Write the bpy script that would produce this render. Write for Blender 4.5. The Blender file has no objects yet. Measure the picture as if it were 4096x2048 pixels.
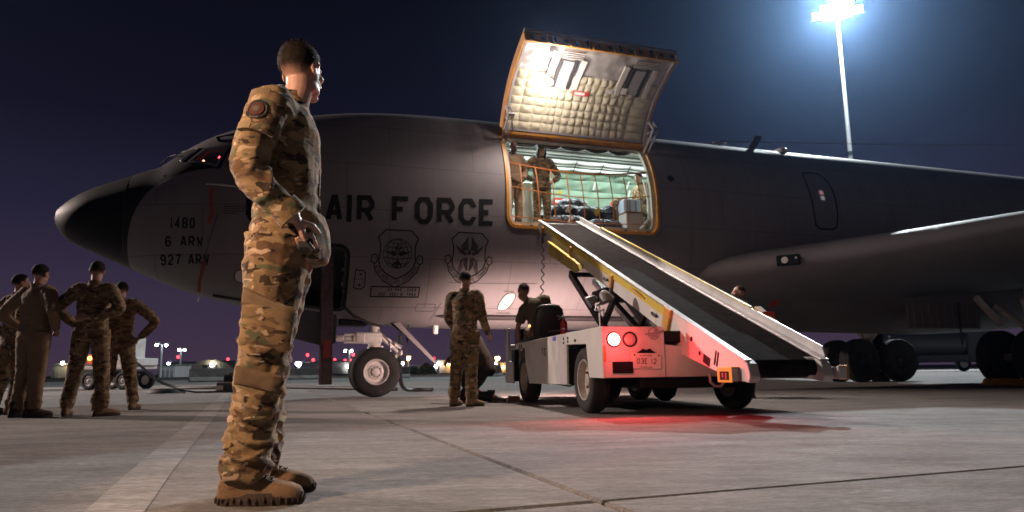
import bpy, bmesh, math, random
from mathutils import Vector, Matrix, noise
from mathutils.geometry import delaunay_2d_cdt
random.seed(11)
sc = bpy.context.scene
COL = sc.collection
R = math.radians
V = Vector

# ------------------------------------------------------------------ camera
cam_d = bpy.data.cameras.new('camera'); cam = bpy.data.objects.new('camera', cam_d); COL.objects.link(cam)
cam_d.sensor_width = 36; cam_d.lens = 24.609; cam_d.clip_start = 0.05; cam_d.clip_end = 3000
cam.matrix_world = Matrix.Translation((0, 0, 0.48)) @ Matrix.Rotation(math.pi/2 + R(9.2399), 4, 'X') @ Matrix.Rotation(R(-0.75), 4, 'Z')
sc.camera = cam
cam_d.dof.use_dof = True; cam_d.dof.focus_distance = 3.6; cam_d.dof.aperture_fstop = 5.0

# ------------------------------------------------------------------ sky and exposure
w = bpy.data.worlds.new('World'); sc.world = w; w.use_nodes = True
nt = w.node_tree; nt.nodes.clear()
out = nt.nodes.new('ShaderNodeOutputWorld'); bg = nt.nodes.new('ShaderNodeBackground')
geo = nt.nodes.new('ShaderNodeNewGeometry'); sep = nt.nodes.new('ShaderNodeSeparateXYZ')
rmp = nt.nodes.new('ShaderNodeValToRGB')
tcw = nt.nodes.new('ShaderNodeTexCoord')
nt.links.new(tcw.outputs['Generated'], sep.inputs[0]); nt.links.new(sep.outputs[2], rmp.inputs[0])
els = rmp.color_ramp.elements
els[0].position = 0.0; els[0].color = (0.056, 0.034, 0.060, 1)
els[1].position = 1.0; els[1].color = (0.0012, 0.0016, 0.0050, 1)
for p, c in ((0.10, (0.040, 0.027, 0.054, 1)), (0.20, (0.018, 0.0150, 0.036, 1)), (0.32, (0.0060, 0.0056, 0.0145, 1)), (0.5, (0.0022, 0.0024, 0.0066, 1))):
    e = els.new(p); e.color = c
sky_t = nt.nodes.new('ShaderNodeTexSky'); sky_t.sky_type = 'NISHITA'; sky_t.sun_disc = False
sky_t.sun_elevation = R(-6); sky_t.sun_rotation = R(200)
mixw = nt.nodes.new('ShaderNodeMix'); mixw.data_type = 'RGBA'; mixw.blend_type = 'ADD'; mixw.inputs[0].default_value = 0.06
nt.links.new(rmp.outputs[0], mixw.inputs[6]); nt.links.new(sky_t.outputs[0], mixw.inputs[7])
nt.links.new(mixw.outputs[2], bg.inputs[0]); bg.inputs[1].default_value = 1.0
nt.links.new(bg.outputs[0], out.inputs[0])
sc.view_settings.view_transform = 'Standard'; sc.view_settings.look = 'None'
sc.view_settings.exposure = 0.0; sc.view_settings.gamma = 1.0
sc.render.engine = 'CYCLES'
sc.cycles.use_denoising = True; sc.cycles.use_adaptive_sampling = True; sc.cycles.adaptive_threshold = .02
sc.cycles.max_bounces = 4; sc.cycles.diffuse_bounces = 3; sc.cycles.glossy_bounces = 2; sc.cycles.transmission_bounces = 2
sc.cycles.volume_bounces = 0; sc.cycles.transparent_max_bounces = 8
sc.cycles.sample_clamp_indirect = 4.0; sc.cycles.caustics_reflective = False; sc.cycles.caustics_refractive = False
sc.cycles.blur_glossy = 0.5

# ------------------------------------------------------------------ helpers
def tag(o, label=None, cat=None, group=None, kind=None):
    if label: o['label'] = label
    if cat: o['category'] = cat
    if group: o['group'] = group
    if kind: o['kind'] = kind
    return o
def empty(name, loc=(0, 0, 0), rz=0.0, M=None, parent=None):
    o = bpy.data.objects.new(name, None); COL.objects.link(o); o.empty_display_size = .1
    if parent: o.parent = parent
    if M is not None: o.matrix_local = M
    else: o.location = loc; o.rotation_euler = (0, 0, rz)
    return o
def children(o): return [c for c in bpy.data.objects if c.parent is o]
def copy_tree(o, parent=None):
    c = o.copy(); COL.objects.link(c); c.parent = parent
    for ch in [x for x in bpy.data.objects if x.parent is o and x is not c]: copy_tree(ch, c)
    return c
def basis(axis, up=None):
    z = V(axis).normalized(); u = V(up) if up is not None else (V((0, 0, 1)) if abs(z.z) < .95 else V((0, 1, 0)))
    x = u.cross(z)
    if x.length < 1e-6: x = V((1, 0, 0)).cross(z)
    x.normalize(); y = z.cross(x)
    return x, y, z
def pchip(xs, ys):
    n = len(xs); h = [xs[i+1]-xs[i] for i in range(n-1)]; d = [(ys[i+1]-ys[i])/h[i] for i in range(n-1)]
    m = [d[0]]
    for i in range(1, n-1):
        if d[i-1]*d[i] <= 0: m.append(0.0)
        else:
            w1 = 2*h[i]+h[i-1]; w2 = h[i]+2*h[i-1]; m.append((w1+w2)/(w1/d[i-1]+w2/d[i]))
    m.append(d[-1])
    def f(x):
        if x <= xs[0]: return ys[0]
        if x >= xs[-1]: return ys[-1]
        lo, hi = 0, n-1
        while hi-lo > 1:
            k = (lo+hi)//2
            if xs[k] <= x: lo = k
            else: hi = k
        t = (x-xs[lo])/h[lo]; t2 = t*t; t3 = t2*t
        return ((2*t3-3*t2+1)*ys[lo]+(t3-2*t2+t)*h[lo]*m[lo]+(-2*t3+3*t2)*ys[lo+1]+(t3-t2)*h[lo]*m[lo+1])
    return f

class MB:
    """collects faces, then links them as one mesh object"""
    def __init__(s): s.v = []; s.f = []
    def add(s, vs, fs):
        n = len(s.v); s.v += [V(p) for p in vs]; s.f += [tuple(i+n for i in f) for f in fs]; return s
    def box(s, c, d, M=None):
        c = V(c); hx, hy, hz = d[0]/2, d[1]/2, d[2]/2
        vs = [c+V((sx*hx, sy*hy, sz*hz)) for sx in (-1, 1) for sy in (-1, 1) for sz in (-1, 1)]
        if M is not None: vs = [M @ p for p in vs]
        return s.add(vs, [(0, 1, 3, 2), (4, 6, 7, 5), (0, 4, 5, 1), (2, 3, 7, 6), (0, 2, 6, 4), (1, 5, 7, 3)])
    def beam(s, p0, p1, w, h, up=(0, 0, 1)):
        p0 = V(p0); p1 = V(p1); x, y, z = basis(p1-p0, up)
        vs = [p+x*(a*w/2)+y*(b*h/2) for p in (p0, p1) for a, b in ((-1, -1), (1, -1), (1, 1), (-1, 1))]
        return s.add(vs, [(0, 3, 2, 1), (4, 5, 6, 7), (0, 1, 5, 4), (1, 2, 6, 5), (2, 3, 7, 6), (3, 0, 4, 7)])
    def tube(s, pts, r, seg=8, caps=True, up=None, closed=False):
        """r: number, list of numbers or list of (rx, ry)"""
        pts = [V(p) for p in pts]; n = len(pts)
        rr = r if isinstance(r, (list, tuple)) else [r]*n
        rr = [q if isinstance(q, (list, tuple)) else (q, q) for q in rr]
        px = None; rings = []
        for i, p in enumerate(pts):
            if closed: t = pts[(i+1) % n]-pts[i-1]
            else: t = pts[min(i+1, n-1)]-pts[max(i-1, 0)]
            if t.length < 1e-9: t = V((0, 0, 1))
            t.normalize()
            if px is None: x, y, _ = basis(t, up)
            else:
                x = px-t*px.dot(t)
                if x.length < 1e-6: x, y, _ = basis(t, up)
                x.normalize(); y = t.cross(x)
            px = x
            rings.append([p+x*(rr[i][0]*math.cos(2*math.pi*k/seg))+y*(rr[i][1]*math.sin(2*math.pi*k/seg)) for k in range(seg)])
        vs = [q for ring in rings for q in ring]; fs = []
        m = n if closed else n-1
        for i in range(m):
            j = (i+1) % n
            for k in range(seg):
                k2 = (k+1) % seg; fs.append((i*seg+k, i*seg+k2, j*seg+k2, j*seg+k))
        if caps and not closed:
            fs.append(tuple(range(seg-1, -1, -1))); fs.append(tuple((n-1)*seg+k for k in range(seg)))
        return s.add(vs, fs)
    def loft(s, rings, caps=True):
        seg = len(rings[0]); vs = [q for r_ in rings for q in r_]; fs = []
        for i in range(len(rings)-1):
            for k in range(seg):
                k2 = (k+1) % seg; fs.append((i*seg+k, i*seg+k2, (i+1)*seg+k2, (i+1)*seg+k))
        if caps: fs.append(tuple(range(seg-1, -1, -1))); fs.append(tuple((len(rings)-1)*seg+k for k in range(seg)))
        return s.add(vs, fs)
    def lathe(s, prof, c, axis, seg=24, up=None, caps=True):
        """prof: (radius, offset along axis)"""
        x, y, z = basis(axis, up); c = V(c); vs = []; fs = []
        for r_, h_ in prof:
            for k in range(seg):
                a = 2*math.pi*k/seg; vs.append(c+z*h_+x*(r_*math.cos(a))+y*(r_*math.sin(a)))
        for i in range(len(prof)-1):
            for k in range(seg):
                k2 = (k+1) % seg; fs.append((i*seg+k, i*seg+k2, (i+1)*seg+k2, (i+1)*seg+k))
        if caps and prof[0][0] > 1e-6: fs.append(tuple(range(seg-1, -1, -1)))
        if caps and prof[-1][0] > 1e-6: fs.append(tuple((len(prof)-1)*seg+k for k in range(seg)))
        return s.add(vs, fs)
    def ell(s, c, r, seg=14, rings=9, M=None):
        c = V(c); vs = []; fs = []
        for i in range(rings+1):
            th = math.pi*i/rings
            for k in range(seg):
                a = 2*math.pi*k/seg
                p = V((r[0]*math.sin(th)*math.cos(a), r[1]*math.sin(th)*math.sin(a), r[2]*math.cos(th)))
                if M is not None: p = M @ p
                vs.append(c+p)
        for i in range(rings):
            for k in range(seg):
                k2 = (k+1) % seg; fs.append((i*seg+k, (i+1)*seg+k, (i+1)*seg+k2, i*seg+k2))
        return s.add(vs, fs)
    def prism(s, poly, f, d0, d1):
        """poly in 2D, f(x, y, d) -> point; extruded from d0 to d1"""
        n = len(poly)
        vs = [f(x, y, d0) for x, y in poly]+[f(x, y, d1) for x, y in poly]
        fs = [tuple(range(n-1, -1, -1)), tuple(range(n, 2*n))]+[(i, (i+1) % n, n+(i+1) % n, n+i) for i in range(n)]
        return s.add(vs, fs)
    def xf(s, M): s.v = [M @ p for p in s.v]; return s
    def mesh(s, name, smooth=False, bevel=0.0, weld=True, seg=1, ang=40):
        me = bpy.data.meshes.new(name); me.from_pydata([tuple(p) for p in s.v], [], s.f)
        bm = bmesh.new(); bm.from_mesh(me)
        if weld: bmesh.ops.remove_doubles(bm, verts=bm.verts, dist=1e-5)
        bmesh.ops.dissolve_degenerate(bm, dist=1e-6, edges=bm.edges)
        bmesh.ops.recalc_face_normals(bm, faces=bm.faces)
        if bevel:
            es = [e for e in bm.edges if len(e.link_faces) == 2 and e.calc_face_angle(0) > R(30)]
            bmesh.ops.bevel(bm, geom=es, offset=bevel, segments=seg, affect='EDGES', clamp_overlap=True)
        if smooth:
            for fc in bm.faces: fc.smooth = True
            for e in bm.edges:
                if len(e.link_faces) == 2 and e.calc_face_angle(0) > R(ang): e.smooth = False
        bm.to_mesh(me); bm.free(); return me
    def build(s, name, mat, parent=None, smooth=False, bevel=0.0, weld=True, seg=1, ang=40):
        me = s.mesh(name, smooth, bevel, weld, seg, ang)
        if mat: me.materials.append(mat)
        o = bpy.data.objects.new(name, me); COL.objects.link(o)
        if parent: o.parent = parent
        return o
def link(name, me, mat, parent=None):
    o = bpy.data.objects.new(name, me); COL.objects.link(o)
    if mat and not me.materials: me.materials.append(mat)
    if parent: o.parent = parent
    return o
def remesh(mb, vox, it=4, fac=.5):
    """union of closed shells as one continuous surface; returns a mesh"""
    me = bpy.data.meshes.new('t'); me.from_pydata([tuple(p) for p in mb.v], [], mb.f)
    bm = bmesh.new(); bm.from_mesh(me); bmesh.ops.remove_doubles(bm, verts=bm.verts, dist=1e-6)
    bmesh.ops.recalc_face_normals(bm, faces=bm.faces); bm.to_mesh(me); bm.free()
    o = bpy.data.objects.new('t', me); COL.objects.link(o)
    m = o.modifiers.new('r', 'REMESH'); m.mode = 'VOXEL'; m.voxel_size = vox; m.use_smooth_shade = True
    if it:
        k = o.modifiers.new('s', 'SMOOTH'); k.iterations = it; k.factor = fac
    dg = bpy.context.evaluated_depsgraph_get()
    res = bpy.data.meshes.new_from_object(o.evaluated_get(dg))
    bpy.data.objects.remove(o); bpy.data.meshes.remove(me)
    for p in res.polygons: p.use_smooth = True
    return res

# ------------------------------------------------------------------ materials
def node(nt, typ, **kw):
    n = nt.nodes.new(typ)
    for k, v in kw.items(): setattr(n, k, v)
    return n
def mat(name, col, rough=.6, metal=0.0, var=.12, scale=6.0, bump=0.0, bscale=40.0, dirt=0.0, dirtcol=(.03, .025, .02), spec=.5, coat=0.0):
    m = bpy.data.materials.new(name); m.use_nodes = True; t = m.node_tree; b = t.nodes['Principled BSDF']
    tc = node(t, 'ShaderNodeTexCoord'); nz = node(t, 'ShaderNodeTexNoise'); nz.inputs['Scale'].default_value = scale; nz.inputs['Detail'].default_value = 6
    t.links.new(tc.outputs['Object'], nz.inputs['Vector'])
    r = node(t, 'ShaderNodeValToRGB'); c = V(col[:3])
    r.color_ramp.elements[0].position = .3; r.color_ramp.elements[1].position = .7
    r.color_ramp.elements[0].color = (*(c*(1-var)), 1); r.color_ramp.elements[1].color = (*(c*(1+var)), 1)
    t.links.new(nz.outputs[0], r.inputs[0]); last = r.outputs[0]
    if dirt:
        n2 = node(t, 'ShaderNodeTexNoise'); n2.inputs['Scale'].default_value = scale*.6; n2.inputs['Detail'].default_value = 9; n2.inputs['Roughness'].default_value = .7
        t.links.new(tc.outputs['Object'], n2.inputs['Vector'])
        r2 = node(t, 'ShaderNodeValToRGB'); r2.color_ramp.elements[0].position = .52; r2.color_ramp.elements[1].position = .72
        r2.color_ramp.elements[0].color = (0, 0, 0, 1); r2.color_ramp.elements[1].color = (dirt,)*3+(1,)
        t.links.new(n2.outputs[0], r2.inputs[0])
        mx = node(t, 'ShaderNodeMix', data_type='RGBA'); t.links.new(r2.outputs[0], mx.inputs[0]); t.links.new(last, mx.inputs[6]); mx.inputs[7].default_value = (*dirtcol, 1)
        last = mx.outputs[2]
    t.links.new(last, b.inputs['Base Color'])
    b.inputs['Roughness'].default_value = rough; b.inputs['Metallic'].default_value = metal; b.inputs['Specular IOR Level'].default_value = spec
    if coat: b.inputs['Coat Weight'].default_value = coat; b.inputs['Coat Roughness'].default_value = .15
    if bump:
        n3 = node(t, 'ShaderNodeTexNoise'); n3.inputs['Scale'].default_value = bscale; n3.inputs['Detail'].default_value = 4
        t.links.new(tc.outputs['Object'], n3.inputs['Vector'])
        bp = node(t, 'ShaderNodeBump'); bp.inputs['Strength'].default_value = bump; bp.inputs['Distance'].default_value = .01
        t.links.new(n3.outputs[0], bp.inputs['Height']); t.links.new(bp.outputs[0], b.inputs['Normal'])
    return m
def emit(name, col, s):
    m = bpy.data.materials.new(name); m.use_nodes = True; t = m.node_tree; b = t.nodes['Principled BSDF']
    b.inputs['Base Color'].default_value = (.8, .8, .8, 1); b.inputs['Emission Color'].default_value = (*col, 1); b.inputs['Emission Strength'].default_value = s
    return m
def glass(name, col=(.02, .025, .03), rough=.05, alpha=1.0):
    m = bpy.data.materials.new(name); m.use_nodes = True; b = m.node_tree.nodes['Principled BSDF']
    b.inputs['Base Color'].default_value = (*col, 1); b.inputs['Roughness'].default_value = rough; b.inputs['Alpha'].default_value = alpha
    return m
def camo(name, sc_=1.0, dark=1.0):
    """woodland/arid multi-colour camouflage cloth: layered soft-edged blots"""
    m = bpy.data.materials.new(name); m.use_nodes = True; t = m.node_tree; b = t.nodes['Principled BSDF']
    tc = node(t, 'ShaderNodeTexCoord'); mp = node(t, 'ShaderNodeMapping'); t.links.new(tc.outputs['Object'], mp.inputs[0])
    mp.inputs['Scale'].default_value = (1, 1, 1.9)
    def nz(scale, off, det=2.0, rg=.5):
        m2 = node(t, 'ShaderNodeMapping'); m2.inputs['Location'].default_value = off; t.links.new(mp.outputs[0], m2.inputs[0])
        n = node(t, 'ShaderNodeTexNoise'); n.inputs['Scale'].default_value = scale*sc_; n.inputs['Detail'].default_value = det; n.inputs['Roughness'].default_value = rg
        n.inputs['Distortion'].default_value = .5
        t.links.new(m2.outputs[0], n.inputs['Vector']); return n.outputs[0]
    def thr(src, a, w_):
        r = node(t, 'ShaderNodeMapRange'); r.inputs[1].default_value = a; r.inputs[2].default_value = a+w_; t.links.new(src, r.inputs[0]); return r.outputs[0]
    def mix(f, a, bcol):
        x = node(t, 'ShaderNodeMix', data_type='RGBA'); t.links.new(f, x.inputs[0])
        if isinstance(a, tuple): x.inputs[6].default_value = (*a, 1)
        else: t.links.new(a, x.inputs[6])
        x.inputs[7].default_value = (*bcol, 1); return x.outputs[2]
    k = dark*1.22
    c = mix(thr(nz(6, (3, 1, 7)), .44, .12), (.245*k, .168*k, .088*k), (.165*k, .108*k, .056*k))        # tan fading into brown tan
    c = mix(thr(nz(5.6, (11, 5, 2), 2), .555, .06), c, (.094*k, .092*k, .050*k))                         # soft green
    c = mix(thr(nz(8, (5, 17, 9), 2.5), .56, .015), c, (.105*k, .062*k, .034*k))                          # brown
    c = mix(thr(nz(10, (23, 3, 4), 2.5), .605, .012), c, (.040*k, .027*k, .019*k))                         # dark brown blots
    c = mix(thr(nz(12, (2, 29, 31), 2.5), .625, .012), c, (.35*k, .26*k, .175*k))                           # pale blots
    t.links.new(c, b.inputs['Base Color']); b.inputs['Roughness'].default_value = .9; b.inputs['Specular IOR Level'].default_value = .15
    b.inputs['Sheen Weight'].default_value = .15
    w1 = node(t, 'ShaderNodeTexNoise'); w1.inputs['Scale'].default_value = 260; t.links.new(tc.outputs['Object'], w1.inputs['Vector'])
    w2 = node(t, 'ShaderNodeTexNoise'); w2.inputs['Scale'].default_value = 22; w2.inputs['Detail'].default_value = 4; t.links.new(tc.outputs['Object'], w2.inputs['Vector'])
    b1 = node(t, 'ShaderNodeBump'); b1.inputs['Strength'].default_value = .35; b1.inputs['Distance'].default_value = .012; t.links.new(w2.outputs[0], b1.inputs['Height'])
    b2 = node(t, 'ShaderNodeBump'); b2.inputs['Strength'].default_value = .2; b2.inputs['Distance'].default_value = .002; t.links.new(w1.outputs[0], b2.inputs['Height'])
    t.links.new(b1.outputs[0], b2.inputs['Normal']); t.links.new(b2.outputs[0], b.inputs['Normal'])
    return m
M_ = {}
def mats():
    d = M_
    d['grey_paint'] = mat('grey_paint', (.180, .168, .174), .58, var=.07, scale=1.1, bump=.05, bscale=3, dirt=.35, dirtcol=(.135, .125, .125), spec=.25)
    d['black_paint'] = mat('black_paint', (.007, .007, .008), .55, var=.2, spec=.15)
    d['mark'] = mat('marking_paint', (.012, .011, .012), .7, var=.2, scale=14, spec=.12)
    d['mark_thin'] = mat('marking_paint_thin', (.040, .036, .038), .7, var=.15, scale=14, spec=.15)
    d['white_gear'] = mat('white_gear_paint', (.62, .60, .58), .45, var=.10, dirt=.5, dirtcol=(.22, .18, .14))
    d['white_paint'] = mat('white_paint', (.60, .58, .56), .5, var=.08, scale=3, dirt=.45, dirtcol=(.26, .23, .20))
    d['rubber'] = mat('tyre_rubber', (.015, .0145, .0145), .85, var=.25, bump=.3, bscale=60, dirt=.5, dirtcol=(.06, .055, .05))
    d['orange'] = mat('orange_frame_paint', (.55, .24, .025), .5, var=.15, dirt=.5, dirtcol=(.10, .05, .02))
    d['yellow'] = mat('yellow_paint', (.58, .43, .035), .5, var=.12, dirt=.5, dirtcol=(.16, .12, .03))
    d['steel'] = mat('bare_steel', (.42, .42, .43), .38, .9, var=.15, scale=12)
    d['dark_steel'] = mat('dark_steel', (.045, .043, .045), .55, .3, var=.2)
    d['black_rubber'] = mat('black_rubber_hose', (.018, .018, .018), .6, var=.2)
    d['glass'] = glass('dark_glass')
    d['belt'] = mat('conveyor_belt', (.017, .014, .013), 1.0, var=.35, scale=9, bump=.5, bscale=160, dirt=.6, dirtcol=(.034, .028, .024), spec=.04)
    d['red'] = mat('red_paint', (.42, .03, .025), .45, var=.15)
    d['red_cloth'] = mat('red_streamer', (.26, .045, .028), .85, var=.2, bump=.4, bscale=30)
    d['black_cloth'] = mat('black_cloth', (.020, .020, .022), .9, var=.25, bump=.4, bscale=30)
    d['rim_beige'] = mat('rim_beige', (.36, .32, .28), .55, var=.15, scale=10, dirt=.7, dirtcol=(.12, .10, .085))
mats()
# ================================================================== tanker aircraft
PSI = R(18.6)
AIR_M = Matrix.Translation((-2.737, 13.908, 0)) @ Matrix.Rotation(PSI, 4, 'Z')
air = empty('tanker_aircraft', M=AIR_M)
tag(air, 'large grey military tanker jet with black nose and open cargo door, parked on the ramp', 'aircraft')
ST = [(-5.64, 3.25, 3.25, 0.0), (-5.61, 3.37, 3.12, .13), (-5.54, 3.45, 3.00, .25), (-5.40, 3.575, 2.845, .41), (-5.10, 3.77, 2.69, .64), (-4.80, 3.905, 2.555, .80),
      (-4.45, 4.045, 2.40, .97), (-4.20, 4.155, 2.29, 1.07), (-3.93, 4.27, 2.17, 1.18), (-3.70, 4.475, 2.08, 1.26), (-3.41, 4.70, 1.97, 1.36), (-3.05, 4.925, 1.87, 1.46),
      (-2.68, 5.09, 1.78, 1.55), (-2.0, 5.32, 1.66, 1.68), (-1.38, 5.475, 1.56, 1.76), (-.6, 5.61, 1.46, 1.81), (.2, 5.69, 1.385, 1.83), (1.2, 5.73, 1.34, 1.83), (2.2, 5.74, 1.33, 1.83),
      (14., 5.74, 1.33, 1.83), (17, 5.74, 1.40, 1.80), (20, 5.72, 1.75, 1.62), (24, 5.6, 2.7, 1.2), (28, 5.3, 3.9, .6), (30, 4.9, 4.6, .12)]
fzt = pchip([q[0] for q in ST], [q[1] for q in ST]); fzb = pchip([q[0] for q in ST], [q[2] for q in ST]); fw = pchip([q[0] for q in ST], [q[3] for q in ST])
NE = 2.35
def sec(s):
    zt, zb, w_ = fzt(s), fzb(s), fw(s); k = min(max((s+5.64)/5.0, 0), 1)
    return zt, zb, zb+(zt-zb)*(.5+.05*k), w_
def surf(s, ph, side=-1, inset=0.0):
    zt, zb, zm, w_ = sec(s); c = math.cos(ph); sn = abs(math.sin(ph)); w_ = max(w_-inset, 0); zt -= inset; zb += inset
    if c >= 0: return V((s, side*w_*sn, zm+(zt-zm)*c))
    return V((s, side*w_*sn**(2/NE), zm-(zm-zb)*abs(c)**(2/NE)))
def phi_of(s, z):
    zt, zb, zm, w_ = sec(s)
    if z >= zm: return math.acos(min(1, max(-1, (z-zm)/max(zt-zm, 1e-6))))
    return math.pi-math.acos(min(1, ((zm-z)/max(zm-zb, 1e-6))**(NE/2)))
def surfn(s, ph, side=-1):
    e = .01; a = surf(s+e, ph, side)-surf(s-e, ph, side); b = surf(s, ph+e, side)-surf(s, ph-e, side)
    n = a.cross(b); n.normalize()
    p = surf(s, ph, side); zm = sec(s)[2]
    if n.dot(V((0, p.y, p.z-zm))) < 0: n.negate()
    return n
def sz(s, z, off=.004, side=-1):
    ph = phi_of(s, z); return surf(s, ph, side)+surfn(s, ph, side)*off
def rrect(x0, x1, y0, y1, r, n=6, rt=None):
    """rounded rectangle loop, counterclockwise; r bottom corners, rt top corners"""
    rt = r if rt is None else rt; pts = []
    for cx, cy, a0, q in ((x1-r, y0+r, -90, r), (x1-rt, y1-rt, 0, rt), (x0+rt, y1-rt, 90, rt), (x0+r, y0+r, 180, r)):
        for k in range(n+1):
            a = R(a0+90*k/n); pts.append((cx+q*math.cos(a), cy+q*math.sin(a)))
    return pts
def inpoly(x, y, P):
    c = False; n = len(P); j = n-1
    for i in range(n):
        if (P[i][1] > y) != (P[j][1] > y) and x < (P[j][0]-P[i][0])*(y-P[i][1])/(P[j][1]-P[i][1])+P[i][0]: c = not c
        j = i
    return c
RA = 1.9     # metres per radian used to lay the skin out flat
def flat(s, z): return (s, phi_of(s, z)*RA)
def densify(P, d):
    o = []
    for i in range(len(P)):
        a, b = V(P[i]), V(P[(i+1) % len(P)]); n = max(1, int((b-a).length/d))
        o += [tuple(a.lerp(b, k/n)) for k in range(n)]
    return o
DOOR_Z0, DOOR_Z1, DOOR_S0, DOOR_S1 = 3.15, 5.16, 2.20, 5.42
ph_b, ph_t = phi_of(3.8, DOOR_Z0), phi_of(3.8, DOOR_Z1)
door_loop = densify(rrect(DOOR_S0, DOOR_S1, ph_t*RA, ph_b*RA, .04, rt=.17), .12)
hat_b, hat_t = phi_of(-1.0, 1.635), phi_of(-1.0, 2.67)
hatch_loop = densify(rrect(-1.62, -.69, hat_t*RA, hat_b*RA, .16), .1)
side_win = [flat(*q) for q in ((-3.42, 4.12), (-3.16, 4.42), (-2.76, 4.44), (-2.93, 4.00))]
side_win2 = [flat(*q) for q in ((-2.66, 4.42), (-2.83, 4.00), (-2.42, 3.99), (-2.30, 4.42))]
holes = [door_loop, hatch_loop, densify(side_win, .1), densify(side_win2, .1)]
def near(x, y, P, d):
    return any((x-a)**2+(y-b)**2 < d*d for a, b in P)
S_R = -4.38
ss = []; x = S_R
while x < 30: ss.append(x); x += .11 if x < 6.5 else .5
ss.append(30.0)
NP = 44
pts, edges = [], []
for s_ in ss:
    for j in range(NP+1):
        y = math.pi*RA*j/NP
        if s_ < 7 and any(inpoly(s_, y, H) or near(s_, y, H, .05) for H in holes): continue
        pts.append(V((s_, y)))
for H in holes:
    n0 = len(pts); pts += [V(q) for q in H]; edges += [(n0+i, n0+(i+1) % len(H)) for i in range(len(H))]
vo, eo, fo, *_ = delaunay_2d_cdt(pts, edges, [], 0, 1e-5)
fb = MB()
keep = []
for f in fo:
    cx = sum(vo[i].x for i in f)/len(f); cy = sum(vo[i].y for i in f)/len(f)
    if any(inpoly(cx, cy, H) for H in holes): continue
    keep.append(tuple(f))
fb.add([surf(p.x, p.y/RA) for p in vo], keep)
n = len(ss)
fb.add([surf(s_, math.pi*j/NP, 1) for s_ in ss for j in range(NP+1)],
       [(i*(NP+1)+j, (i+1)*(NP+1)+j, (i+1)*(NP+1)+j+1, i*(NP+1)+j+1) for i in range(n-1) for j in range(NP)])
# skin material: grey with the black anti-glare panel ahead of the windscreen, panel seams, streaks
gm = M_['grey_paint'].copy(); gm.name = 'fuselage_paint'; t = gm.node_tree; b = t.nodes['Principled BSDF']
tc = node(t, 'ShaderNodeTexCoord'); sp = node(t, 'ShaderNodeSeparateXYZ'); t.links.new(tc.outputs['Object'], sp.inputs[0])
fc = node(t, 'ShaderNodeFloatCurve'); mr = node(t, 'ShaderNodeMapRange'); mr.inputs[1].default_value = -4.5; mr.inputs[2].default_value = -2.5
t.links.new(sp.outputs[0], mr.inputs[0]); t.links.new(mr.outputs[0], fc.inputs[1])
cu = fc.mapping.curves[0]
ag = [(-4.36, 2.33), (-4.30, 2.75), (-4.26, 3.0), (-4.20, 3.2), (-4.11, 3.40), (-3.90, 3.68), (-3.49, 3.88), (-3.02, 3.97), (-2.86, 3.985), (-2.5, 4.9)]
zlo, zhi = 2.2, 5.2
cu.points[0].location = (0, 0); cu.points[1].location = (1, (4.9-zlo)/(zhi-zlo))
for s_, z_ in ag: cu.points.new((s_+4.5)/2, (z_-zlo)/(zhi-zlo))
fc.mapping.update()
mz = node(t, 'ShaderNodeMapRange'); mz.inputs[1].default_value = zlo; mz.inputs[2].default_value = zhi; t.links.new(sp.outputs[2], mz.inputs[0])
gt = node(t, 'ShaderNodeMath', operation='SUBTRACT'); t.links.new(mz.outputs[0], gt.inputs[0]); t.links.new(fc.outputs[0], gt.inputs[1])
st = node(t, 'ShaderNodeMapRange'); st.inputs[1].default_value = -.003; st.inputs[2].default_value = .003; t.links.new(gt.outputs[0], st.inputs[0])
lt = node(t, 'ShaderNodeMath', operation='LESS_THAN'); lt.inputs[1].default_value = -2.62; t.links.new(sp.outputs[0], lt.inputs[0])
z2 = node(t, 'ShaderNodeMath', operation='LESS_THAN'); z2.inputs[1].default_value = 4.45; t.links.new(sp.outputs[2], z2.inputs[0])
mu = node(t, 'ShaderNodeMath', operation='MULTIPLY'); t.links.new(st.outputs[0], mu.inputs[0]); t.links.new(lt.outputs[0], mu.inputs[1])
mu2 = node(t, 'ShaderNodeMath', operation='MULTIPLY'); t.links.new(mu.outputs[0], mu2.inputs[0]); t.links.new(z2.outputs[0], mu2.inputs[1])
src = b.inputs['Base Color'].links[0].from_socket
mxn = node(t, 'ShaderNodeMix', data_type='RGBA'); t.links.new(mu2.outputs[0], mxn.inputs[0]); t.links.new(src, mxn.inputs[6]); mxn.inputs[7].default_value = (.010, .010, .011, 1)
# rain streaks: noise stretched down the side
mp = node(t, 'ShaderNodeMapping'); mp.inputs['Scale'].default_value = (3.2, .3, .35); t.links.new(tc.outputs['Object'], mp.inputs[0])
n4 = node(t, 'ShaderNodeTexNoise'); n4.inputs['Scale'].default_value = 2.2; n4.inputs['Detail'].default_value = 8; t.links.new(mp.outputs[0], n4.inputs['Vector'])
r4 = node(t, 'ShaderNodeMapRange'); r4.inputs[1].default_value = .35; r4.inputs[2].default_value = .75; r4.inputs[3].default_value = .95; r4.inputs[4].default_value = 1.05; t.links.new(n4.outputs[0], r4.inputs[0])
mm = node(t, 'ShaderNodeMix', data_type='RGBA', blend_type='MULTIPLY'); mm.inputs[0].default_value = 1; t.links.new(mxn.outputs[2], mm.inputs[6]); t.links.new(r4.outputs[0], mm.inputs[7])
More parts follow.
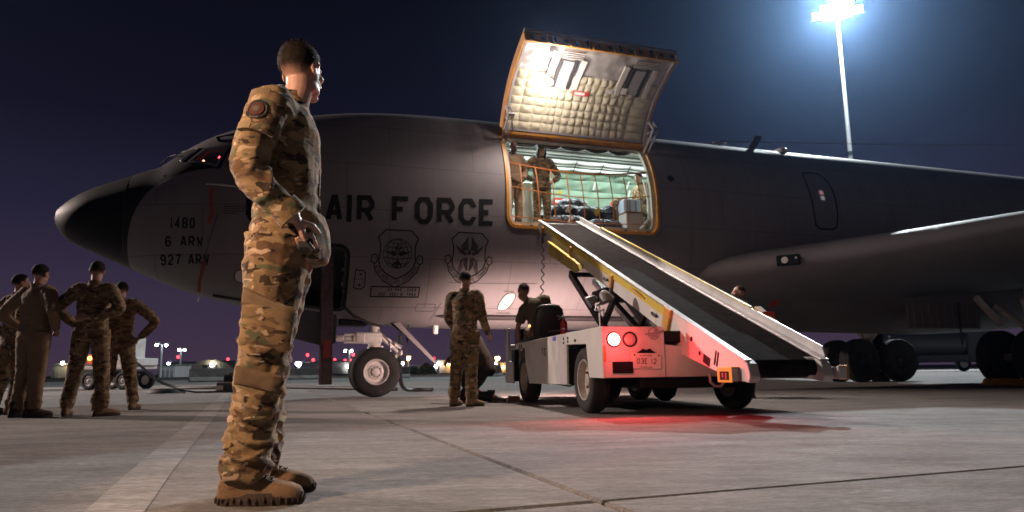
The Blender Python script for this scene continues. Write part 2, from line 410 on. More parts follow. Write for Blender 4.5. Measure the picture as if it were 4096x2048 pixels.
# faint frame seams every half metre or so
br = node(t, 'ShaderNodeTexBrick'); br.inputs['Scale'].default_value = 1.0; br.inputs['Mortar Size'].default_value = .008; br.inputs['Brick Width'].default_value = 1.55; br.inputs['Row Height'].default_value = .83
br.inputs['Color1'].default_value = br.inputs['Color2'].default_value = (1, 1, 1, 1); br.inputs['Mortar'].default_value = (.58, .58, .58, 1)
cb = node(t, 'ShaderNodeCombineXYZ'); t.links.new(sp.outputs[0], cb.inputs[0]); t.links.new(sp.outputs[2], cb.inputs[1]); t.links.new(cb.outputs[0], br.inputs['Vector'])
m5 = node(t, 'ShaderNodeMix', data_type='RGBA', blend_type='MULTIPLY'); m5.inputs[0].default_value = .8; t.links.new(mm.outputs[2], m5.inputs[6]); t.links.new(br.outputs[0], m5.inputs[7])
t.links.new(m5.outputs[2], b.inputs['Base Color'])
fus = fb.build('fuselage', gm, air, smooth=True, ang=60)
# radome
rs = [-5.64, -5.635, -5.62, -5.60, -5.57, -5.53, -5.48, -5.42, -5.34, -5.25, -5.13, -5.0, -4.85, -4.7, -4.54, S_R-.012]
rb = MB()
for side in (-1, 1):
    rb.add([surf(s_, math.pi*j/NP, side) for s_ in rs for j in range(NP+1)],
           [(i*(NP+1)+j, (i+1)*(NP+1)+j, (i+1)*(NP+1)+j+1, i*(NP+1)+j+1) for i in range(len(rs)-1) for j in range(NP)])
rad = rb.build('radome', M_['black_paint'], air, smooth=True, ang=70)
rr = MB(); rr.tube([surf(S_R-.006, math.pi*j/20, -1) for j in range(21)]+[surf(S_R-.006, math.pi*j/20, 1) for j in range(19, 0, -1)], .006, 5, closed=True)
rr.build('radome_seam', M_['dark_steel'], air, smooth=True)

def sweep(loop, w0, w1, h0, h1, closed=True, inset=False):
    """rectangular trim along a loop given in flat skin coordinates; w across, h out of the skin"""
    mb = MB(); n = len(loop); rings = []
    P = [surf(a, b/RA) for a, b in loop]; N = [surfn(a, b/RA) for a, b in loop]
    for i in range(n):
        if closed: t_ = P[(i+1) % n]-P[i-1]
        else: t_ = P[min(i+1, n-1)]-P[max(i-1, 0)]
        t_.normalize(); bb = N[i].cross(t_); bb.normalize()
        rings.append([P[i]+bb*w0+N[i]*h0, P[i]+bb*w1+N[i]*h0, P[i]+bb*w1+N[i]*h1, P[i]+bb*w0+N[i]*h1])
    vs = [q for r_ in rings for q in r_]; fs = []
    for i in range(n if closed else n-1):
        j = (i+1) % n
        for k in range(4): fs.append((i*4+k, i*4+(k+1) % 4, j*4+(k+1) % 4, j*4+k))
    if not closed: fs += [(0, 1, 2, 3), ((n-1)*4+3, (n-1)*4+2, (n-1)*4+1, (n-1)*4)]
    return mb.add(vs, fs)
# cargo opening frame
df = sweep(door_loop, -.030, .026, -.16, .018).build('cargo_opening_frame', M_['orange'], air, smooth=True)
sweep(door_loop, -.10, -.030, -.13, -.06).build('frame_lining', mat('frame_lining', (.42, .40, .33), .7), df, smooth=True)
for k in range(12):
    s_ = DOOR_S0+.25+k*.25
    p = surf(s_, ph_b)
    MB().box(p+V((0, .06, .03)), (.05, .09, .06)).build('latch_fitting', M_['dark_steel'] if k % 2 else M_['orange'], df, bevel=.006)

# ---- flight-deck windows
wf = mat('window_frame', (.16, .155, .16), .45)
fcol = mat('window_inner_trim', (.40, .17, .03), .55)
cockpit_dark = mat('flight_deck_interior', (.035, .033, .032), .8)
for H, lab in ((densify(side_win, .1), 1), (densify(side_win2, .1), 2)):
    fr = sweep(H, -.030, .012, -.05, .012).build('window_frame', wf, air, smooth=True)
    sweep(H, -.045, -.018, -.085, -.052).build('inner_trim', fcol, fr, smooth=True)
    P = [surf(a, b/RA)-surfn(a, b/RA)*.02 for a, b in H]
    g = glass('window_glass_%d' % lab, (.5, .55, .6), .03, .22)
    MB().add(P, [tuple(range(len(P)))]).build('window_pane', g, fr)
# windscreen and eyebrow panes, laid flush in frames
def pane(quad, name='windscreen_pane', fm='steel', fr_=.022):
    P = [sz(a, b, .010) for a, b in quad]; Q = [sz(a, b, -.03) for a, b in quad]; n = len(P)
    c = sum(P, V())/n
    o = MB().add([p.lerp(c, .07) for p in P]+[q.lerp(c, .07) for q in Q], [tuple(range(n)), tuple(range(2*n-1, n-1, -1))]+[(i, (i+1) % n, n+(i+1) % n, n+i) for i in range(n)]).build(name, M_['glass'], air)
    fr = MB().tube([p for p in P], fr_, 6, closed=True).build('pane_frame', M_[fm], o, smooth=True)
    return o
pane([(-3.83, 4.33), (-3.60, 4.515), (-3.27, 4.42), (-3.52, 4.16)])
pane([(-3.02, 4.70), (-2.66, 4.77), (-2.55, 4.60), (-2.95, 4.57)], 'eyebrow_pane', 'black_paint', .012)
pane([(-2.58, 4.80), (-2.2, 4.85), (-2.12, 4.64), (-2.45, 4.63)], 'eyebrow_pane', 'black_paint', .012)
# glimpses of the flight deck: bulkhead, seat back, glareshield and lit instruments
deck = empty('flight_deck', parent=air)
MB().box((-2.05, 0, 4.1), (.06, 2.4, 1.2)).build('bulkhead', cockpit_dark, deck)
MB().box((-2.95, 0, 3.85), (1.7, 2.1, .06)).build('deck_floor', cockpit_dark, deck)
MB().box((-3.25, 0, 4.0), (.35, 2.0, .20)).build('glareshield', cockpit_dark, deck, bevel=.04)
MB().box((-2.62, -.62, 4.15), (.14, .5, .62)).build('seat_back', mat('seat_sheepskin', (.10, .10, .11), .9), deck, bevel=.05)
for p, r_, c, k in (((-2.93, -.95, 4.30), .022, (1, .04, .06), 14), ((-2.93, -.95, 4.24), .018, (1, .04, .06), 14), ((-2.70, -1.02, 4.28), .018, (1, .04, .05), 9), ((-3.20, -.86, 4.24), .018, (1, .35, .2), 7)):
    MB().ell(p, (r_,)*3, 8, 6).build('instrument_light', emit('instrument_glow_%d' % int(k*100*r_), c, k), deck, smooth=True)
# wiper, pitot probe, static ports
MB().tube([sz(-3.95, 4.22, .05), sz(-3.75, 4.33, .06), sz(-3.62, 4.30, .05)], .012, 6).build('wiper', M_['dark_steel'], air)
pm = MB(); p0 = sz(-2.55, 3.60, 0); pm.tube([p0, p0+V((-.06, -.13, 0)), p0+V((-.22, -.16, 0)), p0+V((-.50, -.16, 0))], [.03, .022, .02, .012], 8)
pm.build('pitot_probe', M_['steel'], air, smooth=True)

# ---- painted markings -------------------------------------------------
c_ = .24
GL = {
 'A': [[(0, 0), (.42, 1), (.58, 1), (1, 0)], [(.16, .30), (.84, .30)]], 'B': [[(0, 0), (0, 1), (1-c_, 1), (1, 1-c_*.7), (1, .62), (.82, .52), (0, .52)], [(.82, .52), (1, .4), (1, c_*.7), (1-c_, 0), (0, 0)]],
 'C': [[(1, .72), (1, 1-c_), (1-c_, 1), (c_, 1), (0, 1-c_), (0, c_), (c_, 0), (1-c_, 0), (1, c_), (1, .28)]], 'D': [[(0, 0), (0, 1), (1-c_, 1), (1, 1-c_), (1, c_), (1-c_, 0), (0, 0)]],
 'E': [[(1, 1), (0, 1), (0, 0), (1, 0)], [(0, .5), (.62, .5)]], 'F': [[(1, 1), (0, 1), (0, 0)], [(0, .52), (.62, .52)]],
 'G': [[(1, .75), (1, 1-c_), (1-c_, 1), (c_, 1), (0, 1-c_), (0, c_), (c_, 0), (1-c_, 0), (1, c_), (1, .45), (.55, .45)]], 'H': [[(0, 0), (0, 1)], [(1, 0), (1, 1)], [(0, .5), (1, .5)]],
 'I': [[(.5, 0), (.5, 1)]], 'L': [[(0, 1), (0, 0), (1, 0)]], 'M': [[(0, 0), (0, 1), (.5, .35), (1, 1), (1, 0)]], 'N': [[(0, 0), (0, 1), (1, 0), (1, 1)]],
 'O': [[(c_, 0), (0, c_), (0, 1-c_), (c_, 1), (1-c_, 1), (1, 1-c_), (1, c_), (1-c_, 0), (c_, 0)]], 'R': [[(0, 0), (0, 1), (1-c_, 1), (1, 1-c_), (1, .62), (1-c_, .44), (0, .44)], [(.5, .44), (1, 0)]],
 'S': [[(1, .8), (1-c_, 1), (c_, 1), (0, 1-c_), (0, .64), (c_, .5), (1-c_, .5), (1, .36), (1, c_), (1-c_, 0), (c_, 0), (0, .2)]], 'T': [[(0, 1), (1, 1)], [(.5, 1), (.5, 0)]],
 'U': [[(0, 1), (0, c_), (c_, 0), (1-c_, 0), (1, c_), (1, 1)]], 'V': [[(0, 1), (.5, 0), (1, 1)]], 'W': [[(0, 1), (.25, 0), (.5, .65), (.75, 0), (1, 1)]], 'Y': [[(0, 1), (.5, .5), (1, 1)], [(.5, .5), (.5, 0)]],
 '0': [[(c_, 0), (0, c_), (0, 1-c_), (c_, 1), (1-c_, 1), (1, 1-c_), (1, c_), (1-c_, 0), (c_, 0)]], '1': [[(.3, .82), (.55, 1), (.55, 0)]],
 '2': [[(0, .78), (c_, 1), (1-c_, 1), (1, 1-c_), (1, .58), (0, .12), (0, 0), (1, 0)]], '3': [[(0, .82), (c_, 1), (1-c_, 1), (1, 1-c_), (1, .62), (.75, .52), (.4, .52)], [(.75, .52), (1, .4), (1, c_), (1-c_, 0), (c_, 0), (0, .18)]],
 '4': [[(.72, 0), (.72, 1), (0, .30), (1, .30)]], '6': [[(1, .84), (1-c_, 1), (c_, 1), (0, 1-c_), (0, c_), (c_, 0), (1-c_, 0), (1, c_), (1, .4), (1-c_, .56), (0, .5)]],
 '7': [[(0, 1), (1, 1), (.35, 0)]], '8': [[(c_, .52), (0, .66), (0, 1-c_*.6), (c_, 1), (1-c_, 1), (1, 1-c_*.6), (1, .66), (1-c_, .52), (c_, .52), (0, .38), (0, c_*.6), (c_, 0), (1-c_, 0), (1, c_*.6), (1, .38), (1-c_, .52)]],
 '9': [[(0, .16), (c_, 0), (1-c_, 0), (1, c_), (1, 1-c_), (1-c_, 1), (c_, 1), (0, 1-c_), (0, .6), (c_, .44), (1, .5)]], '.': [[(.35, .0), (.65, .0)]], '/': [[(0, 0), (1, 1)]], '-': [[(.1, .5), (.9, .5)]]}
def ribbon(mb, pl, wd, f, step=.06):
    """flat ribbon with mitred joints along a 2D polyline; f maps 2D to the surface"""
    pl = [V(p) for p in pl]; closed = (pl[0]-pl[-1]).length < 1e-6
    if closed: pl = pl[:-1]
    n = len(pl); L, Rr = [], []
    for i in range(n):
        if closed: d0 = (pl[i]-pl[i-1]).normalized(); d1 = (pl[(i+1) % n]-pl[i]).normalized()
        else:
            d0 = (pl[i]-pl[i-1]).normalized() if i else (pl[1]-pl[0]).normalized(); d1 = (pl[i+1]-pl[i]).normalized() if i < n-1 else d0
        n0 = V((-d0.y, d0.x)); n1 = V((-d1.y, d1.x)); m = n0+n1
        if m.length < 1e-4: m = n0
        m.normalize(); k = wd/2/max(.35, m.dot(n0)); L.append(pl[i]+m*k); Rr.append(pl[i]-m*k)
    for i in range(n if closed else n-1):
        j = (i+1) % n; c = max(1, int((pl[j]-pl[i]).length/step))
        vs = []
        for k in range(c+1):
            u = k/c; a = L[i].lerp(L[j], u); b = Rr[i].lerp(Rr[j], u); vs += [f(a.x, a.y), f(b.x, b.y)]
        mb.add(vs, [(2*k, 2*k+1, 2*k+3, 2*k+2) for k in range(c)])
def write(mb, text, x0, y0, wl, h, gap, wd, f, space=.8):
    x = x0
    for ch in text:
        if ch == ' ': x += wl*space+gap; continue
        w2 = wl
        if ch == 'I': w2 = wd*1.02
        elif ch in '1': w2 = wl*.55
        elif ch == '.': w2 = wd*1.3
        for pl in GL[ch]:
            q = [(x+wd/2+max(w2-wd, 0)*a, y0+wd/2+(h-wd)*b) for a, b in pl]
            if ch == 'I': q = [(x+wd/2, y0), (x+wd/2, y0+h)]
            ribbon(mb, q, wd, f)
        x += w2+gap
    return x
def f_big(x, y): return sz(x, 3.093+.0226*x+y*(1+.02*x))
for ch, x, wl in (('U', -2.42, .31), ('.', -2.08, .1), ('S', -1.93, .31), ('.', -1.59, .1), ('A', -1.115, .29), ('I', -.760, .1), ('R', -.588, .31), ('F', .026, .33), ('O', .440, .33), ('R', .845, .33), ('C', 1.255, .33), ('E', 1.640, .31)):
    big = MB(); write(big, ch, x, 0, wl, .485, 0, .088, f_big); big.build('title_letter', M_['mark'], air, weld=True)
for txt, x, z, wl, h, gap, wd, sp_ in (('1480', -3.62, 2.91, .088, .18, .030, .028, .8), ('6 ARW', -3.69, 2.62, .102, .165, .028, .028, .85), ('927 ARW', -3.775, 2.335, .095, .165, .026, .027, .7)):
    m = MB(); write(m, txt, x, z, wl, h, gap, wd, lambda a, b: sz(a, b), sp_); tag(m.build('unit_number_lettering', M_['mark'], air), kind='stuff')
# crew name box
m = MB(); ribbon(m, [(-.25, 1.835), (.62, 1.835), (.62, 2.0), (-.25, 2.0), (-.25, 1.835)], .02, lambda a, b: sz(a, b))
write(m, 'GT MAC', .05, 1.928, .033, .052, .012, .010, lambda a, b: sz(a, b)); write(m, 'CHER', .40, 1.928, .033, .052, .012, .010, lambda a, b: sz(a, b))
write(m, 'DCC. SSGT', -.11, 1.852, .033, .052, .012, .010, lambda a, b: sz(a, b)); write(m, 'B. TRAN', .29, 1.852, .033, .052, .012, .010, lambda a, b: sz(a, b))
tag(m.build('crew_name_box', M_['mark'], air), kind='stuff')
# stencil block by the probe, and small stencil below the oval port
m = MB()
for k, L in enumerate((.42, .40, .34, .22)): ribbon(m, [(-2.78, 3.28-.038*k), (-2.78+L, 3.28-.038*k)], .013, lambda a, b: sz(a, b))
ribbon(m, [(2.22, 1.585), (2.50, 1.585)], .012, lambda a, b: sz(a, b)); ribbon(m, [(2.25, 1.97), (2.45, 1.97)], .010, lambda a, b: sz(a, b))
tag(m.build('stencil_lettering', M_['mark_thin'], air), kind='stuff')
def crest(cx, cz, hw, name, kind, words):
    """shield outline, scroll and device; f takes unit coordinates"""
    k = hw
    def f(x, y): return sz(cx+x*k, cz+y*k)
    m = MB(); wd = .022/k
    sh = [(-.62, 1.18), (.62, 1.18), (.98, .82), (.86, .55), (.84, .1), (.88, -.25), (.78, -.62), (.5, -.9), (0, -1.18)]
    full = sh+[(-x, y) for x, y in reversed(sh[1:-1])]+[]
    full = [(-.62, 1.18), (.62, 1.18), (.98, .82), (.86, .5), (.85, .1), (.90, -.28), (.80, -.60), (.5, -.88), (0, -1.12), (-.5, -.88), (-.80, -.60), (-.90, -.28), (-.85, .1), (-.86, .5), (-.98, .82), (-.62, 1.18)]
    ribbon(m, full, wd, f, .1)
    sc1 = [(-1.05, .02), (-1.24, -.05), (-1.27, -.32), (-1.12, -.42), (-1.02, -.78), (-.6, -1.22), (0, -1.50), (.6, -1.22), (1.02, -.78), (1.12, -.42), (1.27, -.32), (1.24, -.05), (1.05, .02), (.95, -.15)]
    ribbon(m, sc1, wd*.8, f, .1); ribbon(m, [(-1.05, .02), (-.95, -.15), (-1.0, -.35), (-1.12, -.42)], wd*.8, f, .1); ribbon(m, [(1.12, -.42), (1.0, -.35), (.95, -.15)], wd*.8, f, .1)
    ob = m.build(name, M_['mark'], air, weld=False)
    m = MB(); path = [(-1.02, -.52), (-.78, -.88), (-.45, -1.11), (0, -1.32), (.45, -1.11), (.78, -.88), (1.02, -.52)]
    L = [0]
    for i in range(1, len(path)): L.append(L[-1]+(V(path[i])-V(path[i-1])).length)
    n = len(words)
    for i, ch in enumerate(words):
        if ch == ' ': continue
        d = L[-1]*(i+.5)/n
        for j in range(len(path)-1):
            if L[j] <= d <= L[j+1]:
                a, b_ = V(path[j]), V(path[j+1]); u = (d-L[j])/(L[j+1]-L[j]); p = a.lerp(b_, u); dr = (b_-a).normalized(); break
        up = V((-dr.y, dr.x)); lw = L[-1]/n*.62
        for pl in GL[ch]: ribbon(m, [tuple(p+dr*((q[0]-.5)*lw)+up*((q[1]-.5)*.17)) for q in pl], .028, f, .5)
    tag(m.build('scroll_lettering', M_['mark_thin'], ob), kind='stuff')
    m = MB(); d = MB(); tw = .014/k
    if kind == 'globe':
        cy = .08; r_ = .70
        ring = [(r_*math.cos(a*math.pi/16), cy+r_*math.sin(a*math.pi/16)) for a in range(33)]
        ribbon(m, ring, wd*.6, f, .5)
        for q in (-.75, -.4, 0, .4, .75): ribbon(m, [(q*r_*math.cos(a)+.12*math.sin(a)*0-.18*math.sin(a)*r_*.5, cy+r_*math.sin(a)*.99) for a in [(-1+i/8)*math.pi/2+math.pi/2*(i/8) for i in range(9)]], tw, f, .5)
        for q in (-.6, -.25, .15, .5, .78):
            hw_ = r_*math.sqrt(1-q*q); ribbon(m, [(-hw_+2*hw_*i/6, cy+q*r_-.10*math.sin(math.pi*i/6)) for i in range(7)], tw, f, .5)
        for sg in (-1, 1):
            d.add([f(x*sg, y) for x, y in ((.06, .10), (.20, .20), (.40, .16), (.62, .20), (.50, .08), (.30, .02), (.16, -.06), (.06, -.02))], [tuple(range(8))])
            d.add([f(x*sg, y) for x, y in ((.10, -.30), (.24, -.46), (.18, -.56), (.06, -.40))], [(0, 1, 2, 3)])
            d.add([f(x*sg, y) for x, y in ((.06, .22), (.17, .34), (.14, .46), (.04, .34))], [(0, 1, 2, 3)])
        for q in (-.1, 0, .1): ribbon(d, [(q*.5, -.42), (q, .40)], .04, f, .5)
        d.add([f(x, y) for x, y in ((-.05, .40), (.05, .40), (0, .56))], [(0, 1, 2)]); d.add([f(x, y) for x, y in ((-.08, -.34), (.08, -.34), (.07, -.58), (-.07, -.58))], [(0, 1, 2, 3)])
    else:
        for sg in (-1, 1):
            for q in range(7):
                x0 = .10+.055*q; ribbon(m, [(sg*x0*.8, .30-.01*q), (sg*(x0+.02), .62-.02*q), (sg*(x0*.75+.02), 1.00-.07*q)], .045, f, .5)
            for q in range(7): ribbon(m, [(sg*(.14+.03*q), -.05-.02*q), (sg*(.44+.015*q), -.22-.085*q), (sg*(.30+.02*q), -.55-.06*q)], .032, f, .5)
            d.add([f(x*sg, y) for x, y in ((.12, .16), (.40, .30), (.78, .56), (.66, .36), (.46, .12), (.20, .0))], [tuple(range(6))])
            d.add([f(x*sg, y) for x, y in ((.05, -.08), (.24, -.12), (.30, -.40), (.12, -.72), (.03, -.70))], [tuple(range(5))])
        d.add([f(x, y) for x, y in ((-.10, .05), (.10, .05), (.09, .26), (0, .32), (-.09, .26))], [tuple(range(5))])
        ribbon(m, [(.10*math.cos(a*math.pi/6), -.80+.10*math.sin(a*math.pi/6)) for a in range(13)], .03, f, .5)
    tag(m.build('emblem_lines', M_['mark_thin'], ob), kind='stuff')
    tag(d.build('emblem_device', M_['mark' if kind == 'globe' else 'mark_thin'], ob), kind='stuff')
crest(.165, 2.54, .365, 'globe_emblem', 'globe', 'AIR MOBILITY COMMAND')
crest(1.485, 2.57, .355, 'eagle_emblem', 'eagle', 'AIR FORCE RESERVE COMMAND')
# outlined service panel right of the hatch, small belly panel outlines
m = MB(); ribbon(m, [(-.56, 1.98), (-.52, 1.96), (-.42, 1.955), (-.375, 2.0), (-.375, 2.22), (-.40, 2.26), (-.50, 2.265), (-.55, 2.285), (-.56, 1.98)], .018, lambda a, b: sz(a, b))
ribbon(m, [(-.55, 2.12), (-.385, 2.12)], .008, lambda a, b: sz(a, b)); ribbon(m, [(-.48, 2.20), (-.44, 2.20)], .03, lambda a, b: sz(a, b)); ribbon(m, [(-.49, 2.02), (-.44, 2.02)], .03, lambda a, b: sz(a, b))
tag(m.build('service_panel_outline', M_['mark'], air), kind='stuff')
m = MB(); ribbon(m, rrect(.62, .98, 1.60, 1.72, .03)+[rrect(.62, .98, 1.60, 1.72, .03)[0]], .008, lambda a, b: sz(a, b))
ribbon(m, [(1.15, 2.10), (1.9, 2.10), (2.9, 2.12)], .007, lambda a, b: sz(a, b)); ribbon(m, [(.95, 1.45), (1.08, 1.75)], .008, lambda a, b: sz(a, b))
tag(m.build('belly_panel_outline', M_['mark_thin'], air), kind='stuff')
# pale oval ports
oval = mat('oval_port_paint', (.46, .43, .40), .4, var=.06, scale=14)
for cs, cz_, a_, b_ in ((2.355, 1.785, .13, .155), (-2.44, 2.15, .13, .10)):
    loop = [(cs+a_*abs(math.cos(q))**.6*math.copysign(1, math.cos(q))+(.06*math.sin(q) if cs > 0 else 0), cz_+b_*math.sin(q)) for q in [i*math.pi/12 for i in range(24)]]
    P = [sz(x, y, .006) for x, y in loop]
    o = MB().add(P+[sum(P, V())/24+V((0, -.004, 0))], [(i, (i+1) % 24, 24) for i in range(24)]).build('oval_port', oval, air, smooth=True)
    MB().tube([sz(x, y, .004) for x, y in loop], .010, 5, closed=True).build('port_rim', M_['dark_steel'], o, smooth=True)
# round vent aft of the door, escape hatch outline with its window
m = MB(); ph = phi_of(5.80, 4.36); p = surf(5.80, ph); m.lathe([(.0, .004), (.058, .004), (.062, .012), (.075, .008), (.075, -.01)], p, surfn(5.80, ph), 20); m.build('round_vent', M_['black_paint'], air, smooth=True)
eh = [(9.35, 4.80), (9.62, 4.84), (9.82, 4.81), (9.95, 4.66), (10.0, 4.3), (9.99, 3.82), (9.93, 3.53), (9.80, 3.47), (9.48, 3.47), (9.36, 3.55), (9.33, 3.9), (9.32, 4.5), (9.35, 4.80)]
m = MB(); ribbon(m, eh, .045, lambda a, b: sz(a, b, .005), .1); eo = m.build('escape_hatch_outline', M_['black_paint'], air, weld=False)
m = MB(); P = [sz(a, b, .006) for a, b in rrect(9.57, 9.73, 4.10, 4.40, .06)]; m.add(P, [tuple(range(len(P)))]); m.build('hatch_window', mat('lit_hatch_window', (.5, .5, .5), .1), eo)
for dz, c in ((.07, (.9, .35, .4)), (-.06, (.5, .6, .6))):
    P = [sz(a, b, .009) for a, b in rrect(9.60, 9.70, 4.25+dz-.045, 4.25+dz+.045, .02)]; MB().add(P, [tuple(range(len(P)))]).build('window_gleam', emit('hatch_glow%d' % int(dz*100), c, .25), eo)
# antennas on the spine
for s_, kind in ((7.95, 'dome'), (8.72, 'blade'), (9.75, 'beacon')):
    top = V((s_, -.45, fzt(s_)-.06))
    if kind == 'dome': MB().loft([[top+V((.20*math.cos(a)*k+.03*q, .05*math.sin(a)*k, q*.055)) for a in [i*math.pi/6 for i in range(12)]] for q, k in ((-.3, .5), (.6, .5), (1, 1), (1.4, 1), (1.7, .8))]).build('antenna_fairing', M_['white_paint'], air, smooth=True)
    if kind == 'blade': MB().add([top+V(q) for q in ((0, -.01, -.1), (.22, -.01, -.1), (.50, -.01, .36), (.30, -.01, .36), (0, .015, -.1), (.22, .015, -.1), (.50, .015, .36), (.30, .015, .36))], [(0, 1, 2, 3), (7, 6, 5, 4), (0, 4, 5, 1), (1, 5, 6, 2), (2, 6, 7, 3), (3, 7, 4, 0)]).build('blade_antenna', mat('antenna_paint', (.10, .08, .08), .5), air, bevel=.006)
    if kind == 'beacon': MB().lathe([(.0, .10), (.10, .09), (.16, .05), (.17, 0), (.17, -.06)], top, (0, 0, 1), 14).build('strobe_lens', glass('strobe_glass', (.5, .5, .5), .05), air, smooth=True)
# long dark band along the belly, drain mast and drain stubs
m = MB(); m.loft([[surf(s_, math.pi-.42)+V((0, -.02, -.01))+V((0, .10*k*math.cos(a), .055*k*math.sin(a))) for a in [i*math.pi/5 for i in range(10)]] for s_, k in ((1.02, .05), (1.15, .5), (1.4, .85), (1.8, 1), (6.2, 1), (7.0, .6))]); m.build('belly_band', mat('belly_band_dark', (.030, .026, .028), .6), air, smooth=True)
for s_ in (1.15, 2.9): MB().box((s_, -.35, fzb(s_)-.05), (.10, .08, .18)).build('drain_mast', M_['white_paint'], air, bevel=.02)
# strake beside the crew hatch, seen below the nose
MB().beam(surf(-2.95, math.pi-.25)+V((0, 0, -.02)), surf(-1.7, math.pi-.32)+V((0, 0, -.03)), .09, .05).build('hatch_fairing', M_['dark_steel'], air, bevel=.01)
# ---- cargo door, swung up about its top edge ---------------------------
HP = surf(3.8, ph_t)                        # hinge line point
ROT = R(-119)
DM = Matrix.Translation((0, HP.y, HP.z)) @ Matrix.Rotation(ROT, 4, 'X') @ Matrix.Translation((0, -HP.y, -HP.z))
door = empty('cargo_door', parent=air)
def dp(s, q, inset):                          # q 0 at hinge .. 1 at the free edge, closed position, then swung
    ph = ph_t+(ph_b-ph_t)*q; p = surf(s, ph); nn = surfn(s, ph)
    return DM @ (p-nn*inset)
D0, D1 = DOOR_S0+.02, DOOR_S1-.02
NQ, NS = 26, 30
def shell(mb, f, ns, nq):
    vs = [f(i/ns, j/nq) for i in range(ns+1) for j in range(nq+1)]
    mb.add(vs, [(i*(nq+1)+j, (i+1)*(nq+1)+j, (i+1)*(nq+1)+j+1, i*(nq+1)+j+1) for i in range(ns) for j in range(nq)])
m = MB(); shell(m, lambda a, b: dp(D0+(D1-D0)*a, b, 0), 20, 20); m.build('door_skin', M_['grey_paint'], door, smooth=True)
def edge(f0, f1, mt, name, n=20):            # closed strip between two curves
    mb = MB(); vs = []
    for i in range(n+1): vs += [f0(i/n), f1(i/n)]
    mb.add(vs, [(2*i, 2*i+2, 2*i+3, 2*i+1) for i in range(n)]); return mb.build(name, mt, door, smooth=True)
sealg = mat('door_seal', (.33, .31, .33), .6)
def dbar(path, h0, h1, name, mt, wd=.05):
    """bar following the door edge: path gives (s, q); spans inset h0..h1"""
    P = [(dp(s, q, h0), dp(s, q, h1)) for s, q in path]; mb = MB(); rings = []
    for i, (a, b) in enumerate(P):
        t_ = (P[min(i+1, len(P)-1)][0]-P[max(i-1, 0)][0]).normalized(); nn = (b-a).normalized(); bb = nn.cross(t_)*(wd/2)
        rings.append([a-bb, a+bb, b+bb, b-bb])
    return mb.loft(rings).build(name, mt, door, smooth=True, bevel=0)
qs = [i/16 for i in range(17)]; sl = [D0+(D1-D0)*i/16 for i in range(17)]
dbar([(D0+.01, q) for q in qs], -.004, .20, 'side_frame', M_['orange'], .03); dbar([(D1-.01, q) for q in qs], -.004, .20, 'side_frame', M_['orange'], .03)
dbar([(D0+.055, q) for q in qs], .0, .205, 'edge_seal', sealg, .05); dbar([(D1-.05, q) for q in qs], .0, .205, 'edge_seal', sealg, .04)
dbar([(s, 1.0) for s in sl], -.004, .24, 'free_edge_beam', M_['orange'], .03)
lip = dbar([(s, 1.012) for s in sl], -.03, .03, 'free_edge_lip', sealg, .07)
dbar([(s, .012) for s in sl], .02, .17, 'hinge_edge_beam', M_['orange'], .05); dbar([(s, .048) for s in sl], .11, .19, 'edge_seal', sealg, .035)
# stiffeners, pressed holes and latches along the free-edge beam
fb_ = empty('latch_row', parent=door)
for k in range(14):
    s_ = D0+.14+(D1-D0-.28)*k/13
    a = dp(s_, .975, .20); n_ = (dp(s_, 1.0, .1)-dp(s_, .94, .1)).normalized()
    x_, y_, z_ = V((1, 0, 0)), None, None
    if k % 3 == 2:
        MB().beam(dp(s_, 1.012, .05), dp(s_, 1.010, .215), .05, .035).build('latch_lever', M_['dark_steel'], fb_, bevel=.005)
    else:
        c = dp(s_, 1.0075, .135); MB().lathe([(0, .012), (.034, .012), (.040, .022), (.048, .018), (.05, 0)], c, n_, 14).build('lightening_hole', M_['dark_steel'], fb_, smooth=True)
    if k % 2: MB().beam(dp(s_+.09, 1.012, .04), dp(s_+.09, 1.012, .235), .02, .03).build('stiffener', M_['orange'], fb_, bevel=.004)
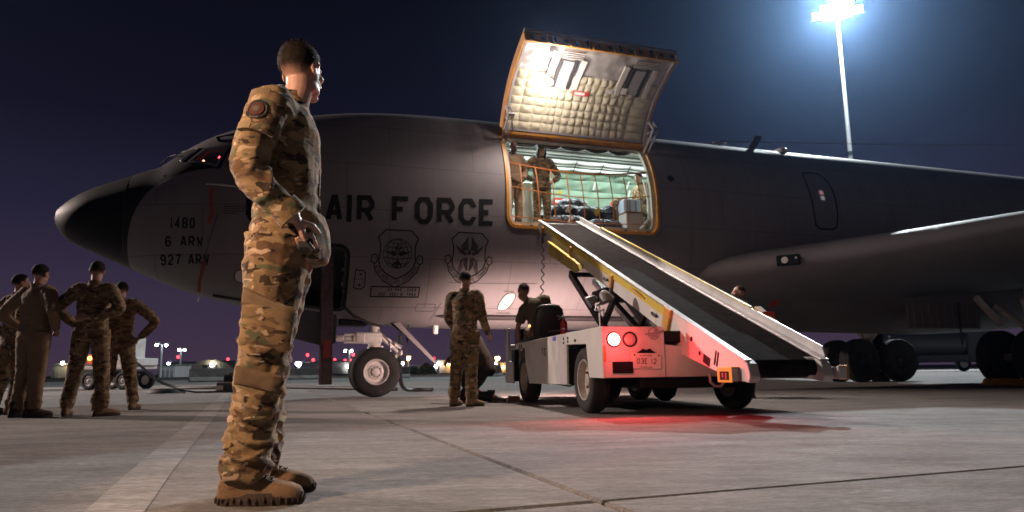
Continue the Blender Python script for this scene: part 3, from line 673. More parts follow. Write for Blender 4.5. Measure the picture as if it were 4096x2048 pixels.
# quilted lining: pillows between stitch lines on an uneven grid
quilt = mat('quilted_lining', (.52, .48, .36), .55, var=.10, scale=5, bump=.25, bscale=14)
silver = mat('silver_lining', (.62, .58, .58), .30, .55, var=.2, scale=3, bump=.9, bscale=5)
cols = [0, .075, .16, .245, .285, .325, .375, .43, .485, .535, .585, .635, .69, .745, .80, .86, 1]
rows = [.05, .15, .24, .33, .43, .53, .63, .73]
A0, A1 = D0+.09, D1-.09
rnd = random.Random(4)
jit = [[(rnd.uniform(-.006, .006), rnd.uniform(-.008, .008)) for _ in rows] for _ in cols]
lin = empty('lining', parent=door)
def pillow(i, j):
    mb = MB(); K = 7; h = rnd.uniform(.035, .062); sk = rnd.uniform(-.3, .3); ph0 = rnd.uniform(0, 6)
    c00 = (cols[i]+jit[i][j][0]*(0 < i < len(cols)-1), rows[j]+jit[i][j][1]); c10 = (cols[i+1]+jit[i+1][j][0]*(i+1 < len(cols)-1), rows[j]+jit[i+1][j][1])
    c01 = (cols[i]+jit[i][j+1][0]*(0 < i < len(cols)-1), rows[j+1]+jit[i][j+1][1]); c11 = (cols[i+1]+jit[i+1][j+1][0]*(i+1 < len(cols)-1), rows[j+1]+jit[i+1][j+1][1])
    vs = []
    for a in range(K+1):
        for b in range(K+1):
            u, v = a/K, b/K
            s_ = (c00[0]*(1-u)+c10[0]*u)*(1-v)+(c01[0]*(1-u)+c11[0]*u)*v; q = (c00[1]*(1-u)+c10[1]*u)*(1-v)+(c01[1]*(1-u)+c11[1]*u)*v
            bul = (math.sin(math.pi*u)*math.sin(math.pi*v))**.55
            wr = .20*math.sin(6*u+9*v*sk+ph0)*bul
            vs.append(dp(A0+(A1-A0)*s_, q, .14+h*bul*(1+wr)))
    mb.add(vs, [(a*(K+1)+b, (a+1)*(K+1)+b, (a+1)*(K+1)+b+1, a*(K+1)+b+1) for a in range(K) for b in range(K)])
    mb.build('quilt_pad', quilt, lin, smooth=True)
for i in range(len(cols)-1):
    for j in range(len(rows)-1): pillow(i, j)
m = MB(); shell(m, lambda a, b: dp(A0+(A1-A0)*a, .73+.235*b, .13+.035*noise.noise(V((a*9, b*4, 3)))+.02*noise.noise(V((a*23, b*9, 8)))), 60, 14); m.build('foil_blanket', silver, lin, smooth=True)
# two window bays cut into the lining: dark recess, pale ribs, grille
for s0 in (.205, .715):
    bay = empty('window_bay', parent=door)
    for ds, mt_, w_ in ((0, 'white_paint', .10), (.055, 'dark_steel', .07), (.155, 'dark_steel', .07), (.205, 'white_paint', .10)):
        path = [(A0+(A1-A0)*(s0+ds-.01*i/8*0), .58+.30*i/8) for i in range(9)]
        dbar(path, .150, .205 if mt_ == 'white_paint' else .200, 'bay_rib', M_[mt_], w_).parent = bay
    pth = [(A0+(A1-A0)*(s0+.105), .60+.26*i/6) for i in range(7)]
    dbar(pth, .12, .196, 'bay_panel', sealg, .22).parent = bay
    for k in range(4):
        q = .885+.018*k
        dbar([(A0+(A1-A0)*(s0+.04+.03*i), q) for i in range(6)], .165, .20, 'grille_slat', M_['white_paint'], .012).parent = bay
# red placard with white arrow
def plac(s, q, ln, hh, par, mt, name, off):
    mb = MB(); shell(mb, lambda a, b: dp(A0+(A1-A0)*(s+ln*a), q+hh*b, off), 4, 2); return mb.build(name, mt, par)
redm = mat('placard_red', (.55, .03, .03), .5); whm = mat('placard_white', (.75, .72, .68), .5)
pl = plac(.405, .52, .115, .055, door, redm, 'red_placard', .215); plac(.415, .53, .075, .035, pl, whm, 'arrow_shaft', .22)
plac(.63, .585, .05, .045, door, whm, 'white_placard', .215); plac(.735, .60, .045, .08, door, whm, 'white_placard', .215)
# hinge arms at both ends: folded A-frames with lightening holes
hw = mat('hinge_arm_paint', (.52, .49, .47), .5, dirt=.5, dirtcol=(.2, .17, .15))
def lbeam(p0, p1, w_, h_, par, name, hole=True):
    """perforated link: two flanges and a web of cross pieces"""
    p0, p1 = V(p0), V(p1); x_, y_, z_ = basis(p1-p0, (1, 0, 0)); mb = MB()
    mb.beam(p0+y_*h_*.42, p1+y_*h_*.42, w_, h_*.16, (1, 0, 0)); mb.beam(p0-y_*h_*.42, p1-y_*h_*.42, w_, h_*.16, (1, 0, 0))
    L = (p1-p0).length; n_ = max(2, int(L/.11))
    for i in range(n_+1):
        c = p0+z_*(L*i/n_); mb.beam(c-y_*h_*.42, c+y_*h_*.42, w_*.8, .035, (1, 0, 0))
    return mb.build(name, hw, par, bevel=.004)
for s_ in (DOOR_S0+.06, DOOR_S1-.02):
    hg = empty('hinge_arm', parent=air)
    a = dp(s_, .30, .22); b_ = HP+V((s_-3.8, -.62, .16)); c = surf(s_, ph_t+.16)+V((0, .04, .02)); c.x = s_
    lbeam(a, b_, .06, .12, hg, 'upper_link'); lbeam(b_, c, .06, .12, hg, 'lower_link')
    d_ = dp(s_, .16, .20); MB().tube([b_, d_], .022, 8).build('actuator_rod', hw, hg, smooth=True)
    MB().lathe([(.0, -.06), (.055, -.06), (.055, .06), (0, .06)], b_, (1, 0, 0), 12).build('pivot_pin', M_['steel'], hg, smooth=True)
    MB().tube([b_+V((.02, .02, -.02)), b_.lerp(c, .5)+V((.10, -.04, -.06)), c+V((.03, -.03, .02))], .008, 6).build('wire_loom', mat('blue_wire', (.05, .04, .12), .6), hg, smooth=True)
# work lamps clipped to the open door, shining down on the doorway
warm = (1.0, .81, .73)
for s_, q in ((.185, .925), (.222, .655)):
    base = dp(A0+(A1-A0)*s_, q, .20); nn = (dp(A0+(A1-A0)*s_, q, .30)-base).normalized()
    lp = empty('door_work_lamp', parent=air)
    MB().lathe([(.03, 0), (.05, .02), (.075, .06), (.08, .07), (.076, .07)], base, nn, 16).build('lamp_housing', M_['steel'], lp, smooth=True)
    MB().lathe([(0, .075), (.045, .072), (.07, .062)], base, nn, 16).build('lamp_lens', emit('door_lamp_glow_%d' % int(q*100), (1, .9, .8), 160), lp, smooth=True)
    ld = bpy.data.lights.new('door_lamp', 'SPOT'); ld.energy = 960; ld.color = warm; ld.shadow_soft_size = .045; ld.spot_size = R(148); ld.spot_blend = 1.0
    lo = bpy.data.objects.new('door_lamp_light', ld); COL.objects.link(lo); lo.parent = lp; lo.location = base+nn*.12; lo.rotation_euler = V((.10, .62, .78)).to_track_quat('Z', 'Y').to_euler()
    l3 = bpy.data.lights.new('door_lamp_bare', 'POINT'); l3.energy = 19; l3.color = warm; l3.shadow_soft_size = .05
    lo3 = bpy.data.objects.new('door_lamp_bare', l3); COL.objects.link(lo3); lo3.parent = lp; lo3.location = base+nn*.34
    l2 = bpy.data.lights.new('door_lining_fill', 'SPOT'); l2.energy = 34; l2.color = (1, .86, .72); l2.shadow_soft_size = .05; l2.spot_size = R(168); l2.spot_blend = .4  # added light hung off the door, aimed back to brighten its lining
    lo2 = bpy.data.objects.new('door_lining_fill', l2); COL.objects.link(lo2); lo2.parent = lp; lo2.location = base+nn*.58; lo2.rotation_euler = nn.to_track_quat('Z', 'Y').to_euler()
# ---- nose gear ----------------------------------------------------------
def wheel(par, c, axis, r, wd, hub_r, name='wheel', hub_mat='white_gear', dish=.03, bolts=8, deep=False):
    """tyre + rim; axis points to the outer face"""
    w_ = empty(name, parent=par); hw_ = wd/2; c = V(c); ax = V(axis).normalized()
    t_ = MB(); prof = [(hub_r, -hw_*.72), (hub_r*1.12, -hw_*.86), (r*.80, -hw_), (r*.91, -hw_*.92), (r*.965, -hw_*.76), (r*.99, -hw_*.5)]
    grooves = [-.42, -.14, .14, .42]; row = [(r, -hw_*.48)]
    for g in grooves: row += [(r, (g-.04)*hw_), (r-.012, (g-.03)*hw_), (r-.012, (g+.03)*hw_), (r, (g+.04)*hw_)]
    prof += row+[(q, -h_) for q, h_ in reversed(prof)]
    t_.lathe(prof, c, ax, 44, caps=False)
    t_.build('tyre', M_['rubber'], w_, smooth=True, ang=50)
    rm = MB(); rm.lathe([(hub_r*1.06, hw_*.78), (hub_r*1.0, hw_*.86), (hub_r*.93, hw_*.80), (hub_r*.86, hw_*(.80)-dish), (hub_r*.62, hw_*.80-dish*1.1), (hub_r*.56, hw_*.80-dish*.4), (hub_r*.34, hw_*.80-dish*.3), (hub_r*.30, hw_*.80+dish*.4), (hub_r*.16, hw_*.80+dish*.8), (0, hw_*.80+dish*.8)], c, ax, 32, caps=False)
    if deep:
        rm = MB(); rm.lathe([(hub_r*q, hw_*h_) for q, h_ in ((1.07, .76), (1.03, .90), (.97, .86), (.90, .40), (.84, .22), (.62, .20), (.56, .34), (.44, .36), (.40, .18), (.34, .20), (.31, .50), (.20, .58), (0, .58))], c, ax, 36, caps=False)
    rm.lathe([(hub_r*1.06, -hw_*.78), (hub_r*.9, -hw_*.7), (0, -hw_*.6)], c, ax, 24, caps=False)
    rim = rm.build('rim', M_[hub_mat], w_, smooth=True, ang=35)
    x_, y_, z_ = basis(ax); bo = MB()
    for k in range(bolts):
        a = 2*math.pi*k/bolts; q_, d_ = (.42, hw_*.34) if deep else (.76, hw_*.80-dish*1.05); p = c+x_*(hub_r*q_*math.cos(a))+y_*(hub_r*q_*math.sin(a))+z_*d_
        bo.lathe([(hub_r*.05, -.005), (hub_r*.05, .012), (0, .014)], p, z_, 6)
    tag(bo.build('wheel_bolts', M_['dark_steel'], w_), kind='stuff')
    return w_
ng = empty('nose_gear', parent=air)
for y_, ax in ((-.22, -1), (.22, 1)): wheel(ng, (0, y_, .475), (0, ax, 0), .475, .28, .235, bolts=10, deep=True)
W = M_['white_gear']
MB().tube([(0, -.24, .475), (0, .24, .475)], .07, 14).build('axle', W, ng, smooth=True)
m = MB(); m.lathe([(.075, .42), (.075, .70), (.10, .70), (.10, .98), (.125, 1.0), (.125, 1.10), (.10, 1.12), (.10, 1.6)], (0, 0, 0), (0, 0, 1), 20); m.build('oleo_strut', W, ng, smooth=True)
MB().box((0, 0, .92), (.26, .24, .10)).box((.02, 0, .965), (.30, .16, .04)).build('strut_collar', W, ng, bevel=.02)
m = MB(); m.box((-.05, -.12, 1.13), (.34, .09, .22)).box((-.05, .12, 1.13), (.34, .09, .22)); m.build('steering_bracket', W, ng, bevel=.02)
for z_ in (1.07, 1.21): MB().tube([(-.60, -.14, z_-.02), (-.18, -.14, z_-.02)], .028, 8).build('steering_rod', W, ng, smooth=True)
MB().lathe([(.06, 0), (.065, .03), (.065, .16), (.05, .18), (0, .18)], (-.78, -.14, 1.12), (1, 0, 0), 14).build('steering_actuator', W, ng, smooth=True)
MB().lathe([(.04, 0), (.04, .14), (.07, .15), (.07, .19), (0, .19)], (-.58, -.14, 1.12), (1, 0, 0), 12).build('actuator_body', W, ng, smooth=True)
MB().box((-.30, -.12, 1.14), (.20, .15, .20)).build('valve_block', W, ng, bevel=.03)
m = MB(); m.beam((.10, -.08, 1.16), (.50, -.06, .82), .12, .07); m.build('torque_link', W, ng, bevel=.02)
m = MB(); m.beam((.50, -.06, .86), (.34, -.10, .68), .05, .06); m.lathe([(.05, -.05), (.05, .05)], (.50, -.06, .84), (0, 1, 0), 12); m.build('torque_link', W, ng, bevel=.012)
MB().beam((.04, .10, 1.22), (.55, .10, .95), .09, .08).build('drag_brace', W, ng, bevel=.012)
for k in range(5): MB().tube([(.06+.02*k, -.12, 1.3-.03*k), (.22+.02*k, -.15, 1.12-.02*k), (.30, -.12, .98-.03*k)], .010, 6).build('hydraulic_line', M_['steel'], ng, smooth=True)
m = MB(); m.beam((.22, -.32, 1.44), (.86, -.36, .95), .10, .035); m.build('gear_door_strut', M_['dark_steel'], ng, bevel=.008)
MB().add([V(q) for q in ((.30, -.46, 1.40), (1.10, -.50, .62), (1.14, -.50, .66), (.42, -.46, 1.42), (.30, -.44, 1.40), (1.10, -.48, .62), (1.14, -.48, .66), (.42, -.44, 1.42))], [(0, 1, 2, 3), (7, 6, 5, 4), (0, 4, 5, 1), (1, 5, 6, 2), (2, 6, 7, 3), (3, 7, 4, 0)]).build('nose_gear_door', M_['grey_paint'], ng)
MB().beam((.62, -.30, 1.40), (.56, -.28, .55), .035, .035).build('door_rod', M_['dark_steel'], ng)
MB().box((-.45, -.05, 1.42), (.55, .6, .12)).build('wheel_well_edge', M_['black_paint'], ng, bevel=.03)

# ---- crew hatch: dark well, bent rim, hanging door and ladder ------------
ch = empty('crew_hatch', parent=air)
sweep(hatch_loop, -.03, .03, -.06, .016).build('hatch_rim', M_['black_paint'], ch, smooth=True)
sweep(hatch_loop, -.055, -.030, -.05, .012).build('hatch_lip', M_['dark_steel'], ch, smooth=True)
well = mat('hatch_well', (.055, .052, .055), .7)
m = MB(); Q = [surf(a, b / RA)+V((0, .62, .10)) for a, b in hatch_loop]; P = [surf(a, b/RA)-surfn(a, b/RA)*.03 for a, b in hatch_loop]; n = len(P)
m.add(P+Q, [(i, (i+1) % n, n+(i+1) % n, n+i) for i in range(n)]+[tuple(range(n, 2*n))]); m.build('hatch_well_lining', well, ch)
for k in range(6): MB().box((-.74, -1.25+.05*(k % 2), 1.92+.13*k), (.06, .10, .07)).build('latch_roller', M_['steel'] if k % 2 else M_['dark_steel'], ch, bevel=.012)
# hatch door hanging below, as a thick panel
MB().prism([(-1.66, 1.62), (-.82, 1.50), (-.83, 1.00), (-.98, .92), (-1.66, 1.10)], lambda x, z, d: V((x, -1.12+d-.25*(1.6-z)*0, z)), 0, .07).build('hatch_door', mat('hatch_door_paint', (.10, .095, .10), .5), ch, bevel=.015)
MB().tube([(-.72, -.95, 1.68), (-.5, -.86, 1.50), (-.15, -.72, 1.36), (.05, -.6, 1.33)], .028, 8).build('door_seal_hose', M_['black_rubber'], ch, smooth=True)
# ladder
ld_ = empty('crew_ladder', (0, 0, 0)); ld_.parent = None; ld_.matrix_local = AIR_M.copy()
tag(ld_, 'dark red crew ladder hanging from the hatch behind the nose', 'ladder')
lm = mat('ladder_paint', (.105, .068, .064), .42, .3, var=.2, scale=9, dirt=.5, dirtcol=(.25, .2, .19))
for y_ in (-1.40, -1.02):
    m = MB(); m.beam((-1.03+.0*y_, y_, 2.52), (-1.0, y_, .27), .20, .03, (0, 1, 0)); m.build('ladder_rail', lm, ld_, bevel=.006)
for k in range(8): MB().tube([(-1.01, -1.36, .42+.27*k), (-1.01, -1.02, .42+.27*k)], .016, 8).build('ladder_rung', M_['steel'], ld_, smooth=True)
MB().box((-1.0, -1.422, .88), (.12, .008, .30)).build('red_patch', mat('ladder_patch_red', (.34, .045, .035), .2, coat=.6), ld_)  # small glossy red patch low on the near rail

# ---- wing, landing light, right wing, engine, main gear ------------------
def airfoil(le, chord, thick, z0, y_, n=14, twist=0):
    up = []
    for i in range(n+1):
        x_ = (1-math.cos(math.pi*i/n))/2
        yt = 5*thick*(.2969*math.sqrt(x_)-.126*x_-.3516*x_**2+.2843*x_**3-.1015*x_**4)
        up.append((x_, yt))
    ring = [V((le+chord*x_, y_, z0+chord*(yt*1.05))) for x_, yt in up]+[V((le+chord*x_, y_, z0-chord*yt*.85)) for x_, yt in reversed(up[1:-1])]
    return ring
for sd, nm in ((-1, 'left_wing'), (1, 'right_wing')):
    m = MB(); secs = [(6.05, 10.4, .105, 2.34, .9), (6.40, 9.9, .115, 2.38, 1.55), (6.75, 9.4, .12, 2.42, 1.95), (8.6, 8.3, .118, 2.60, 4.2), (11.4, 6.6, .115, 2.95, 8.0), (15.9, 4.6, .105, 3.55, 14.0), (20.0, 2.7, .095, 4.2, 19.9)]
    m.loft([airfoil(a, b_, c, d_, sd*e) for a, b_, c, d_, e in secs]); m.build('wing', M_['grey_paint'], air, smooth=True, ang=60)
ll = empty('landing_light', parent=air)
lc = V((7.565, -2.99, 2.52)); la = V((-.77, -.635, .0)).normalized()
x_, y_, z_ = basis(la, (0, 0, 1))
LM = Matrix.Translation(lc) @ Matrix((( x_.x, y_.x, z_.x, 0), (x_.y, y_.y, z_.y, 0), (x_.z, y_.z, z_.z, 0), (0, 0, 0, 1)))
MB().box((0, 0, 0), (.44, .21, .10)).xf(LM).build('light_recess', M_['black_paint'], ll, bevel=.02)
MB().lathe([(0, .02), (.06, .02), (.068, .0)], LM @ V((-.06, 0, .055)), la, 18).build('light_lens', mat('lens_white', (.7, .66, .62), .15), ll, smooth=True)
MB().lathe([(0, .02), (.022, .02), (.026, .0)], LM @ V((.15, .03, .055)), la, 12).build('light_lens', mat('lens_white_small', (.6, .56, .52), .15), ll, smooth=True)
# belly fairing and gear bay between the wings
m = MB(); m.loft([[V((s_, k*1.75*math.cos(a), 2.3+(k*1.05)*math.sin(a))) for a in [i*math.pi/10 for i in range(20)]] for s_, k in ((7.2, .3), (8.5, .80), (10.0, .95), (14, 1), (16.5, .9))]); m.build('belly_fairing', M_['grey_paint'], air, smooth=True)
# far engine nacelle (starboard inboard), hidden behind the belly and wing
m = MB(); m.lathe([(.72, 0), (.86, .04), (.98, .35), (1.05, 1.0), (1.03, 2.2), (.86, 3.0), (.5, 3.6), (.3, 4.0), (0, 4.0)], (11.2, 8.3, 2.45), (1, 0, 0), 28); m.build('engine_nacelle', M_['grey_paint'], air, smooth=True, ang=60)
MB().lathe([(.72, 0), (.70, .3), (0, .35)], (11.2, 8.3, 2.45), (1, 0, 0), 24).build('engine_inlet', M_['black_paint'], air, smooth=True)
MB().box((13.4, 8.3, 3.2), (3.4, .22, .8)).build('engine_pylon', M_['grey_paint'], air, bevel=.05)
def main_gear(yc, s0):
    g = empty('main_gear', parent=air)
    for ds in (0, 1.42):
        for dy in (-.42, .42): wheel(g, (s0+ds, yc+dy, .62), (0, math.copysign(1, dy), 0), .62, .40, .27, bolts=10, hub_mat='dark_steel', deep=True)
        MB().tube([(s0+ds, yc-.45, .62), (s0+ds, yc+.45, .62)], .09, 12).build('axle', W, g, smooth=True)
    MB().beam((s0, yc, .66), (s0+1.42, yc, .66), .2, .22).build('truck_beam', W, g, bevel=.03)
    MB().lathe([(.12, .6), (.12, 1.2), (.17, 1.22), (.17, 2.3)], (s0+.71, yc, 0), (0, 0, 1), 18).build('oleo_strut', W, g, smooth=True)
    MB().beam((s0+.2, yc-.12, 1.95), (s0+.68, yc, .95), .11, .12).build('drag_brace', W, g, bevel=.02)
    MB().beam((s0+.71, yc, 1.1), (s0+.71, yc-math.copysign(1.2, yc), 2.1), .12, .12).build('side_brace', W, g, bevel=.02)
    return g
main_gear(-2.45, 14.2); main_gear(2.6, 14.2)
# wheel-well door and ribbed bay edge ahead of the near gear
gd = empty('gear_bay_door', parent=air)
MB().box((12.9, -1.75, 1.60), (2.2, .05, .60)).build('bay_door_skin', M_['grey_paint'], gd, bevel=.01)
for k in range(9): MB().box((11.95+.24*k, -1.80, 1.60), (.04, .06, .56)).build('bay_door_rib', M_['grey_paint'], gd)
MB().beam((13.4, -2.2, 2.0), (14.0, -2.3, 1.35), .11, .14).build('bay_door_brace', W, gd, bevel=.02)
MB().beam((13.2, -1.9, 1.9), (13.2, -1.9, .92), .03, .03).build('bay_door_rod', M_['dark_steel'], gd)
# ================================================================== ramp, field
def concrete(name, k=1.0, seed=0.0):
    m = bpy.data.materials.new(name); m.use_nodes = True; t = m.node_tree; b = t.nodes['Principled BSDF']
    g = node(t, 'ShaderNodeNewGeometry'); pos = g.outputs['Position']
    def nz(scale, det, rg=.55, stretch=None, off=0):
        src = pos
        if stretch:
            mp = node(t, 'ShaderNodeMapping'); mp.inputs['Rotation'].default_value = (0, 0, R(-19.5)); mp.inputs['Scale'].default_value = stretch; mp.inputs['Location'].default_value = (off, off, 0); t.links.new(pos, mp.inputs[0]); src = mp.outputs[0]
        n_ = node(t, 'ShaderNodeTexNoise'); n_.inputs['Scale'].default_value = scale; n_.inputs['Detail'].default_value = det; n_.inputs['Roughness'].default_value = rg
        t.links.new(src, n_.inputs['Vector']); return n_.outputs[0]
    def mr(s_, a, b_, c, d):
        r_ = node(t, 'ShaderNodeMapRange'); r_.inputs[1].default_value = a; r_.inputs[2].default_value = b_; r_.inputs[3].default_value = c; r_.inputs[4].default_value = d; t.links.new(s_, r_.inputs[0]); return r_.outputs[0]
    base = node(t, 'ShaderNodeRGB'); base.outputs[0].default_value = (.215*k, .204*k, .192*k, 1)
    last = base.outputs[0]
    def mul(f):
        nonlocal last
        x_ = node(t, 'ShaderNodeMix', data_type='RGBA', blend_type='MULTIPLY'); x_.inputs[0].default_value = 1; t.links.new(last, x_.inputs[6]); t.links.new(f, x_.inputs[7]); last = x_.outputs[2]
    mul(mr(nz(.35, 5, off=seed, stretch=(1, 1, 1)), .3, .7, .80, 1.16))           # broad staining
    mul(mr(nz(2.2, 8, .65, (.45, 1.6, 1), seed+3), .3, .75, .70, 1.22))               # drag streaks
    mul(mr(nz(9, 7, .7, (.35, 1.5, 1), 9), .35, .7, .76, 1.18))                       # broom finish blotches
    mul(mr(nz(90, 3, .6, (.22, 1.4, 1), 5), .3, .7, .68, 1.32))                        # fine brush marks
    mul(mr(nz(34, 5, .7, (.5, 1.5, 1), 15), .3, .7, .76, 1.24))                        # scuffs
    sp_ = nz(300, 3, .7); mul(mr(sp_, .3, .7, .68, 1.32))                                  # aggregate grain
    sg = nz(1.1, 6, .6, (1, 1, 1), seed+21); mul(mr(sg, .56, .72, 1.0, .72))                 # oil and tyre stains
    t.links.new(last, b.inputs['Base Color'])
    r1 = mr(nz(3, 5, stretch=(.6, 1.4, 1), off=2), .3, .7, .80, .98); t.links.new(r1, b.inputs['Roughness']); b.inputs['Specular IOR Level'].default_value = .16
    b1 = node(t, 'ShaderNodeBump'); b1.inputs['Strength'].default_value = .35; b1.inputs['Distance'].default_value = .004; t.links.new(nz(120, 5, .7, (.25, 1.5, 1), 5), b1.inputs['Height'])
    b2 = node(t, 'ShaderNodeBump'); b2.inputs['Strength'].default_value = .35; b2.inputs['Distance'].default_value = .0025; t.links.new(sp_, b2.inputs['Height']); t.links.new(b1.outputs[0], b2.inputs['Normal'])
    t.links.new(b2.outputs[0], b.inputs['Normal'])
    return m
E1 = V((.943, .334, 0)); E2 = V((-.334, .943, 0)); GC = V((.31, 2.68, 0)); SL = 7.6
field = MB().add([(-900, -300, -.13), (900, -300, -.13), (900, 1500, -.13), (-900, 1500, -.13)], [(0, 1, 2, 3)]).build('ground', mat('dry_field', (.045, .038, .030), .95, var=.4, scale=.15, bump=.5, bscale=2))
tag(field, kind='structure')
apron = empty('apron'); tag(apron, kind='structure')
conc = [concrete('slab_concrete_%d' % i, k, i*13.7) for i, k in enumerate((1.0, .95, 1.05))]
joint = mat('joint_sealant', (.030, .028, .026), .8, var=.3, scale=20)
c0 = GC-E1*(SL*6)-E2*(SL*3)
def gp(i, j, z): p = GC+E1*(SL*i)+E2*(SL*j); return V((p.x, p.y, z))
MB().add([gp(-7, -3, -.035), gp(8, -3, -.035), gp(8, 6, -.035), gp(-7, 6, -.035)], [(0, 1, 2, 3)]).build('joint_bed', joint, apron)
rs_ = random.Random(3)
g_ = .011
slab_mesh = []
for k in range(3):
    q = SL/2-g_; me = MB()
    ch_ = .012
    top = [(-q+ch_, -q+ch_, 0), (q-ch_, -q+ch_, 0), (q-ch_, q-ch_, 0), (-q+ch_, q-ch_, 0)]; mid = [(-q, -q, -ch_*.7), (q, -q, -ch_*.7), (q, q, -ch_*.7), (-q, q, -ch_*.7)]; bot = [(x, y, -.1) for x, y, z in mid]
    me.add(top+mid+bot, [(0, 1, 2, 3)]+[(4+i, 4+(i+1) % 4, (i+1) % 4, i) for i in range(4)]+[(8+i, 8+(i+1) % 4, 4+(i+1) % 4, 4+i) for i in range(4)])
    mm_ = me.mesh('slab'); mm_.materials.append(conc[k]); slab_mesh.append(mm_)
ang = math.atan2(E1.y, E1.x)
for i in range(-7, 8):
    for j in range(-3, 6):
        o = bpy.data.objects.new('slab', slab_mesh[rs_.randrange(3)]); COL.objects.link(o); o.parent = apron
        p = gp(i+.5, j+.5, 0); o.location = (p.x, p.y, rs_.uniform(-.0015, .0015)); o.rotation_euler = (0, 0, ang)
# the ramp beyond the slabs one can tell apart
far = MB(); far.add([(-260, 34, -.012), (260, 34, -.012), (260, 57, -.012), (-260, 57, -.012)], [(0, 1, 2, 3)])
far.add([(-260, -60, -.045), (260, -60, -.045), (260, 34, -.045), (-260, 34, -.045)], [(0, 1, 2, 3)])
far.build('ramp_sheet', conc[0], apron)
# worn taxi line, laid as a thin sheet
line_m = concrete('worn_line_paint', 1.22, 4.2); 
sl_ = MB(); L0 = [V((-1.20, 2.02, .004)), V((-1.81, 3.6, .004)), V((-3.15, 7.19, .004)), V((-4.25, 10.1, .004)), V((-6.9, 17.2, .004))]; dv = V((.19, .067, 0))
sl_.add([p-dv*.5 for p in L0]+[p+dv*.5 for p in L0], [(i, i+1, 6+i, 5+i) for i in range(4)]); lo_ = sl_.build('taxi_line', line_m, apron)
# ================================================================== barriers, buildings, lamps far off
barr_m = concrete('barrier_concrete', 1.15, 8.8)
def barrier(x0, y0, x1, y1, label):
    a, b = V((x0, y0, 0)), V((x1, y1, 0)); d = (b-a); L = d.length; d.normalize()
    o = MB().prism([(-.30, 0), (.30, 0), (.30, .08), (.13, .30), (.085, .80), (-.085, .80), (-.13, .30), (-.30, .08)], lambda x, y, t_: a+d*t_+V((-d.y, d.x, 0))*x+V((0, 0, y)), 0, L)
    o = o.build('concrete_barrier', barr_m, None, bevel=.01)
    tag(o, label, 'barrier', 'concrete barriers along the ramp edge')
barrier(-19.2, 42.0, -17.1, 43.2, 'concrete barrier left of the standing soldier in front, below the domed shelter')
barrier(-16.2, 50.5, -13.7, 51.4, 'concrete barrier just left of the crew ladder')
barrier(-9.9, 52.0, -7.7, 52.6, 'concrete barrier just right of the nose wheel')
barrier(-2.9, 53.2, -.9, 53.6, 'concrete barrier left of the loader, behind the kneeling person')
beige = mat('beige_wall', (.40, .37, .31), .8, var=.1, scale=.4); white_w = mat('white_wall', (.62, .62, .62), .7, var=.06, scale=.3); roof_g = mat('grey_roof', (.30, .30, .30), .6, var=.1)
dark_w = mat('dark_opening', (.02, .02, .02), .8); tan_w = mat('tan_shelter', (.27, .24, .18), .8, var=.12, scale=.5)
def P_at(px, py, Y):
    """world point seen at photo pixel (4096 wide) at distance Y, for laying out far things"""
    q = cam.matrix_world.to_3x3() @ V(((px-2048)/2800, (1024-py)/2800, -1)); return V((0, 0, .48))+q*(Y/q.y)
# domed shelter
def shelter():
    a, b = P_at(748, 1484, 170), P_at(935, 1484, 170); w_ = (b.x-a.x)/2; c = V(((a.x+b.x)/2, 170, 0)); r = empty('domed_shelter', c)
    h_ = P_at(840, 1440, 170).z
    prof = [(w_*math.cos(t_), h_*math.sin(t_)**.8) for t_ in [math.pi*i/18 for i in range(19)]]
    m = MB(); m.prism(prof, lambda x, z, d: V((x, d, z)), 0, 30); m.build('shelter_shell', tan_w, r, smooth=True, ang=50)
    m = MB(); m.prism([(x*1.02, z*1.02) for x, z in prof], lambda x, z, d: V((x, d, z)), -.5, .3); m.build('shelter_front_rib', tan_w, r)
    MB().box((0, -.3, 1.3), (3.2, .6, 2.6)).build('shelter_doorway', dark_w, r)
    l = MB().ell((P_at(847, 1460, 169).x-c.x, -.9, P_at(847, 1460, 169).z), (.42, .42, .42), 12, 8).build('wall_lamp', emit('wall_lamp_glow', (1, .93, .80), 60), r, smooth=True)
    tag(r, 'tan domed shelter with a lit wall lamp behind the left barrier', 'building')
shelter()
def hall(px0, px1, ybase, yeave, yroof, Y, name, label, mt, depth=25, ndoor=2, gable=True, lamp=None):
    a, b = P_at(px0, ybase, Y), P_at(px1, ybase, Y); w_ = b.x-a.x; ze, zr = P_at(px0, yeave, Y).z, P_at(px0, yroof, Y).z
    r = empty(name, (a.x, Y, 0))
    MB().box((w_/2, depth/2, ze/2), (w_, depth, ze)).build('wall', mt, r)
    if gable: MB().prism([(-.4, ze), (w_+.4, ze), (w_/2, zr)], lambda x, z, d: V((x, d, z)), -.5, depth+.5).build('roof', roof_g if mt is beige else mt, r)
    else: MB().box((w_/2, depth/2, (ze+zr)/2), (w_+.6, depth+.6, zr-ze)).build('roof', roof_g, r)
    for k in range(ndoor):
        x = w_*(k+.5)/ndoor; d_ = MB().box((x, -.05, ze*.3), (w_/ndoor*.45, .12, ze*.6)).build('roller_door', mat('roller_door_%s_%d' % (name, k), (.45, .45, .44), .6), r)
        for q in range(3): MB().box((x, -.13, ze*.12+ze*.18*q), (w_/ndoor*.45, .04, .06)).build('door_rib', roof_g, d_)
    if lamp:
        for lx, lz, c, s in lamp:
            p = P_at(lx, lz, Y-.8); MB().ell((p.x-a.x, -.8, p.z), (s*.62, s*.62, s*.62), 10, 7).build('wall_lamp', emit('lamp_%s_%d' % (name, lx), c, 40), r, smooth=True)
    tag(r, label, 'building')
WW, OR = (1, .96, .9), (1, .48, .12)
hall(1215, 1392, 1487, 1452, 1440, 200, 'white_hangar', 'long white hangar between the crew ladder and the nose wheel', white_w, lamp=[(1227, 1466, (1, .9, .7), .5), (1392, 1466, WW, .5)])
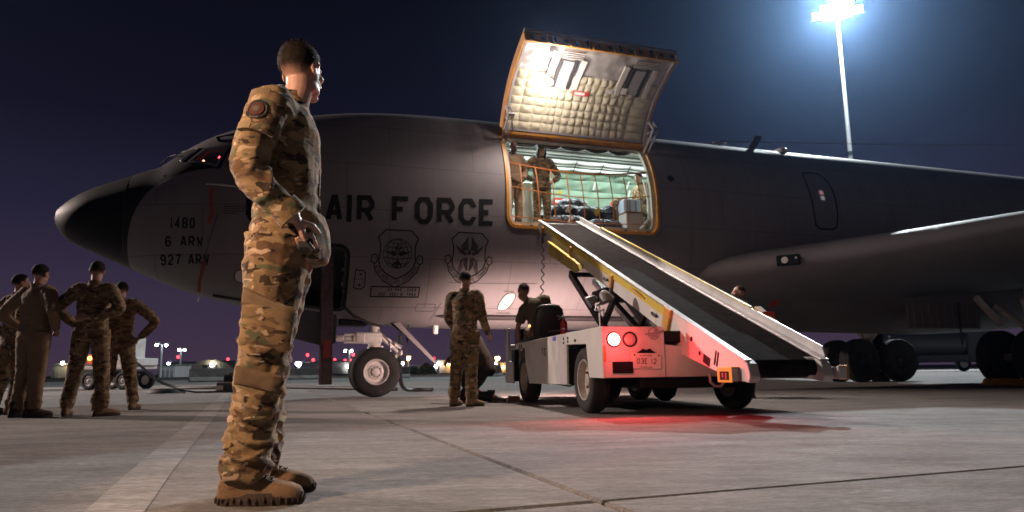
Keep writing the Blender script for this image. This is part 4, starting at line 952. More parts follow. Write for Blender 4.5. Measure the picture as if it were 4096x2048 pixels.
hall(1176, 1240, 1487, 1456, 1452, 185, 'equipment_shed', 'small white shed at the left end of the long hangar', white_w, gable=False, ndoor=1)
hall(655, 772, 1484, 1455, 1446, 190, 'storage_hall', 'low pale hall right of the domed-lamp poles, left of the domed shelter', beige)
hall(632, 700, 1486, 1462, 1458, 120, 'container_row', 'row of pale storage cabins below the two-headed lamp poles', white_w, gable=False, ndoor=4, depth=6)
hall(205, 292, 1494, 1460, 1452, 160, 'guard_house', 'orange-lit low house at the far left behind the standing group', beige, lamp=[(250, 1452, (.9, 1, .75), .55), (283, 1463, OR, .5), (288, 1445, (.9, 1, .75), .45)])
hall(1757, 1826, 1482, 1449, 1441, 150, 'gate_kiosk', 'small orange-lit kiosk between the nose wheel and the standing airman', beige, gable=False, lamp=[(1752, 1455, WW, .5), (1790, 1456, OR, .45), (1799, 1456, OR, .45)])
hall(1610, 1680, 1482, 1466, 1460, 140, 'orange_lit_shed', 'low orange-lit shed right of the nose wheel', beige, gable=False, ndoor=1)
hall(2000, 2030, 1480, 1455, 1450, 140, 'loading_hut', 'orange-lit hut just left of the loader front', beige, gable=False, ndoor=1, lamp=[(2012, 1468, OR, .5)])
def lamp_pole(px, ytop, ybase, Y, heads, label, col=(.85, .93, 1), r_=.55, arm=True):
    base = P_at(px, ybase, Y); zt = P_at(px, ytop, Y).z; o = empty('lamp_pole', (base.x, Y, 0))
    MB().tube([(0, 0, 0), (0, 0, zt)], [.20, .12], 8).build('pole', mat('pole_galv_%d' % px, (.45, .46, .48), .5), o, smooth=True)
    for hx, hy in heads:
        p = P_at(hx, hy, Y); dx = p.x-base.x
        if abs(dx) > .2: MB().beam((0, 0, zt-.1), (dx, 0, p.z+.3), .12, .12).build('arm', roof_g, o)
        MB().box((dx, .1, p.z+.35), (r_*2.1, .9, .28)).build('lamp_head', roof_g, o, bevel=.06)
        MB().ell((dx, -.15, p.z), (r_*.8, r_*.5, r_*.65), 12, 8).build('lamp_bulb', emit('bulb_%d_%d' % (px, hx), col, 70), o, smooth=True)
    tag(o, label, 'lamp pole', 'lamp poles at the far side of the ramp')
    return o
for a_ in ((642, 1378, 1470, 110, ((628, 1381), (667, 1382)), 'taller two-headed white lamp pole above the generator cart'),
           (719, 1397, 1478, 130, ((717, 1400), (740, 1400)), 'shorter two-headed white lamp pole left of the domed shelter'),
           (1397, 1400, 1478, 130, ((1381, 1404), (1407, 1404)), 'two-headed white lamp pole behind the nose wheel')): lamp_pole(*a_, r_=.27)
lamp_pole(1195, 1450, 1485, 120, ((1195, 1455),), 'bright white lamp just right of the front soldier shin', r_=.62)
lamp_pole(1633, 1428, 1480, 120, ((1633, 1432),), 'orange lamp right of the nose wheel', OR, .5)
lamp_pole(1990, 1429, 1480, 120, ((1990, 1433),), 'orange lamp just left of the loader seat', OR, .5)
lamp_pole(1612, 1450, 1480, 125, ((1612, 1453),), 'small white lamp under the orange one by the nose wheel', (.9, .95, 1), .3)
lamp_pole(1987, 1450, 1480, 125, ((1987, 1453),), 'small white lamp under the orange one by the loader', (.9, .95, 1), .35)
lamp_pole(676, 1450, 1482, 150, ((676, 1455),), 'small white lamp between the two tall lamp poles', (.9, .95, 1), .4)
lamp_pole(1744, 1460, 1480, 130, ((1744, 1466),), 'tiny bluish lamp left of the kiosk', (.7, .8, 1), .35)
for k, (px, py, wh) in enumerate(((712, 1428, 'between the two tall lamp poles'), (912, 1437, 'above the right end of the domed shelter'), (1230, 1420, 'highest above the white hangar'), (1253, 1440, 'over the left end of the white hangar'), (1339, 1440, 'over the middle of the white hangar'), (1380, 1443, 'at the right end of the white hangar'), (1404, 1443, 'low beside the lamp pole behind the nose wheel'), (1413, 1419, 'high beside the lamp pole behind the nose wheel'), (1737, 1433, 'left of the orange-lit kiosk'))):
    p = P_at(px, py, 330); o = empty('obstruction_light', (p.x, 330, 0))
    MB().tube([(0, 0, 0), (0, 0, p.z)], [.25, .15], 6).build('mast', roof_g, o); MB().ell((0, 0, p.z), (.72, .72, .8), 8, 6).build('red_lamp', emit('obstruction_red_%d' % k, (1, .05, .07), 5 if k < 8 else 1.2), o, smooth=True)
    tag(o, 'red obstruction light on a thin mast, '+wh, 'beacon', 'red obstruction lights on the horizon')
# bush clump by the kiosk: many small leaf faces
def bush(px, ybase, ytop, Y, wpx, label, seed):
    rn = random.Random(seed); c = P_at(px, ybase, Y); h_ = P_at(px, ytop, Y).z; w_ = wpx*Y/2800
    r = empty('bush', (c.x, Y, 0)); tr = MB(); tr.tube([(0, 0, 0), (.1, 0, h_*.5), (.3, 0, h_*.8)], [.22, .15, .05], 6); tr.tube([(0, 0, h_*.2), (-w_*.2, .2, h_*.6)], [.14, .05], 6); tr.build('trunk', mat('bark', (.05, .04, .03), .9), r)
    m = MB()
    for k in range(900):
        a = rn.uniform(0, 6.28); q = rn.random()**.5; z = rn.random(); x = q*math.cos(a)*w_/2*(1-.5*z*z); y = q*math.sin(a)*w_*.3; z = h_*(.1+.9*z)*(1-.5*q*q)
        p = V((x, y, z)); u = V((rn.gauss(0, 1), rn.gauss(0, 1), rn.gauss(0, 1))).normalized()*.28; v = u.cross(V((rn.gauss(0, 1), rn.gauss(0, 1), rn.gauss(0, 1)))).normalized()*.16
        m.add([p-u, p+v, p+u, p-v], [(0, 1, 2, 3)])
    tag(m.build('crown', mat('leaf_%d' % px, (.03, .04, .018), .8), r, weld=False), kind='stuff')
    tag(r, label, 'bush')
bush(1705, 1484, 1452, 125, 80, 'dark rounded bush left of the orange-lit kiosk', 5)
bush(1655, 1482, 1462, 140, 60, 'lower dark bush beside the orange-lit shed', 8)

# ---- tall floodlight mast behind the aircraft ----
def flood_mast(x, y, h_, label, yaw, energy, col, rad, spot=None, heads=((-1.6, 0), (-.55, .0), (.55, .0), (1.6, 0), (-1.1, .75), (0, .75), (1.1, .75)), glow=60):
    o = empty('floodlight_mast', (x, y, 0), yaw)
    MB().tube([(0, 0, 0), (0, 0, h_*.6), (0, 0, h_)], [.30, .22, .15], 14).build('mast_pole', mat('mast_galvanised', (.52, .52, .50), .45, .3), o, smooth=True)
    MB().tube([(0, 0, h_*.585), (0, 0, h_*.595)], .235, 14).build('mast_joint', M_['dark_steel'], o)
    MB().box((0, 0, h_-.2), (5.2, .14, .14)).box((0, 0, h_+.6), (5.0, .12, .12)).box((0, 0, h_+.2), (.14, .14, 1.0)).build('crossarm', roof_g, o, bevel=.02)
    gl = emit('floodlight_glow', col, glow)
    for hx, hz in heads:
        MB().box((hx, -.25, h_+hz), (1.0, .45, .82), None).build('flood_housing', M_['dark_steel'], o, bevel=.06)
        MB().box((hx, -.49, h_+hz-.02), (.92, .03, .74)).build('flood_lens', gl, o)
    ld = bpy.data.lights.new('mast_light', 'SPOT' if spot else 'POINT'); ld.energy = energy; ld.color = col; ld.shadow_soft_size = rad
    lo = bpy.data.objects.new('mast_light', ld); COL.objects.link(lo); lo.parent = o; lo.location = (0, -1.1, h_+.15)
    if spot: ld.spot_size = R(spot[0]); ld.spot_blend = .5; lo.rotation_euler = (R(90-spot[1]), 0, R(180))
    tag(o, label, 'light mast'); return o
flood_mast(35.2, 70, 37.6, 'tall floodlight mast with blazing white lamps behind the aircraft', R(-22), 175000, (.86, .95, 1.0), .7, glow=300, heads=((-1.9, .0), (-.95, -.25), (0, -.35), (.95, -.25), (1.9, .0), (-1.1, .65), (0, .55), (1.1, .65), (0, 1.4)))
# ================================================================== belt loader (x right, y forward, z up)
LD_M = Matrix.Translation((.864, 7.887, 0)) @ Matrix.Rotation(R(12.3), 4, 'Z')
ldr = empty('belt_loader', M=LD_M)
tag(ldr, 'white belt loader with conveyor raised to the cargo door, red tail lamp lit', 'belt loader')
WP = mat('loader_white_paint', (.58, .555, .53), .45, var=.07, scale=2.5, dirt=.6, dirtcol=(.30, .26, .23), bump=.06, bscale=6)
DK = M_['dark_steel']
LU, RU, RV = -.13, 1.86, -.76
def sx(x): return lambda y, z, d: V((x+d, y, z))
# left side: rear quarter with arch, skirt, front post
MB().prism([(RV, .385), (-.31, .387), (-.235, .745), (.50, .765), (.51, .905), (RV, .905)], sx(LU), 0, .03).build('rear_side_panel', WP, ldr, bevel=.005)
MB().prism([(.515, .30), (2.42, .285), (2.62, .58), (2.66, .80), (3.30, .80), (3.30, .885), (.515, .90)], sx(LU), 0, .03).build('side_skirt', WP, ldr, bevel=.005)
MB().prism([(3.50, .27), (4.05, .27), (4.12, .30), (3.95, 1.16), (3.84, 1.16), (3.80, .62), (3.50, .60)], sx(LU), 0, .035).build('front_corner_panel', WP, ldr, bevel=.006)
MB().box((LU+.05, 3.55, .55), (.07, .25, .5)).build('step_box', M_['black_paint'], ldr, bevel=.01)
MB().prism([(.55, .305), (.86, .303), (.86, .89), (.55, .892)], sx(LU-.003), 0, .004).build('skirt_overlay', mat('skirt_overlay', (.50, .46, .46), .35, var=.1), ldr)
for y_, z_ in ((.60, .84), (.60, .79), (.43, .84), (.43, .80), (2.86, .845), (2.86, .82), (3.0, .845), (3.0, .82)): MB().lathe([(.016, 0), (.016, .01), (0, .012)], (LU, y_, z_), (-1, 0, 0), 8).build('panel_bolt', DK, ldr)
MB().box((LU-.003, 1.02, .86), (.006, .14, .05)).build('blue_sticker', mat('sticker_blue', (.10, .10, .45), .4), ldr)
MB().box((LU-.003, .15, .80), (.006, .06, .03)).build('small_placard', DK, ldr)
m = MB(); write(m, 'TE', 0, 0, .05, .075, .035, .013, lambda a, b: V((LU-.006, 1.64-a*1.6, .66+b*1.3))); tag(m.build('side_lettering', DK, ldr), kind='stuff')
# rear
MB().prism([(LU+.002, .387), (.545, .387), (.545, .903), (LU+.002, .903)], lambda x, z, d: V((x, RV+d, z)), 0, .03).build('rear_panel', WP, ldr, bevel=.006)
MB().prism([(.55, .387), (RU, .387), (RU, .60), (1.2, .66), (.72, .70), (.55, .72)], lambda x, z, d: V((x, RV+.012+d, z)), 0, .03).build('rear_bumper_panel', WP, ldr, bevel=.006)
MB().box((.66, RV+.18, .80), (.22, .30, .12)).build('conveyor_rest', M_['black_paint'], ldr, bevel=.01)
tl = empty('tail_lamp', parent=ldr)
MB().lathe([(.078, 0), (.078, .012), (.068, .02), (.066, .012)], (-.007, RV, .772), (0, -1, 0), 24).build('lamp_rim', M_['black_rubber'], tl, smooth=True)
MB().lathe([(.066, .010), (.05, .028), (0, .034)], (-.007, RV, .772), (0, -1, 0), 24).build('lamp_lens', emit('tail_lamp_glow', (1.0, .16, .12), 30), tl, smooth=True)
ld = bpy.data.lights.new('tail_light', 'POINT'); ld.energy = 11; ld.color = (1.0, .045, .055); ld.shadow_soft_size = .05
lo = bpy.data.objects.new('tail_light', ld); COL.objects.link(lo); lo.parent = tl; lo.location = (-.007, RV-.26, .772)
ld = bpy.data.lights.new('tail_beam', 'SPOT'); ld.energy = 85; ld.color = (1.0, .045, .055); ld.shadow_soft_size = .05; ld.spot_size = R(172); ld.spot_blend = .25
lo = bpy.data.objects.new('tail_beam', ld); COL.objects.link(lo); lo.parent = tl; lo.location = (-.007, RV-.06, .772); lo.rotation_euler = (R(-80), 0, 0)
tl2 = empty('unlit_lamp', parent=ldr)
MB().lathe([(.078, 0), (.078, .012), (.066, .022), (.064, .012)], (.163, RV, .772), (0, -1, 0), 24).build('lamp_rim', M_['black_rubber'], tl2, smooth=True)
MB().lathe([(.064, .010), (.05, .022), (0, .028)], (.163, RV, .772), (0, -1, 0), 24).build('lamp_lens', mat('lens_red', (.40, .33, .30), .4), tl2, smooth=True)
MB().box((.079, RV-.004, .490), (.215, .02, .115)).build('tow_slot', M_['black_paint'], ldr)
pm_ = mat('plate_white', (.62, .56, .52), .45, var=.05)
PR = Matrix.Translation((.332, RV-.008, .552)) @ Matrix.Rotation(R(2.0), 4, 'Y')
plt = MB().box((0, 0, 0), (.325, .008, .158)).xf(PR).build('licence_plate', pm_, ldr, bevel=.003)
def fp(a, b): return PR @ V((a, -.0065, b))
pk = mat('plate_ink', (.10, .035, .03), .6)
m = MB(); write(m, '03E 12', -.105, -.030, .034, .056, .009, .008, fp, .45); tag(m.build('plate_number', pk, plt), kind='stuff')
m = MB(); write(m, 'US AIR FORCE', -.072, .047, .009, .014, .004, .0028, fp, .5); write(m, 'OFFICIAL USE'.replace('K', ''), -.065, -.068, .009, .012, .003, .0028, fp, .5); tag(m.build('plate_small_print', pk, plt), kind='stuff')
for a in (-.13, .135): MB().lathe([(.009, 0), (.009, .006), (0, .008)], PR @ V((a, -.004, .058)), (0, -1, 0), 8).build('plate_bolt', DK, plt)
MB().prism([(.23, .632), (.44, .632), (.40, .655), (.375, .678), (.335, .662), (.30, .676), (.27, .655)], lambda x, z, d: V((x, RV-.003+d, z)), -.012, 0).build('plate_lamp_hood', M_['black_paint'], ldr)
lg = MB(); lgm = mat('faded_emblem', (.28, .25, .26), .5)
ribbon(lg, [(.43+.058*math.cos(a*math.pi/10), .832+.058*math.sin(a*math.pi/10)) for a in range(21)], .014, lambda a, b: V((a, RV-.004, b)))
ribbon(lg, [(.33, .822), (.42, .832), (.55, .860)], .020, lambda a, b: V((a, RV-.0055, b))); ribbon(lg, [(.36, .806), (.44, .818), (.53, .842)], .010, lambda a, b: V((a, RV-.0055, b)))
for dx, dz in ((-.01, -.03), (.02, .03), (.02, -.025)): lg.lathe([(.016, 0), (.0, .001)], (.43+dx, RV-.004, .832+dz), (0, -1, 0), 10)
tag(lg.build('winged_emblem', lgm, ldr), kind='stuff')
MB().box((LU+.02, RV-.004, .63), (.025, .006, .16)).build('side_marker', mat('marker_amber', (.5, .2, .05), .3), ldr)
hk = MB(); hk.tube([(1.02, RV-.02, .42), (1.02, RV-.03, .33), (1.07, RV-.03, .285), (1.13, RV-.03, .285), (1.18, RV-.03, .33), (1.18, RV-.02, .42)], .016, 8); hk.build('tow_hook', WP, ldr, smooth=True)
# decks, underframe, right side, cab
MB().box(((LU+RU)/2, .55, .80), (RU-LU-.1, 2.5, .06)).build('deck', mat('deck_plate', (.12, .11, .11), .7), ldr)
MB().box(((LU+RU)/2, 1.2, .42), (1.1, 3.7, .30)).build('chassis', M_['black_paint'], ldr, bevel=.02)
MB().box((1.0, 1.6, .60), (1.5, 2.4, .30)).build('engine_bay', M_['black_paint'], ldr, bevel=.02)
MB().prism([(RV, .387), (-.3, .387), (-.2, .745), (.5, .765), (.55, .30), (2.4, .285), (2.6, .8), (4.0, .8), (4.0, .9), (RV, .90)], sx(RU), -.03, 0).build('right_side_panel', WP, ldr)
MB().box(((LU+RU)/2, 4.05, .60), (RU-LU, .05, .6)).build('front_panel', WP, ldr, bevel=.01)
for x_ in (.30, 1.0): MB().lathe([(.13, 0), (.16, .05), (.12, .16), (.05, .22), (0, .22)], (x_, .3, .32), (0, 0, -1), 16).build('axle_housing', M_['black_paint'], ldr, smooth=True)
MB().tube([(-.02, 0, .36), (1.76, .07, .36)], .06, 10).build('rear_axle', M_['black_paint'], ldr, smooth=True)
MB().tube([(-.02, 2.92, .36), (1.76, 2.92, .36)], .05, 10).build('front_axle', M_['black_paint'], ldr, smooth=True)
for x_, y_, ax in ((0, 0, -1), (0, 2.90, -1), (1.76, .07, 1), (1.76, 2.92, 1)): wheel(ldr, (x_, y_, .36), (ax, 0, 0), .36, .215, .215, hub_mat='rim_beige', bolts=6, deep=True)
MB().tube([(.05, 1.9, .30), (.3, 1.85, .25), (.55, 1.9, .32)], .012, 6).build('hanging_hose', M_['black_rubber'], ldr, smooth=True)
# seat, controls, extinguisher
st_ = empty('driver_seat', parent=ldr)
def seatring(z, hw, hd, yc): return [V((.33+hw*math.copysign(abs(math.cos(a))**.6, math.cos(a)), yc+hd*math.sin(a), z)) for a in [i*math.pi/8 for i in range(16)]]
MB().loft([seatring(.90, .235, .07, 3.02), seatring(1.10, .25, .08, 2.99), seatring(1.28, .245, .08, 2.95), seatring(1.40, .215, .07, 2.92), seatring(1.46, .16, .055, 2.91), seatring(1.475, .06, .03, 2.91)]).build('seat_back', mat('seat_vinyl', (.018, .018, .020), .42, var=.2), st_, smooth=True, ang=60)
MB().box((.33, 3.25, .93), (.48, .5, .14)).build('seat_cushion', M_['black_rubber'], st_, bevel=.04)
MB().box((.33, 3.2, .83), (.4, .4, .12)).build('seat_base', M_['black_paint'], st_)
MB().box((.10, 2.55, .905), (.5, .6, .03)).build('cab_floor_edge', M_['black_paint'], ldr)
ex = empty('fire_extinguisher', parent=ldr)
MB().lathe([(0, .84), (.05, .84), (.052, .86), (.052, 1.15), (.04, 1.18), (.018, 1.20), (.018, 1.22)], (.42, 2.45, 0), (0, 0, 1), 18).build('cylinder', M_['red'], ex, smooth=True)
MB().tube([(.42, 2.45, 1.06), (.42, 2.45, 1.075)], .056, 18).build('clamp_band', M_['steel'], ex, smooth=True)
m = MB(); m.beam((.40, 2.45, 1.23), (.32, 2.43, 1.26), .025, .015); m.beam((.40, 2.45, 1.255), (.33, 2.43, 1.20), .02, .012); m.box((.42, 2.45, 1.235), (.04, .03, .05)); m.beam((.43, 2.45, 1.25), (.47, 2.45, 1.24), .03, .02); m.build('lever_head', M_['steel'], ex, bevel=.003)
MB().beam((.38, 2.46, 1.05), (.20, 2.50, 1.03), .02, .03).build('bracket_arm', DK, ex)
# steering/controls ahead of the driver
MB().box((.30, 3.85, 1.0), (.6, .2, .35)).build('dashboard', M_['black_paint'], ldr, bevel=.03)
MB().tube([(.33+.17*math.cos(a), 3.62+.06*math.sin(a), 1.22+.16*math.sin(a)) for a in [i*math.pi/8 for i in range(16)]], .014, 8, closed=True).build('steering_wheel', M_['black_rubber'], ldr, smooth=True)
for p in ((.14, 3.45, 1.17), (.28, 3.4, 1.08)): MB().ell(p, (.022, .022, .022), 8, 6).build('dash_lamp', emit('dash_amber', (1, .22, .04), 6), ldr, smooth=True)
# head lamps at the front, shining ahead under the fuselage
for x_ in (.12, 1.62):
    hl = empty('head_lamp', parent=ldr); MB().lathe([(.085, 0), (.085, .05), (.07, .06)], (x_, 4.075, .62), (0, 1, 0), 18).build('lamp_rim', M_['black_rubber'], hl, smooth=True)
    MB().lathe([(.07, .045), (0, .07)], (x_, 4.075, .62), (0, 1, 0), 18).build('lamp_lens', emit('head_lamp_glow_%d' % int(x_*10), (1, .86, .72), 30), hl, smooth=True)
    ld = bpy.data.lights.new('head_light', 'SPOT'); ld.energy = 540; ld.color = (1.0, .66, .58); ld.shadow_soft_size = .07; ld.spot_size = R(135); ld.spot_blend = .8
    lo = bpy.data.objects.new('head_light', ld); COL.objects.link(lo); lo.parent = hl; lo.location = (x_, 4.20, .62); lo.rotation_euler = (R(92), 0, 0)
# twin work lamps on a thin post (off)
wl = empty('work_lamp_post', parent=ldr); MB().tube([(.36, .68, .88), (.36, .68, 1.30)], .011, 8).build('post', M_['steel'], wl, smooth=True)
MB().lathe([(.02, -.10), (.05, -.08), (.085, 0), (.10, .05), (.095, .05)], (.44, .66, 1.345), (.35, -.25, -.9), 16).build('lamp_shade', mat('lamp_grey', (.22, .20, .20), .5), wl, smooth=True)
MB().lathe([(0, .03), (.09, .045)], (.44, .66, 1.345), (.35, -.25, -.9), 16).build('lamp_face', mat('lamp_face_amber', (.45, .28, .18), .2), wl, smooth=True)
MB().lathe([(.02, -.08), (.045, -.06), (.07, .02), (.075, .05), (.07, .05)], (.27, .72, 1.315), (-.8, .1, -.5), 16).build('lamp_shade', mat('lamp_grey2', (.16, .16, .18), .5), wl, smooth=True)
MB().tube([(.36, .66, 1.27), (.30, .62, 1.24), (.28, .62, 1.19), (.34, .62, 1.17), (.40, .64, 1.20), (.41, .66, 1.12)], .010, 6).build('lamp_cable', M_['steel'], wl, smooth=True)

# ---- conveyor -----------------------------------------------------------
AL = math.atan2(2.76, 7.08); CL, CR, LEN = .74, 1.555, 7.62
dC = V((0, math.cos(AL), math.sin(AL))); nC = V((0, -math.sin(AL), math.cos(AL))); C0 = V((0, -1.98, .52))
def cp(x, d, n_): return C0+V((x, 0, 0))+dC*d+nC*n_
def side(x): return lambda d, n_, t_: cp(x+t_, d, n_)
cv = empty('conveyor', parent=ldr)
lowp = [(.03, -.02), (.10, .0), (1.62, .0), (1.62, -.34), (1.30, -.44), (1.16, -.36), (.22, -.235), (.03, -.19), (-.06, -.15)]
MB().prism(lowp, side(CL), 0, .055).build('lower_side_frame', WP, cv, bevel=.006)
MB().prism(lowp, side(CR-.055), 0, .055).build('lower_side_frame', WP, cv, bevel=.006)
upp = [(1.55, -.004), (7.45, -.004), (LEN, -.05), (LEN, -.16), (7.35, -.235), (1.9, -.275), (1.55, -.32)]
MB().prism(upp, side(CL+.012), 0, .05).build('upper_side_frame', WP, cv, bevel=.006); MB().prism(upp, side(CR-.062), 0, .05).build('upper_side_frame', WP, cv, bevel=.006)
rail_m = mat('worn_rail_metal', (.60, .60, .60), .40, .25, var=.12, scale=6, dirt=.4, dirtcol=(.3, .28, .26))
for x_, w_ in ((CL+.03, .065), (CR-.035, .085)): 
    MB().prism([(.02, 0), (LEN-.05, 0), (LEN-.05, .014), (.02, .014)], side(x_-w_/2), 0, w_).build('top_rail', rail_m, cv, bevel=.003)
MB().prism([(.05, .015), (LEN-.1, .015), (LEN-.1, .10), (.12, .10)], side(CR-.012), 0, .016).build('guide_rail', rail_m, cv, bevel=.003)
MB().prism([(1.35, .10), (6.3, .10), (6.3, .115), (1.35, .115)], side(CR-.022), 0, .035).build('guide_rail_edge', M_['yellow'], cv)
MB().prism([(1.55, -.012), (7.15, -.012), (7.15, -.095), (1.55, -.105)], side(CL-.002), 0, .014).build('yellow_stripe', M_['yellow'], cv, bevel=.002)
# belt: upper run, return run and end rollers
bt = MB()
prof = [(.10, -.012), (LEN-.12, -.012)]+[(LEN-.12+.085*math.sin(a), -.097+.085*math.cos(a)) for a in [math.pi*i/8 for i in range(1, 8)]]+[(LEN-.12, -.182), (.10, -.182)]+[(.10-.085*math.sin(a), -.097-.085*math.cos(a)) for a in [math.pi*i/8 for i in range(1, 8)]]
n = len(prof); bt.add([cp(CL+.065, d, k) for d, k in prof]+[cp(CR-.065, d, k) for d, k in prof], [(i, (i+1) % n, n+(i+1) % n, n+i) for i in range(n)])
bt.build('belt', M_['belt'], cv, smooth=True, ang=60)
MB().box((0, 0, 0), (.01, .012, .004)).build('belt_splice', M_['steel'], cv).location = cp(1.15, 7.1, -.008)
MB().tube([cp(CL+.07, 7.30, -.010), cp(CR-.07, 7.30, -.010)], .008, 6).build('belt_lacing', M_['steel'], cv)
MB().tube([cp(CL+.05, .12, -.105), cp(CR-.05, .12, -.105)], .092, 24).build('tail_roller', mat('roller_brown', (.055, .035, .032), .6), cv, smooth=True)
MB().tube([cp(CR-.16, .12, -.105), cp(CR-.06, .12, -.105)], .098, 24).build('roller_flange', WP, cv, smooth=True)
MB().box((0, 0, 0), (CR-CL-.1, 5.6, .05)).xf(Matrix.Translation(cp((CL+CR)/2, 4.2, -.22)) @ Matrix.Rotation(AL, 4, 'X')).build('belt_tray', M_['black_paint'], cv)
# low-end corner castings, yellow step bracket, end plates
for x_, w_ in ((CL, .10), (CR-.10, .10)):
    MB().prism([(-.02, -.01), (.09, .004), (.09, -.20), (-.08, -.16), (-.09, -.10)], side(x_+.001), 0, w_).build('end_casting', WP, cv, bevel=.008)
MB().box((CR+.05, -2.02, .42), (.09, .12, .11)).build('buffer_block', WP, cv, bevel=.01); MB().box((CR+.10, -2.02, .42), (.02, .12, .13)).build('buffer_tip', M_['orange'], cv, bevel=.004)
br_ = empty('step_bracket', parent=cv)
MB().box((CL-.035, -1.72, .475), (.07, .26, .012)).build('bracket_top', M_['yellow'], br_, bevel=.003)
MB().box((CL-.066, -1.72, .41), (.010, .26, .13)).build('bracket_face', M_['yellow'], br_, bevel=.003); MB().box((CL-.074, -1.72, .405), (.008, .15, .075)).build('bracket_slot', M_['black_paint'], br_)
MB().box((CL-.035, -1.845, .41), (.06, .008, .11)).build('bracket_end', WP, br_); MB().box((CL-.079, -1.76, .40), (.004, .02, .05)).box((CL-.079, -1.70, .41), (.004, .02, .04)).build('switch', M_['red'], br_)
for d, k, r_ in ((1.02, -.135, .024), (.82, -.215, .022)): MB().lathe([(r_, 0), (r_, .004), (0, .004)], cp(CL-.001, d, k), (-1, 0, 0), 16).build('side_hole', M_['black_paint'], cv)
MB().prism([(.60, -.19), (.74, -.19), (.74, -.27), (.60, -.275)], side(CL-.004), 0, .006).build('side_slot', M_['black_paint'], cv)
for q in (0, .045): MB().prism([(.46+q, -.08), (.485+q, -.08), (.485+q, -.22), (.46+q, -.22)], side(CL-.004), 0, .006).build('side_slot', M_['black_paint'], cv)
MB().prism([(1.22, -.16), (1.32, -.16), (1.32, -.27), (1.22, -.27)], side(CL-.003), 0, .004).build('placard', mat('placard_faded', (.62, .42, .36), .6), cv)
# hinge bracket joining the sections, hangers, hand rail clip, cover plates, stickers
MB().prism([(1.50, .02), (1.66, .02), (1.70, -.40), (1.56, -.42)], side(CL-.035), 0, .04).build('section_bracket', M_['orange'], cv, bevel=.008)
MB().prism([(1.58, -.20), (1.67, -.20), (1.69, -.52), (1.60, -.52)], side(CL-.045), 0, .08).build('hinge_plate', WP, cv, bevel=.008)
for d in (3.38, 5.30, 7.12):
    hb = MB().prism([(d-.03, -.05), (d+.05, -.05), (d+.05, -.22), (d-.02, -.22)], side(CL-.028), 0, .03).build('hanger_bracket', M_['orange'], cv, bevel=.005)
    MB().prism([(d-.02, -.20), (d+.05, -.20), (d+.05, -.36), (d-.01, -.36)], side(CL-.020), 0, .03).build('hanger_foot', DK, hb, bevel=.004)
MB().prism([(6.45, -.22), (6.55, -.20), (4.75, -.20), (4.62, -.27), (4.80, -.36), (6.45, -.42)], side(CL-.07), 0, .03).build('cover_plate', M_['yellow'], cv, bevel=.006)
MB().prism([(6.50, -.20), (4.72, -.20), (4.60, -.27), (6.50, -.245)], side(CL-.072), 0, .07).build('cover_plate_top', M_['yellow'], cv, bevel=.004)
MB().prism([(5.62, -.24), (5.80, -.24), (5.80, -.36), (5.62, -.36)], side(CL-.074), 0, .004).build('sticker', mat('sticker_tan', (.42, .34, .12), .6), cv)
for d in (3.62, 1.95, 7.0): 
    s_ = MB().prism([(d-.02, -.12), (d+.18, -.12), (d+.18, -.25), (d-.02, -.25)], side(CL+.008), 0, .004).build('white_sticker', mat('sticker_white_%d' % int(d*10), (.62, .58, .50), .6), cv)
    MB().prism([(d-.06, -.15), (d+.08, -.15), (d+.06, -.18), (d-.06, -.18)], side(CL-.02), 0, .03).build('slot_handle', DK, s_)
hr = MB(); hr.tube([cp(CL-.01, 2.62, -.05), cp(CL-.05, 2.62, -.03), cp(CL-.05, 2.40, -.04), cp(CL-.01, 2.26, -.06)], .010, 6); hr.build('grab_handle', M_['orange'], cv, smooth=True)
# amber marker wing on the far rail
MB().prism([(.98, .03), (1.34, .10), (1.32, .125), (.96, .055)], side(CR+.02), 0, .08).build('marker_wing', M_['orange'], cv, bevel=.004)
MB().box((0, 0, 0), (.13, .02, .075)).build('marker_plate', M_['red'], cv).location = cp(CR+.10, 1.16, .075)
# scissor lift
sl = empty('scissor_lift', parent=ldr)
for x_ in (.82, 1.47):
    MB().beam((x_, 3.35, 2.02), (x_, 1.55, .88), .07, .12).build('scissor_arm', DK, sl, bevel=.01)
    MB().beam((x_+.05*(1 if x_ < 1 else -1), 1.45, 1.48), (x_+.05*(1 if x_ < 1 else -1), 2.25, .88), .06, .10).build('scissor_arm', DK, sl, bevel=.01)
MB().box((1.145, 1.95, 1.52), (.70, .62, .16)).build('lift_crossbox', M_['black_paint'], sl, bevel=.02)
MB().tube([(.80, 3.32, 2.0), (1.50, 3.32, 2.0)], .04, 10).build('cross_shaft', DK, sl, smooth=True)
MB().beam((1.145, 3.1, 1.86), (1.145, 1.3, .95), .09, .09).build('hydraulic_ram', M_['steel'], sl, bevel=.01)
# coiled control cord hanging from the top end
cc = MB(); pts = []
top = V((CL-.03, 4.72, 2.98))
for i in range(140):
    u = i/139; z = 2.98-1.28*u; pts.append((CL-.03-.10*u**2+.028*math.sin(u*52)*(.3+.7*min(1, u*5)), 4.72-.25*u, z))
cc.tube(pts, .011, 6); cco = cc.build('coiled_cord', M_['black_rubber'], ldr, smooth=True)
